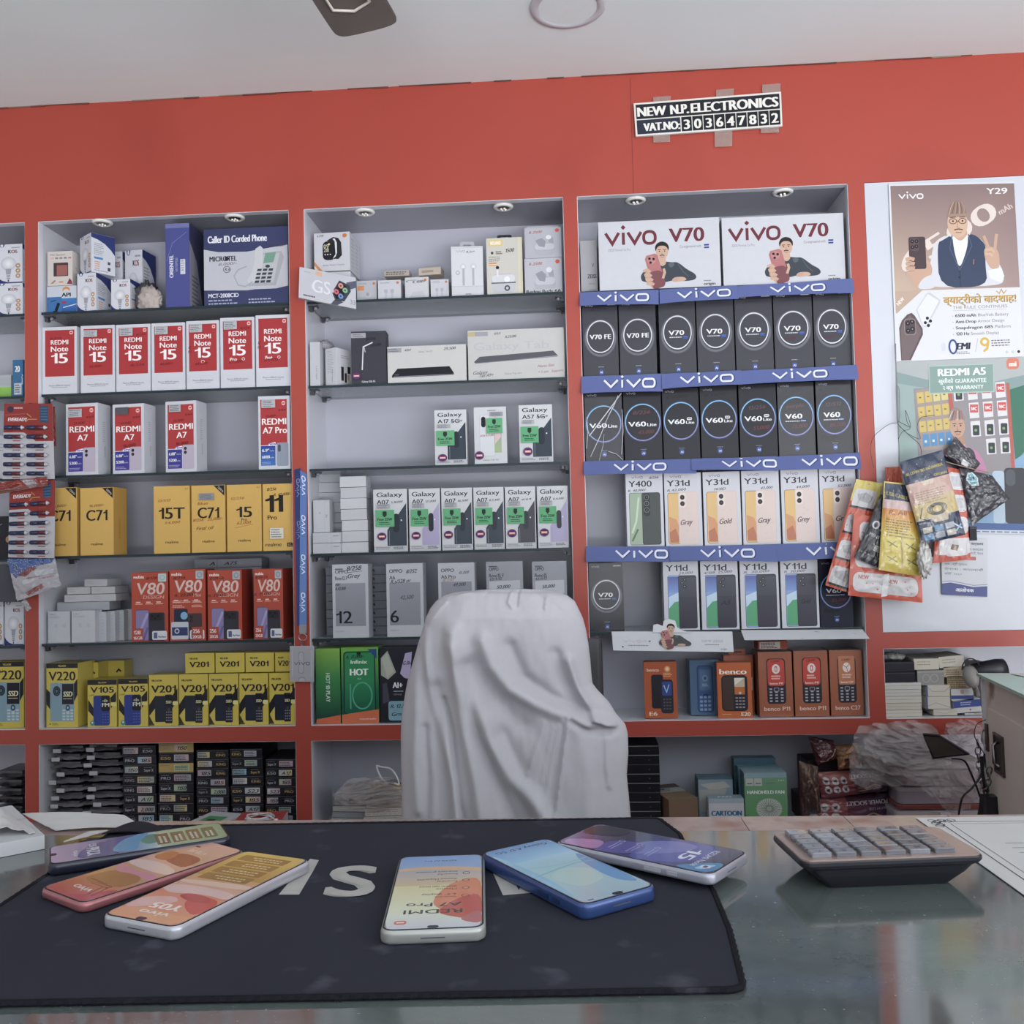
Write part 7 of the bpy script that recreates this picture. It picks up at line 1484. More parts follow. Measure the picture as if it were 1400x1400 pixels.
c = Cv(44, 100).rect(0, 0, 44, 100, '2f2e35').T('OTG', 5, 50, 12, 'c5c6cc', w=30, b=.05, rot=.05).T('MINI', 6, 62, 5, 'b9bac0', w=16, rot=.05).T('APKT', 12, 34, 5, '9a9ba2', w=18).rect(22, 72, 36, 80, 'c3bfb8').fine(23, 73.5, 12, 3, 2.2, 1.2, '4a4844')
for i in range(6): c.circ(6+i*6, 88, 1.4, '8a8a92', n=8)
pack('black_packet', 'black packet with white lettering between orange sheet and yellow packet', 'packet', [(1204, 676), (1240, 690), (1202, 777), (1168.5, 762)], D-.066, .004, c, col='2b2a31', seed=8, group='hanging accessory packets')
c = Cv(60, 120).rect(0, 0, 60, 120, 'c9b14a').rect(0, 34, 60, 66, 'c9793c', 'cbb04a').rect(2, 2, 58, 24, '2c3650').T('USB CABLE', 6, 18, 5, 'b9a65a', w=40, rot=.1, b=.04).rect(0, 24, 60, 36, 'c4a8a4').hw('R. All', 10, 44, 6, '8a4a34', w=30).fine(6, 50, 44, 6, 3.4, 1.3, '6a5a30', 2)
for j in range(2):
    for i in range(2): c.poly(rr_pts(6+i*26, 74+j*20, 28+i*26, 90+j*20, 2), 'd3c25c'); c.line([(10+i*26, 80+j*20), (24+i*26, 86+j*20)], 1.4, '6a5a34').line([(12+i*26, 86+j*20), (22+i*26, 78+j*20)], 1.2, '8a7a40')
c.rect(4, 71, 54, 72.4, '9a8434').rect(29, 72, 31, 112, '9a8434')
pack('yellow_packet', 'yellow and orange packet printed with small tool pictures, front of the bunch', 'packet', [(1208.5, 658), (1246, 662), (1266, 790), (1201, 779)], D-.082, .006, c, col='bfa647', seed=9, group='hanging accessory packets')
c = Cv(62, 120).rect(0, 0, 62, 120, 'b3a48c').rect(0, 0, 62, 34, '27324c').T('ALL COMPATIBLE AND UNIVERSAL', 3, 22, 4, 'b9a65a', w=54, rot=-.03, b=.04).T('ORIGINAL', 40, 32, 3.6, 'b9a65a', w=20, b=.05)
c.rect(0, 34, 62, 84, 'b9a0928'[:6], 'bda863'); c.poly([(0, 34), (62, 34), (62, 56), (0, 64)], 'bd9c90').poly([(20, 34), (38, 34), (36, 40), (22, 40)], 'c9b9a4').fine(8, 48, 44, 6, 3.2, 1.2, '8a7a5a', 2)
for r_ in range(4): c.ring(32, 76, 14-r_*2.2, 1.1, '4a4844', ry=8-r_)
c.line([(12, 70), (6, 84), (20, 92)], 1.2, '3a3a3c'); c.poly([(0, 88), (20, 88), (24, 94), (44, 94), (46, 86), (62, 86), (62, 120), (0, 120)], '27324c')
for j in range(2):
    for i in range(3): c.poly(rr_pts(5+i*16, 98+j*10, 18+i*16, 106+j*10, 1), ['b8b0a4', '5a86a8', '9aa0ac'][(i+j) % 3])
c.line([(48, 100), (60, 110)], 2, 'b9c4d3').line([(50, 112), (60, 104)], 2, '8fb0d0')
pack('cable_packet', 'clear cable packet with dark blue top and bottom, front of the bunch', 'packet', [(1229, 632), (1288, 615), (1319, 731), (1261, 744.5)], D-.098, .007, c, col='a89c88', seed=10, group='hanging accessory packets')
crumple('foil_crumple', 'crumpled silver film hanging at the foot of the yellow packet', 'plastic wrap', (at(1264, 768, D-.105).x, D-.105, at(1264, 766, D-.105).z), (.014, .010, .034), 'c9c6c2', POUCH, 51, .5, sharp=2.6)

# ================================================================== LANYARD AND BATTERY CARDS
def strip_text(n, L, col='dfe4f2'):
    c = Cv(10, L)
    return c
c = Cv(8, 215).rect(0, 0, 8, 215, '2f3c6c', '3a4a86')
q = [at(402.5, 642, D-.003), at(411, 640, D-.004), at(412.5, 856, D-.004), at(406, 856, D-.003)]
lan = empty('lanyard', tuple(at(412, 640, D-.004)), label='blue lanyard with clear badge holder hanging on the red post', cat='lanyard')
def vtext(c, x, y, h, w, col):
    """maker's mark written up the strap"""
    t = Cv(1, 1); vivo(t, 0, 0, h, w, col, h*.24)
    for pts, tris, cols, L in t.P: c.add([(x+py, y-px) for px, py in pts], tris, cols)
for y in (38, 96): vtext(c, 6.4, y, 3.6, 24, '8a93b8')
flat_sheet('strap', q, c, .0006, CARD, parent=lan, edge='2f3c6c')
c = Cv(10, 212).rect(0, 0, 10, 212, '5a7ab8', '6486c2')
for y in (32, 86, 140, 192): vtext(c, 7.6, y, 5, 26, 'e3e8f4')
flat_sheet('strap', [at(410.5, 643, D-.006), at(419.5, 648, D-.006), at(419.2, 857, D-.006), at(409.5, 857, D-.006)], c, .0006, CARD, parent=lan, edge='5a7ab8')
org = lan.location
def lp(u, v, Y=D-.007): return at(u, v, Y)-org
a = lp(409.5, 854); b_ = lp(419.5, 866)
MB().box(a.x, b_.x, a.y-.002, a.y+.003, b_.z, a.z, 'b9bac4').build('crimp', METAL, lan)
ctr = lp(414, 871)
MB().tube([(ctr.x+.0095*cos(t), ctr.y, ctr.z+.008*sin(t)) for t in [2*pi*i/20 for i in range(20)]], .0012, 'c5c6cc', 6, closed=True).build('ring', METAL, lan)
MB().tube([tuple(lp(414, 876)), tuple(lp(412.5, 882)), tuple(lp(413, 887)), tuple(lp(415.5, 884)), tuple(lp(415, 878))], .0013, 'c5c6cc', 6).build('hook', METAL, lan)
BDG = mat('badge_plastic', .25, .6, .4, vary=.06)
c = Cv(34, 49).poly(rr_pts(1, 1, 33, 48, 3), 'a9a8ae').poly(rr_pts(12, 8, 20, 38, 3), '96959c').poly(rr_pts(13, 9, 19, 37, 2.6), 'aeadb3').circ(17, 48, 6, '9a99a0').circ(17, 49, 5, 'b3b2b8'); vivo(c, 6, 26, 4, 22, '55608a', .9)
for x in (3.5, 30.5): c.rect(x-.4, 6, x+.4, 42, 'c3c2c8')
flat_sheet('badge_holder', [at(396.6, 883, D-.008), at(430, 883, D-.008), at(429.5, 932, D-.008), at(397, 931.5, D-.008)], c, .003, BDG, parent=lan, edge='b0afb6')
def battery_card(name, label, px, Y, rows, head, n_red, brand='EVEREADY', loc_group='battery cards hanging on the left red post'):
    q = [at(u, v, Y) for u, v in px]; S = bil(q); nv = (q[1]-q[0]).cross(q[0]-q[3]).normalized(); nv = nv if nv.y < 0 else -nv
    W_, H_ = 68, 106; c = Cv(W_, H_).rect(0, 0, W_, H_, 'b5b3ba')
    hd = head*H_
    c.poly([(0, 0), (W_, 0), (W_, hd+24), (44, hd+24), (28, hd+12), (0, hd+12)], '8a3430').rect(50, 3, 62, hd-2, '2f4a66')
    for i in range(5): c.rect(51, 6+i*4, 61, 7+i*4, '4a6c8a')
    if hd > 10: c.circ(9, 8, 4.4, '3a3048').T('EVEREADY', 6, hd-4, 5, 'dcd2d4', w=26, b=.06, sh=.12).fine(14, 5, 12, 1, 2, 2, 'c9b0ac').line([(32, 14), (38, 19)], 1, 'b98a4a').line([(30, 26), (34, 22), (46, 22)], 1, 'b98a4a').line([(2, 16), (30, 14)], .5, 'b06a58')
    o = flat_sheet(name, q, c, .0008, CARD, label, 'battery card', loc_group, edge='a9a7ae')
    org_ = o.location; rh = (1-head)/rows
    for j in range(rows):
        for i in range(2):
            fy = head+(j+.42)*rh; x0, x1 = (.05, .44) if i == 0 else (.50, .90)
            a = S(x0, fy)+nv*.0062-org_; b2 = S(x1, fy)+nv*.0062-org_
            red = (i+j) % 3 != 0
            k = MB(); d_ = (b2-a); L_ = d_.length; R_m = Matrix.Translation(a) @ d_.to_track_quat('Z', 'Y').to_matrix().to_4x4(); r0 = .0051
            k.lathe([(r0*.9, 0), (r0, .001), (r0, L_*.42)], 12, '2c3150', R_m); k.lathe([(r0, L_*.42), (r0, L_*.86)], 12, '5a2c34' if red else '2a2f4c', R_m)
            k.lathe([(r0, L_*.86), (r0*.98, L_*.91), (r0*.5, L_*.93), (r0*.42, L_)], 12, 'b9bac2', R_m)
            bt = k.build('battery', GLOSSY, o)
            k2 = MB(); s0 = S(x0+.14, fy+rh*.42)-org_+nv*.0012; s1 = S(x1-.1, fy+rh*.42)-org_+nv*.0012; dz = Vector((0, 0, .0022))
            k2.add([s0-dz/2, s1-dz/2, s1+dz/2, s0+dz/2], [(0, 1, 2, 3)], '9a4a48'); k2.build('red_caption', CARD, o)
    return o
battery_card('battery_card', 'red-headed battery blister card, uppermost of those on the left red post', [(6, 552), (72, 552), (75, 655), (3.5, 655)], D-.016, 6, .27, 2)
battery_card('battery_card', 'red-headed battery blister card hanging right below another one', [(13.5, 662), (76, 656), (74.5, 763), (11.5, 762)], D-.026, 6, .24, 2)
pack('battery_card', 'battery card edge peeking out behind the uppermost blister card', 'battery card', [(40, 551), (75, 556), (77, 610), (50, 612)], D-.006, .001, Cv(30, 40).rect(0, 0, 30, 40, '7c302e').circ(26, 24, 2, 'b9bac2').circ(26, 34, 2, 'b9bac2'), col='8a3834', m=CARD, group='battery cards hanging on the left red post')
c = Cv(64, 50).rect(0, 0, 64, 50, 'aaa8b0').poly([(0, 0), (64, 0), (60, 8), (30, 14), (6, 24), (0, 16)], '3c5a9a').poly([(10, 22), (28, 12), (40, 14), (20, 24)], '7a3a3c').poly(rr_pts(34, 18, 60, 26, 3), 'c3c2ca').poly(rr_pts(14, 28, 32, 34, 3), 'c3c2ca').poly([(14, 44), (40, 38), (42, 44), (18, 49)], '8a4040').fine(20, 26, 20, 1, 3, 1.4, 'a84a44').fine(38, 30, 20, 1, 3, 1.4, 'a84a44')
pack('battery_card', 'opened empty battery blister curling below the two full cards', 'battery card', [(10.5, 764), (75, 763), (84, 801), (24, 822)], [D-.022, D-.02, D-.04, D-.03], .004, c, col='b0aeb6', m=POUCH, group='battery cards hanging on the left red post', seed=3, wave=.004)
pack('torn_wrapper', 'torn red and clear wrapper crumpled between the two battery cards', 'wrapper', [(-4, 660), (64, 652), (66, 664), (-4, 676)], D-.036, .003, Cv(60, 16).rect(0, 0, 60, 16, '9a4440').poly([(30, 0), (44, 2), (50, 12), (40, 16)], 'b9b8c0').rect(0, 10, 60, 16, '8a5a54'), col='9a5450', m=POUCH, seed=12, wave=.006)
pack('plastic_stub', 'small clear plastic stub hanging from the opened blister', 'packet', [(30, 822), (36, 820), (43, 832), (37, 836)], D-.03, .001, None, col='a9a8ae', m=POUCH, seed=14)

# ================================================================== COVERED CHAIR
YC = 1.62
def lerp_tab(tab, t):
    for (t0, *a), (t1, *b_) in zip(tab, tab[1:]):
        if t <= t1: f_ = (t-t0)/(t1-t0); f_ = max(0, f_); return [x+(y-x)*f_ for x, y in zip(a, b_)]
    return list(tab[-1][1:])
OUT = [(807, 655, 745), (809, 624, 762), (814, 607, 776), (822, 596, 786), (832, 588, 791), (845, 582, 797), (860, 578, 801), (880, 571.5, 804.5), (900, 566, 807), (920, 560, 808.5), (934, 556.5, 810), (942, 555, 816), (960, 552, 833), (975, 550, 842), (990, 548.5, 855), (1003, 547.8, 858.5), (1030, 548, 859), (1060, 548.5, 857), (1090, 549.5, 860), (1125, 549.5, 863), (1180, 549, 866), (1260, 546, 870)]
RIDG = [  # polyline px, half width px, height mm
    ([(583, 862), (588, 900), (600, 960), (613, 1010), (626, 1060), (632, 1125)], 7, 5),
    ([(612, 950), (622, 990), (627, 1040), (634, 1090), (641, 1125)], 3, -5),
    ([(624, 862), (634, 900), (650, 950), (672, 1000), (700, 1050), (735, 1090), (755, 1125)], 12, 10),
    ([(622, 880), (630, 930), (640, 990), (655, 1060), (664, 1125)], 9, 7),
    ([(600, 935), (606, 1000), (612, 1060), (616, 1125)], 9, -5),
    ([(664, 872), (676, 905), (700, 935), (735, 955), (775, 972), (805, 983)], 10, 7),
    ([(650, 905), (662, 930), (690, 960), (715, 985)], 14, -6),
    ([(700, 880), (716, 920), (750, 945), (790, 965), (822, 980)], 9, -6),
    ([(778, 900), (788, 930), (800, 955), (812, 975), (838, 982)], 6, 8),
    ([(760, 890), (770, 925), (785, 950), (806, 968)], 8, -5),
    ([(812, 978), (826, 985), (840, 988)], 4, 8),
    ([(776, 976), (800, 992), (830, 996), (842, 990)], 5, -5),
    ([(777, 975), (772, 1010), (765, 1060), (757, 1125)], 2.2, 4.5),
    ([(745, 980), (735, 1010), (722, 1050)], 2.2, 2), ([(765, 985), (752, 1050), (742, 1125)], 2.2, 1.8), ([(758, 985), (742, 1060)], 2, 1.3),
    ([(827, 1000), (828, 1040), (832, 1070)], 2.4, 2.5), ([(790, 990), (800, 1040), (806, 1110)], 12, 3),
    ([(570, 910), (573, 970), (570, 1040), (575, 1100)], 8, 4), ([(585, 990), (590, 1060), (588, 1120)], 5, -3),
    ([(690, 1000), (712, 1060), (722, 1125)], 16, -7), ([(640, 905), (660, 1000), (690, 1080), (710, 1125)], 9, -6),
    ([(700, 810), (697, 822), (702, 828)], 2, 2.5), ([(710, 808), (708, 826)], 1.6, -2.5), ([(749, 812), (746, 830)], 2, 2.5), ([(612, 822), (600, 836), (590, 850)], 3, 1.5), ([(740, 812), (760, 822), (775, 836)], 2, 1.2), ([(630, 812), (650, 808), (664, 810)], 2, 1.5)]
def segd(px, py, ax, ay, bx, by):
    dx_, dy_ = bx-ax, by-ay; t = max(0, min(1, ((px-ax)*dx_+(py-ay)*dy_)/(dx_*dx_+dy_*dy_+1e-9))); return hypot(px-ax-dx_*t, py-ay-dy_*t)
RB = [(min(p[0] for p in pl)-3*w_, max(p[0] for p in pl)+3*w_, min(p[1] for p in pl)-3*w_, max(p[1] for p in pl)+3*w_) for pl, w_, h_ in RIDG]
def fold(u, v):
    s_ = 0
    for (pl, w_, h_), bb in zip(RIDG, RB):
        if not (bb[0] < u < bb[1] and bb[2] < v < bb[3]): continue
        d_ = min(segd(u, v, *a, *b_) for a, b_ in zip(pl, pl[1:])); s_ += h_*exp(-(d_/w_)**2)
    s_ += 1.1*noise.noise(Vector((u/26, v/60, 3)))+.5*noise.noise(Vector((u/9, v/22, 7)))
    return s_*.001
NV, NU, NBK = 150, 110, 26
vs_, cl = [], []; ztopc = at(700, 806, YC).z
for j in range(NV+1):
    f_ = j/NV; v = 806.5+(1255-806.5)*f_**1.25
    l_, r_ = lerp_tab(OUT, v)
    zz = at((l_+r_)/2, v, YC).z
    hd = (ztopc-zz); dep = min(.125, .035+.095*sqrt(max(0, min(1, hd/.05))))*(1 if hd > .004 else .45)
    for i in range(NU+1):
        a = i/NU; e = 1-abs(2*a-1)**3.2
        u = l_+(r_-l_)*(.5-.5*cos(pi*a)) if False else l_+(r_-l_)*a
        bul = dep*.42*max(0, e)**.62
        y = YC-bul-2.1*fold(u, v)*min(1, max(0, e)*2.2)
        p = at(u, v, YC); x = p.x; z_ = p.z
        vs_.append((x, y, z_))
    xl, xr = at(l_, v, YC).x, at(r_, v, YC).x; zl_, zr_ = at(l_, v, YC).z, at(r_, v, YC).z
    for i in range(1, NBK):
        a = i/NBK; e = 1-abs(2*a-1)**3.2
        vs_.append((xr+(xl-xr)*a, YC+dep*.9*max(0, e)**.5, zr_+(zl_-zr_)*a))
NR = NU+NBK
fs = []
for j in range(NV):
    for i in range(NR): a = j*NR+i; b_ = j*NR+(i+1) % NR; fs.append((a, a+NR, b_+NR, b_))
# crown of the cover
cen = len(vs_); vs_.append((at(700, 806, YC).x, YC+.005, ztopc+.002))
for i in range(NR): fs.append((i, (i+1) % NR, cen))
org = Vector((at(702, 1100, YC).x, YC+.02, .48))
cot = mat('cotton_weave', .92, .12, vary=.05, scale=120, bump=.12)
chair = empty('office_chair', (org.x, org.y, 0), label='high-backed office chair shrouded in a creased white cotton cover', cat='chair')
co_ = chair.location
MB().add([(x-co_.x, y-co_.y, z_-co_.z) for x, y, z_ in vs_], fs, 'bebbc2', True).build('cloth_cover', cot, chair)
k = MB()
pr = rr_pts(-.16, .005, .16, .03, .01); k.prism(pr, .46, ztopc-.09, '24232a'); k.build('backrest', PLAST, chair)
k = MB(); k.prism(rr_pts(-.22, -.42, .22, .02, .06), .40, .46, '24232a'); k.build('seat', PLAST, chair)
k = MB(); k.lathe([(.03, .06), (.03, .40)], 16, '3a3942', Matrix.Translation((0, -.2, 0))); k.build('gas_column', METAL, chair)
for i in range(5):
    a = 2*pi*i/5; k = MB().tube([(0, -.2, .08), (.28*cos(a), -.2+.28*sin(a), .065)], .017, '24232a', 8); L_ = k.build('base_leg', PLAST, chair)
    MB().lathe([(.025, -.012), (.025, .012)], 14, '1c1b22', Matrix.Translation((.29*cos(a), -.2+.29*sin(a), .027)) @ Matrix.Rotation(pi/2, 4, 'X')).build('caster', PLAST, L_)

# ================================================================== COUNTER
TBK = 1.052; TFR = .27; TX0, TX1 = -1.25, 1.3
GT = bpy.data.materials.new('frosted_counter_glass'); GT.use_nodes = True
nt = GT.node_tree; bs = nt.nodes['Principled BSDF']; tc = nt.nodes.new('ShaderNodeTexCoord')
n1 = nt.nodes.new('ShaderNodeTexNoise'); n1.inputs['Scale'].default_value = 5; n1.inputs['Detail'].default_value = 9; n1.inputs['Roughness'].default_value = .7
n2 = nt.nodes.new('ShaderNodeTexNoise'); n2.inputs['Scale'].default_value = 260; n2.inputs['Detail'].default_value = 3
mp = nt.nodes.new('ShaderNodeMapping'); mp.inputs['Scale'].default_value = (1, 1.6, 1); mp.inputs['Rotation'].default_value = (0, 0, .5)
nt.links.new(tc.outputs['Object'], mp.inputs[0]); nt.links.new(mp.outputs[0], n1.inputs['Vector']); nt.links.new(tc.outputs['Object'], n2.inputs['Vector'])
cr = nt.nodes.new('ShaderNodeValToRGB'); cr.color_ramp.elements[0].position = .3; cr.color_ramp.elements[0].color = (.062, .075, .073, 1); cr.color_ramp.elements[1].position = .72; cr.color_ramp.elements[1].color = (.12, .145, .14, 1)
nt.links.new(n1.outputs['Fac'], cr.inputs[0])
sp = nt.nodes.new('ShaderNodeMapRange'); sp.inputs[1].default_value = .70; sp.inputs[2].default_value = .76; nt.links.new(n2.outputs['Fac'], sp.inputs[0])
mx = nt.nodes.new('ShaderNodeMix'); mx.data_type = 'RGBA'; mx.inputs['B'].default_value = (.4, .42, .42, 1); nt.links.new(sp.outputs[0], mx.inputs['Factor']); nt.links.new(cr.outputs[0], mx.inputs['A'])
nt.links.new(mx.outputs['Result'], bs.inputs['Base Color'])
rg = nt.nodes.new('ShaderNodeMapRange'); rg.inputs[3].default_value = .02; rg.inputs[4].default_value = .16; nt.links.new(n1.outputs['Fac'], rg.inputs[0]); nt.links.new(rg.outputs[0], bs.inputs['Roughness'])
bs.inputs['Specular IOR Level'].default_value = .5; bs.inputs['IOR'].default_value = 2.2
cnt = empty('shop_counter', ((TX0+TX1)/2, TFR, 0), label='long shop counter with a scratched frosted glass top in the foreground', cat='counter')
W2 = (TX1-TX0)/2; L2 = TBK-TFR
MB().box(-W2, W2, 0, L2-.052, TZ-.008, TZ, '8fa09c').build('glass_top', GT, cnt)
MB().box(-W2+.01, W2-.01, .02, L2-.03, 0, TZ-.0085, '6f7a78').build('counter_body', WHITE_L, cnt)
k = MB(); x = -W2; rn = random.Random(9)
while x < W2:
    l = .11; c_ = rn.choice(['a08d8a', 'a8938c', '9a8480', 'b09a90'])
    k.box(x, min(W2, x+l-.0008), L2-.0515, L2, TZ-.02, TZ, c_); x += l
k.build('marbled_edge_strip', mat('pink_marble', .35, .5, .2, vary=.35, scale=60, colvar=(22, '8a5c50', .5, .7)), cnt)
struct('trim_3', MB().box(XL0, XR, 1.93, D-.002, 0, ZLB-.001, '8a3f38'), WALLR)

# desk pad
ZM = TZ+.003
PAD = mat('black_desk_pad', .85, .15, vary=.25, scale=7, colvar=(21, '6a6c78', .60, 1.0))
PBK, PFR, PLF, PRT = None, None, None, None
bl, br_ = tb(163, 1131, ZM), tb(905, 1118.5, ZM); frt = tb(1022, 1352, ZM); e1 = tb(0, 1238, ZM); f1 = tb(0, 1371, ZM)
dl = (e1-bl); df = (f1-frt)
t_ = ((frt.x-bl.x)*df.y-(frt.y-bl.y)*df.x)/(dl.x*df.y-dl.y*df.x); fl_ = bl+dl*t_
cor = [bl, br_, frt, fl_]; pts = []
for i in range(4):
    p0, p1, p2 = cor[i-1], cor[i], cor[(i+1) % 4]; r0 = .014
    a = p1+(p0-p1).normalized()*r0; b_ = p1+(p2-p1).normalized()*r0
    for k_ in range(5): t = k_/4; q_ = a*(1-t)**2+p1*2*t*(1-t)+b_*t*t; pts.append((q_.x, q_.y))
# right edge runs through these points of the photo
mid_ = [tb(u, v, ZM) for u, v in ((930, 1140), (948, 1180), (975, 1215), (998, 1270))]
pts = pts[:10]+[(p.x, p.y) for p in mid_]+pts[10:]
P2 = []
for i in range(len(pts)):
    a, b_ = Vector(pts[i]), Vector(pts[(i+1) % len(pts)]); n_ = max(1, int((b_-a).length/.0045))
    for k_ in range(n_): P2.append(tuple(a.lerp(b_, k_/n_)))
b = MB(); c_ = Vector((sum(p[0] for p in P2)/len(P2), sum(p[1] for p in P2)/len(P2)))
b.prism([(x-c_.x, y-c_.y) for x, y in P2], 0, .003, '30323d')
pad = tag(b.build('desk_pad', PAD, None, (c_.x, c_.y, TZ+.0002)), 'large worn black desk pad with pale grey lettering on the glass counter', 'desk pad')
k = MB(); N = len(P2)
cen_ = [Vector((x-c_.x, y-c_.y)) for x, y in P2]
ring_ = []
for i, p in enumerate(cen_):
    d_ = -(p.normalized()); t1 = (cen_[(i+1) % N]-cen_[i-1]).normalized(); nn = Vector((-t1.y, t1.x)); nn = nn if nn.dot(p) > 0 else -nn
    j_ = .0009*(i % 2)
    ring_.append([(p+nn*.0008, .0002), (p+nn*(.0016+j_), .002), (p+nn*(.0002+j_), .0042), (p-nn*.0022, .0040), (p-nn*.003, .0031)])
V_ = [(q[0].x, q[0].y, q[1]) for r_ in ring_ for q in r_]
k.add(V_, [(i*5+m_, i*5+m_+1, ((i+1) % N)*5+m_+1, ((i+1) % N)*5+m_) for i in range(N) for m_ in range(4)], '1a1b22')
k.build('stitched_edge', PAD, pad)
def padprint(pxs, nm='printed_letter', cv=None):
    q = [tb(u, v, ZM+.0004) for u, v in pxs]; b = MB(); o_ = Vector((c_.x, c_.y, TZ+.0002))
    if cv: S = bil(q); b.cv(cv, lambda a, d_, l: tuple(S(a, d_)-o_+Vector((0, 0, l))))
    else:
        t = [tuple(x) for x in tessellate_polygon([[Vector((p.x, p.y, 0)) for p in q]])]
        def up(f): a, e, g = [q[i] for i in f]; return f if (e.x-a.x)*(g.y-a.y)-(e.y-a.y)*(g.x-a.x) > 0 else f[::-1]
        b.add([p-o_ for p in q], [up(f) for f in t], 'b3b0ad')
    return b.build(nm, mat('worn_print', .7, .2, vary=.25, scale=45), pad)
padprint([(381, 1223), (409, 1223), (428, 1191), (436, 1176), (424, 1174), (396, 1205)])
cs = Cv(100, 100); vs, ts, wd = _glyphs('S'); hgt = max(v[1] for v in vs); y0_ = min(v[1] for v in vs)
for dx_ in (-5, -2.5, 0, 2.5, 5):
    for dy_ in (-3, 3): cs.add([(8+84*x/wd+dx_, 5+90*(1-(y-y0_)/(hgt-y0_))+dy_*.8) for x, y in vs], ts, 'b3b0ad')
padprint([(453, 1183), (522, 1183), (512, 1228), (437, 1228)], cv=cs)
padprint([(673, 1191.5), (700, 1196), (709, 1217), (713, 1211), (720, 1206), (733, 1220), (687.7, 1224)])

# ================================================================== DEMO PHONES
FRM = mat('phone_frame', .28, .6, .3, metal=.35, vary=.03)
SCR = mat('screen_sticker', .22, .5, .5, vary=.03, scale=12)
def phone(label, px, frame, cv, th=.0085, w_=.077, l_=.1665, lift=0, band=None, rad=.0095, bez='1b1b22'):
    z0 = ZM+.0006+lift; z1 = z0+th
    P = [onz(u, v, z1) for u, v in px]; t0, t1, b0, b1 = P
    c0 = (t0+t1+b0+b1)/4; up = ((t0+t1)/2-(b0+b1)/2); up.z = 0; up.normalize(); rgt = Vector((up.y, -up.x, 0))
    rz = atan2(up.y, up.x)-pi/2
    b = MB(); prof = [(-.0022, 0), (-.0004, .0012), (0, .003), (0, th-.003), (-.0006, th-.0010), (-.0018, th)]
    rings = []
    for off, z in prof:
        pr = rr_pts(-w_/2-off*-1*0+(-off), -l_/2-off, w_/2+off, l_/2+off, rad+off, 6); rings.append([(x, y, z) for x, y in rr_pts(-w_/2-off, -l_/2-off, w_/2+off, l_/2+off, max(.002, rad+off), 6)])
    n = len(rings[0]); V_ = [p for r_ in rings for p in r_]
    F_ = [(j*n+i, j*n+(i+1) % n, (j+1)*n+(i+1) % n, (j+1)*n+i) for j in range(len(rings)-1) for i in range(n)]
    b.add(V_, F_, frame, True); b.add(rings[0], [tuple(range(n))[::-1]], frame); b.add(rings[-1], [tuple(range(n))], frame)
    o = b.build('demo_phone', FRM, None, (c0.x, c0.y, z0), rz); tag(o, label, 'phone', 'display phones on the desk pad')
    g = MB(); g.prism(rr_pts(-w_/2+.0017, -l_/2+.0017, w_/2-.0017, l_/2-.0017, rad-.001, 6), th-.0004, th+.0003, bez); gl = g.build('front_glass', GLOSSY, o)
    m_ = .0029; a0, a1 = w_/2-m_, l_/2-m_
    s_ = MB(); s_.prism(rr_pts(-a0, -a1, a0, a1, rad-.002, 6), th+.00032, th+.0004, '9a9aa0')
    cv.W, cv.H = 77, 166
    def clipfn(a, d_, l):
        x, y = (a-.5)*2*a0, (.5-d_)*2*a1; R_ = rad-.002
        cx, cy = max(-a0+R_, min(a0-R_, x)), max(-a1+R_, min(a1-R_, y))
        if abs(x) > a0-R_ and abs(y) > a1-R_:
            d2 = hypot(x-cx, y-cy)
            if d2 > R_: x, y = cx+(x-cx)*R_/d2, cy+(y-cy)*R_/d2
        return (x, y, th+.0004+l*.35)
    s_.cv(cv, clipfn, .12); s_.build('screen_sticker', SCR, gl)
    if band:
        MB().box(w_/2-.0004, w_/2+.0006, l_*.10, l_*.20, th*.3, th*.62, band).box(w_/2-.0004, w_/2+.0006, l_*.24, l_*.30, th*.3, th*.62, band).build('side_button', FRM, o)
    for i in range(6): pass
    MB().box(-.009, .009, l_/2-.0004, l_/2+.0002, th*.42, th*.5, '55565e').build('speaker_slot', PLAST, o)
    return o
# twelve-inch style names are printed stickers read from the far side
c = Cv(77, 166).rect(0, 0, 77, 60, 'b9a3c4', '3f5aa8').rect(0, 60, 77, 100, '4a6cae', 'a9c4d0').rect(0, 100, 77, 166, '9ab8a8', '6f9a80')
c.blob([(0, 20), (50, 30), (77, 60), (77, 90), (50, 78), (0, 66)], '2f4a9a').blob([(10, 52), (60, 66), (77, 84), (77, 96), (40, 82), (0, 78)], '5a9ac8').blob([(20, 90), (40, 82), (70, 92), (60, 108), (30, 106)], '4f8a78')
c.T('vivo', 16, 24, 6, 'c6cce2', w=24, b=.05).T('Y21d', 10, 44, 12, 'd3d8ea', w=34, b=.06).T('5G', 48, 42, 7, 'c6cce2', w=12, b=.05).poly(rr_pts(33, 0, 44, 5, 2), '1b1b22')
for i in range(4): y = 98+i*15.5; c.poly(rr_pts(12, y, 62, y+13, 1.5), ['5a4440', '5f5a52', '5a4a42', '3a5a4c'][i]); c.fine(18, y+3, 34, 2, 4.5, 2.4, 'c3c9c4', i)
phone('dark blue demo phone with blue to green screen sticker, farthest left of the phones', [(67, 1158), (64, 1183), (319, 1143), (299, 1125.6)], '24283a', c, th=.011, w_=.065, l_=.166)
c = Cv(77, 166).rect(0, 0, 77, 50, 'b84a46', 'c98a5c').rect(0, 50, 77, 110, 'b98a5a', 'd9a99a').rect(0, 110, 77, 166, 'c49a7a', 'd9a9a0')
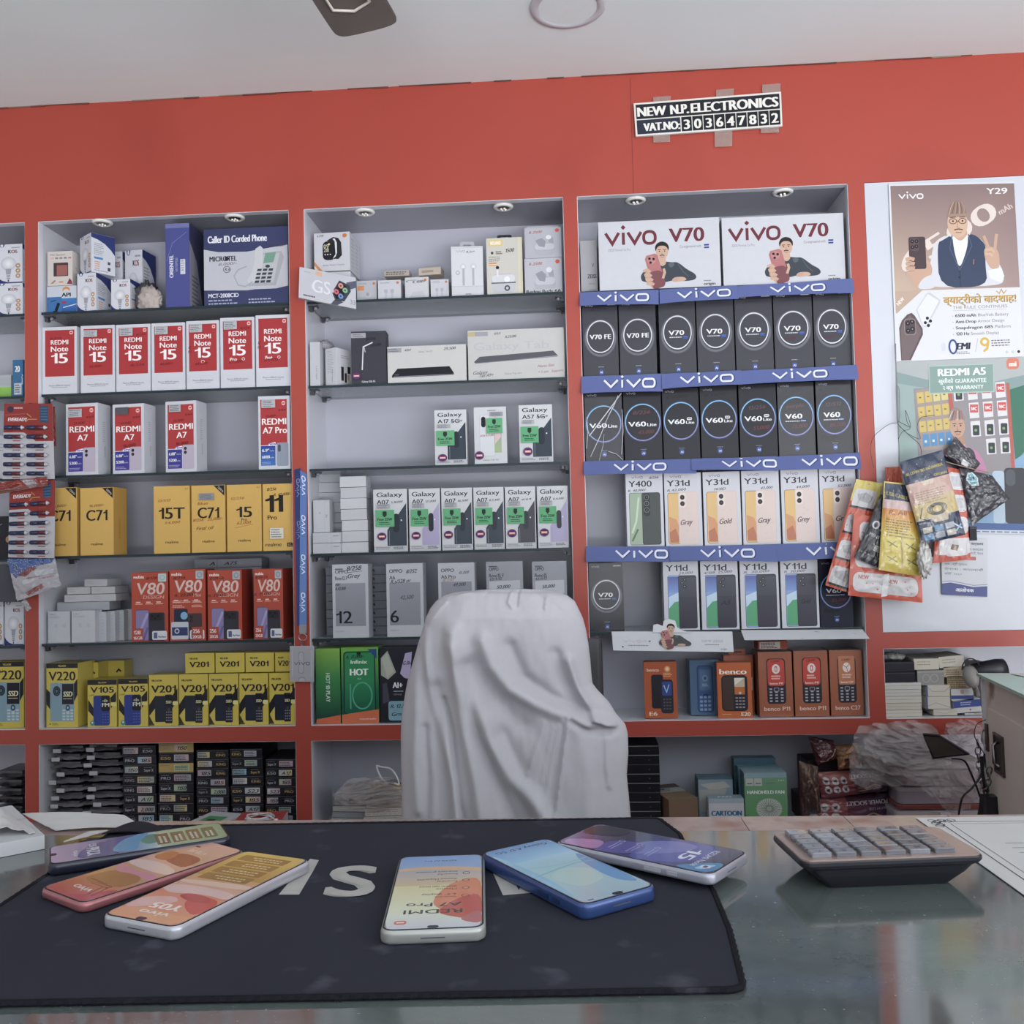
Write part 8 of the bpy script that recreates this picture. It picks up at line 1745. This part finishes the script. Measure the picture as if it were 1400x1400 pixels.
c.blob([(0, 0), (40, 0), (20, 12), (8, 30), (0, 34)], 'b5454a').blob([(6, 34), (70, 30), (66, 62), (40, 70), (6, 60)], 'a87440').blob([(0, 60), (30, 66), (60, 60), (77, 72), (77, 78), (50, 72), (10, 76), (0, 70)], 'd08a9a').blob([(0, 78), (77, 80), (77, 94), (40, 100), (0, 92)], 'e0c3bb').blob([(4, 100), (40, 104), (60, 112), (50, 130), (10, 128)], '9a4a40').blob([(40, 104), (70, 104), (70, 126), (52, 128)], 'b56a44')
c.T('vivo', 24, 22, 9, 'e6d6d0', w=30, b=.05).T('V70 FE', 24, 142, 7, 'e3cfc8', w=30, b=.04).rect(52, 148, 60, 151, '6a4040').line([(10, 12), (18, 34)], 1, '8a2c30').line([(18, 12), (24, 30)], 1, '8a2c30').line([(28, 36), (60, 37)], .8, '9a3c34').fine(16, 30, 30, 2, 4, 1, '9a3c34', 2)
phone('pink-framed demo phone with red and orange screen sticker, second from the left', [(111.8, 1233), (52.8, 1216.5), (280, 1149.8), (332.3, 1160.3)], 'a8666a', c, th=.0085, w_=.073, l_=.1655)
c = Cv(77, 166).rect(0, 0, 77, 60, 'd99a70', 'd9866a').rect(0, 60, 77, 100, 'd9a79c', 'cfa070').rect(0, 100, 77, 166, 'b98c48', 'd6b862')
c.blob([(0, 0), (77, 0), (77, 18), (50, 22), (20, 16), (0, 20)], 'dd9e74').blob([(0, 20), (20, 30), (34, 44), (30, 60), (0, 52)], 'c94a3a').blob([(36, 40), (60, 22), (77, 16), (77, 40), (50, 50)], 'e0b0a8').blob([(0, 56), (30, 62), (60, 54), (77, 60), (77, 72), (40, 76), (0, 70)], 'ddb9b4').blob([(6, 46), (30, 44), (50, 52), (44, 60), (20, 58)], 'b8382e').blob([(0, 80), (77, 78), (77, 86), (0, 92)], 'e0bfae')
c.T('vivo', 22, 18, 8, 'efdcd2', w=32, b=.06).T('Y05', 22, 34, 11, 'f4e6de', w=32, b=.07).poly(rr_pts(34, 0, 44, 5.5, 2.5), '1b1b22')
for i in range(4): y = 92+i*17; c.poly(rr_pts(12, y, 68, y+14.5, 2), '9a7238'); c.fine(20, y+3.5, 38, 2, 5, 2.2, 'd9c08a', i+1)
phone('white-framed demo phone with orange and gold screen sticker, third from the left', [(232.4, 1272.4), (142, 1248.3), (336.1, 1161.5), (426.9, 1176.4)], 'b9b9c2', c, th=.0105, w_=.0795, l_=.172)
c = Cv(77, 166).rect(0, 0, 77, 30, 'c9cad6', 'd9dcc8').rect(0, 30, 77, 90, 'd9dcc0', 'd9cf9c').rect(0, 90, 77, 166, 'd3b890', '7f9fd0').rect(0, 132, 77, 166, '8fa9cf', '6f95d0')
c.blob([(0, 26), (10, 18), (30, 30), (42, 48), (38, 70), (26, 96), (0, 110)], 'd9825c').blob([(0, 8), (14, 16), (34, 26), (36, 36), (20, 60), (0, 70)], 'c4564c').blob([(0, 4), (20, 14), (6, 30), (0, 30)], 'b96a6a').blob([(0, 120), (20, 126), (50, 130), (77, 126), (77, 134), (40, 138), (0, 132)], 'd6b08a')
c.T('REDMI', 16, 36, 8, '3a3433', w=48, b=.02).T('A7 Pro', 17, 50, 7.5, '3a3433', w=46, b=.02).poly(rr_pts(60, 8, 70, 16, 3), 'cf7a60').rect(62, 11, 68, 13, 'e6d8d2').poly(rr_pts(34, 0, 43, 5, 2.4), '1b1b22')
for i, (t1, t2) in enumerate((('Immersive', '6.9" display'), ('Massive', '6000mAh (typ) battery'), ('Powered by', 'Xiaomi HyperOS'), ('Powerful', 'octa-core processor'))): y = 64+i*18; c.T(t1, 22, y, 3.4, '5a4a44', w=18); c.T(t2, 22, y+6, 3.6, '5a4a44', w=30+i*3); c.ring(14, y, 3, .8, '6a5a50', n=14)
c.T('REDMI A7 Pro', 24, 154, 3.4, '3a4a78', w=30)
phone('silver demo phone with black-lettered pastel screen sticker in the middle of the pad', [(664, 1270), (519, 1273), (546.7, 1169.5), (662, 1169.5)], 'a8aaa6', c, th=.0105, w_=.0795, l_=.174)
c = Cv(77, 166).rect(0, 0, 77, 60, 'a3bccb', 'a9c9cf').rect(0, 60, 77, 120, 'a9c9cf', '9cc4dc').rect(0, 120, 77, 166, '8fbfe0', '3f7fc0').blob([(0, 10), (20, 30), (14, 90), (0, 120)], '6fa0cf').blob([(77, 0), (77, 160), (70, 130), (66, 60)], '8fbcd9').line([(0, 84), (20, 88), (44, 84), (77, 76)], 1.6, '7fb9c0').line([(0, 96), (26, 92), (50, 94), (77, 104)], 1, '8fc4c8').blob([(20, 40), (56, 30), (66, 70), (40, 84), (18, 72)], 'b3cfcf')
c.T('Galaxy A17 5G', 8, 158, 6, '24344a', w=60, b=.04).poly(rr_pts(33, 0, 44, 6, 3), '1b1b22').rect(64, 3, 70, 5, '3a6a9a')
phone('blue-framed demo phone with pale sky-blue screen sticker right of the silver phone', [(893.2, 1208.5), (788.2, 1232.5), (657.8, 1168), (758, 1150)], '36508a', c, th=.0125, w_=.0775, l_=.162, band='2a3f70')
c = Cv(77, 166).rect(0, 0, 77, 40, '2f2f48', '3c3f78').rect(0, 40, 77, 110, '40448a', '34346a').rect(0, 110, 77, 166, '2a2838', '7a5a8a').blob([(0, 30), (30, 20), (60, 30), (77, 60), (77, 90), (40, 80), (0, 70)], '474fa0').blob([(10, 40), (40, 50), (70, 90), (60, 110), (30, 100), (6, 70)], '6a6fb8').blob([(30, 90), (60, 80), (77, 100), (77, 130), (40, 124)], '55509a').blob([(40, 0), (77, 0), (77, 40), (60, 26)], '4a86b4').blob([(44, 128), (77, 120), (77, 160), (60, 164)], 'a97fb4').blob([(0, 120), (30, 124), (40, 166), (0, 166)], '24232e').blob([(50, 4), (70, 10), (72, 20), (60, 16)], '8fc4dc')
c.T('15', 22, 46, 14, 'd9dcea', w=32, b=.07).T('REDMI Note', 14, 26, 6.5, 'c3c8e2', w=52, b=.04).circ(62, 12, 5, 'd3d5de', n=20).poly(rr_pts(59, 10, 65, 14, 1), '3a3f78').circ(38, 4.5, 2, '101018', n=14)
for i in range(3): c.fine(44, 70+i*20, 22, 2, 4, 1.6, '9fa6d8', i); c.ring(38, 74+i*20, 3, .9, 'a9b0dc', n=14)
phone('purple-screened demo phone jutting off the right side of the desk pad', [(1017.8, 1166), (966, 1193), (766.7, 1149.9), (819.6, 1129.5)], 'a9a9b8', c, th=.0095, w_=.0765, l_=.165, band='c9c9d2', lift=.0045)

# ================================================================== CALCULATOR
zt = .0262
cq = [onz(1048.5, 1139.6, TZ+zt), Vector((.336, .916, TZ+zt)), onz(1353.7, 1169, TZ+zt), onz(1102.7, 1180, TZ+zt)]
cc0 = sum((p for p in cq), Vector())/4; vx = ((cq[2]-cq[3])+(cq[1]-cq[0])).normalized(); vy = Vector((-vx.y, vx.x, 0))
cw = ((cq[2]-cq[3]).length+(cq[1]-cq[0]).length)/2; cd = abs(((cq[0]+cq[1])/2-(cq[2]+cq[3])/2).dot(vy)); rz = atan2(vx.y, vx.x)
cal = empty('calculator', (cc0.x, cc0.y, TZ+.0003), rz, 'black calculator with rose-gold face and clear silver keys on the glass', 'calculator')
b = MB(); prof = [(.026, 0, .006), (.0215, .004, .006), (.013, .011, .007), (.007, .0175, .008), (.002, .0195, .009), (0, .022, .009), (0, zt-.0016, .009), (.001, zt-.0006, .008)]
rings = [[(x, y, z) for x, y in rr_pts(-cw/2+i_, -cd/2+i_*.45, cw/2-i_, cd/2-i_*.45, r_, 5)] for i_, z, r_ in prof]
n = len(rings[0]); b.add([p for r_ in rings for p in r_], [(j*n+i, j*n+(i+1) % n, (j+1)*n+(i+1) % n, (j+1)*n+i) for j in range(len(rings)-1) for i in range(n)], '1a1b24', False); b.add(rings[0], [tuple(range(n))[::-1]], '1a1b24'); b.add(rings[-1], [tuple(range(n))], '1a1b24')
b.build('case', PLAST, cal)
b = MB().prism(rr_pts(-cw/2+.0015, -cd/2+.0015, cw/2-.0015, cd/2-.0015, .008, 5), zt-.0006, zt+.0008, 'b39a90'); b.build('face_plate', mat('rose_gold', .3, .6, .3, metal=.5, vary=.08), cal)
KEYM = mat('clear_key', .12, .7, .8, vary=.2, scale=200)
kw, kd_ = (cw-.030)/6, (cd-.012)/5
for j in range(5):
    for i in range(6):
        x = -cw/2+.009+kw*(i+.5); y = -cd/2+.006+kd_*(j+.5)
        k = MB(); r0 = rr_pts(-kw*.42, -kd_*.40, kw*.42, kd_*.40, .0015, 3); r1 = rr_pts(-kw*.38, -kd_*.36, kw*.38, kd_*.36, .0015, 3); m_ = len(r0); col = '62646f' if (i+j) % 4 else '7b7d88'
        k.add([(x+a, y+c2, zt+.0009) for a, c2 in r0]+[(x+a, y+c2, zt+.0042) for a, c2 in r0]+[(x+a, y+c2, zt+.005) for a, c2 in r1], [(q, (q+1) % m_, m_+(q+1) % m_, m_+q) for q in range(m_)]+[(m_+q, m_+(q+1) % m_, 2*m_+(q+1) % m_, 2*m_+q) for q in range(m_)]+[tuple(range(2*m_, 3*m_))], col)
        k.add([(x+a, y+c2, zt+.0043) for a, c2 in rr_pts(-kw*.43, -kd_*.41, kw*.43, -kd_*.33, .0006, 2)], [tuple(range(12))], 'c3c4cc')
        cvk = Cv(10, 8).T('789/M654*-321+=0.%CA+-Mx'[(i+j*6) % 24], 5, 6, 4, '3a3b44', a='c'); k.cv(cvk, lambda a, d_, l: (x+(a-.5)*kw*.6, y+(.5-d_)*kd_*.6, zt+.0051+l))
        k.build('key', KEYM, cal)

# ================================================================== PAPERS ON THE COUNTER
PA = tb(1252, 1118.5, TZ+.0008); ed = (tb(1400, 1224, TZ+.0008)-PA).normalized(); pr_ = Vector((-ed.y, ed.x, 0)); pr_ = pr_ if pr_.x > 0 else -pr_
q = [PA, PA+pr_*.30, PA+pr_*.30+ed*.42, PA+ed*.42]
c = Cv(300, 420).rect(0, 0, 300, 420, 'c6c6c6').rect(17, 17, 283, 18.2, '4a4a4c').rect(17, 402, 283, 403, '4a4a4c').rect(17, 17, 18.2, 403, '4a4a4c').rect(282, 17, 283, 403, '4a4a4c').rect(26, 24, 274, 24.8, '6a6a6c').rect(26, 24, 26.8, 396, '6a6a6c')
for s_ in ((14, 12),):
    for a in range(5): c.ring(12+a*5, 12+(a % 2)*3, 4, .9, '55555a', n=14).ring(12+(a % 2)*3, 12+a*5, 4, .9, '55555a', n=14)
c.T('CERTIFICATE', 150, 70, 12, '6a6a70', w=110, a='c', b=.03); c.fine(50, 90, 200, 10, 14, 2, '8f8f94', 5)
flat_sheet('certificate', q, c, .0004, PAPER, 'white bordered certificate sheet lying on the glass at the right edge', 'paper', edge='cfcfcf', nrm=Vector((0, 0, 1)))
# left side: white flat box, sheets
b0 = tb(-30, 1179, TZ); b1 = tb(61, 1161, TZ); vx = (b1-b0).normalized(); rz = atan2(vx.y, vx.x)
zh = .014
carton('white_box', .20, .16, zh, 'bfc0c4', Cv(100, 10).circ(60, 5, .8, '6a6c74', n=8), top=Cv(100, 80).line([(0, 40), (100, 38)], .6, '9a9ca4'), loc=(b1.x-vx.x*.10, b1.y-vx.y*.10, TZ+.0004), rz=rz, label='flat white box at the left edge of the glass counter')
def sheet(name, label, pxs, z, bend_, col='c3c1c1', th=.0006, n=10, cv=None):
    q = [onz(u, v, TZ+z) for u, v in pxs]
    return flat_sheet(name, q, cv, th, PAPER, label, 'paper', edge=col, nrm=Vector((0, 0, 1)), bend=bend_, n=n, maxe=.1 if cv else None)
q = [at(-20, 1108, .97), at(22, 1101, .97), at(42, 1132, .93), at(-20, 1136, .93)]
sheet('crumpled_sheet', 'crumpled white sheet rising behind the flat white box at left edge', [(-30, 1128), (30, 1122), (48, 1138), (-30, 1142)], .0165, lambda a, b_: .016*max(0, sin(a*3.2+.4))*(1-b_*.6)+.003*noise.noise(Vector((a*7, b_*7, 1))))
sheet('paper_sheet', 'long white paper lying along the back edge of the counter at left', [(30, 1121), (170, 1121), (199, 1131), (76, 1136)], .0015, lambda a, b_: .0065*(1-b_)+.002*sin(a*4)+.001*noise.noise(Vector((a*6, b_*5, 3))))
sheet('paper_strip', 'thin white folded strip pointing towards the dark blue phone', [(122, 1140), (147, 1138.5), (118, 1147), (87, 1154)], .0012, lambda a, b_: .002, th=.001, n=2)
# dark curled corner of a second mat
o = sheet('black_flap', 'black curled mat corner standing up at the back left of the pad', [(160, 1132), (236, 1130.5), (226, 1141), (139, 1141)], .0048, lambda a, b_: .006*sin(min(1, a*1.3)*pi)*(1-b_*.5), col='26262f', th=.001)

# boxes lying just in front of the low bay
zb_ = ZLB+.0008
gal = Cv(60, 110).T('Galaxy', 8, 20, 12, '2b2b33', w=44, b=.04).T('A12 5G', 8, 38, 12, '2b2b33', w=44, b=.04).rect(14, 50, 48, 86, '4f9a68').poly(rr_pts(24, 56, 38, 70, 4), '24342a')
gt = Cv(60, 110)
for pts_, tr, cl_, L in gal.P: gt.add([(60-x, 110-y) for x, y in pts_], tr, cl_)
carton('phone_box', .088, .165, .062, 'c2c3c8', None, top=gt, loc=(at(252, 1115, 2.03).x, 2.03, zb_), rz=radians(-14), label='white phone box lying flat, its top lettering upside down, below the black stacks')
eb = Cv(60, 80).rect(0, 0, 60, 80, 'b0403c').poly([(0, 60), (60, 50), (60, 80), (0, 80)], 'cfcfd4')
o = carton('earphone_box', .105, .12, .068, 'c2c3c8', Cv(100, 60).rect(50, 48, 84, 54, '3a3a44'), top=eb, loc=(at(346, 1115, 2.05).x, 2.05, zb_), rz=radians(6), label='red and white box with coiled white earphones lying on it')
p = o.location; b = MB(); P = []
for i in range(90):
    t = i/89; a = t*2*pi*3.3; r_ = .030-.006*t; P.append((p.x-.004+r_*cos(a)*1.1, p.y+.055+r_*.8*sin(a), zb_+.0725+.003*sin(a*1.7)+.004*t))
P += [(p.x+.03, p.y+.03, zb_+.082), (p.x+.042, p.y+.02, zb_+.078)]
b.tube([(x-p.x, y-p.y, z-zb_) for x, y, z in P], .0017, 'd6d6da', 6); 
b.lathe([(.002, 0), (.005, .003), (.005, .008), (.003, .010)], 12, 'dcdce0', Matrix.Translation((.040, .02, .074)) @ Matrix.Rotation(1.3, 4, 'Y')); b.lathe([(.002, 0), (.005, .003), (.005, .008), (.003, .010)], 12, 'dcdce0', Matrix.Translation((.022, .008, .074)) @ Matrix.Rotation(1.3, 4, 'X'))
tag(b.build('wired_earphones', PLAST, None, (p.x, p.y, zb_)), 'coiled white wired earphones on the red and white box', 'earphones')
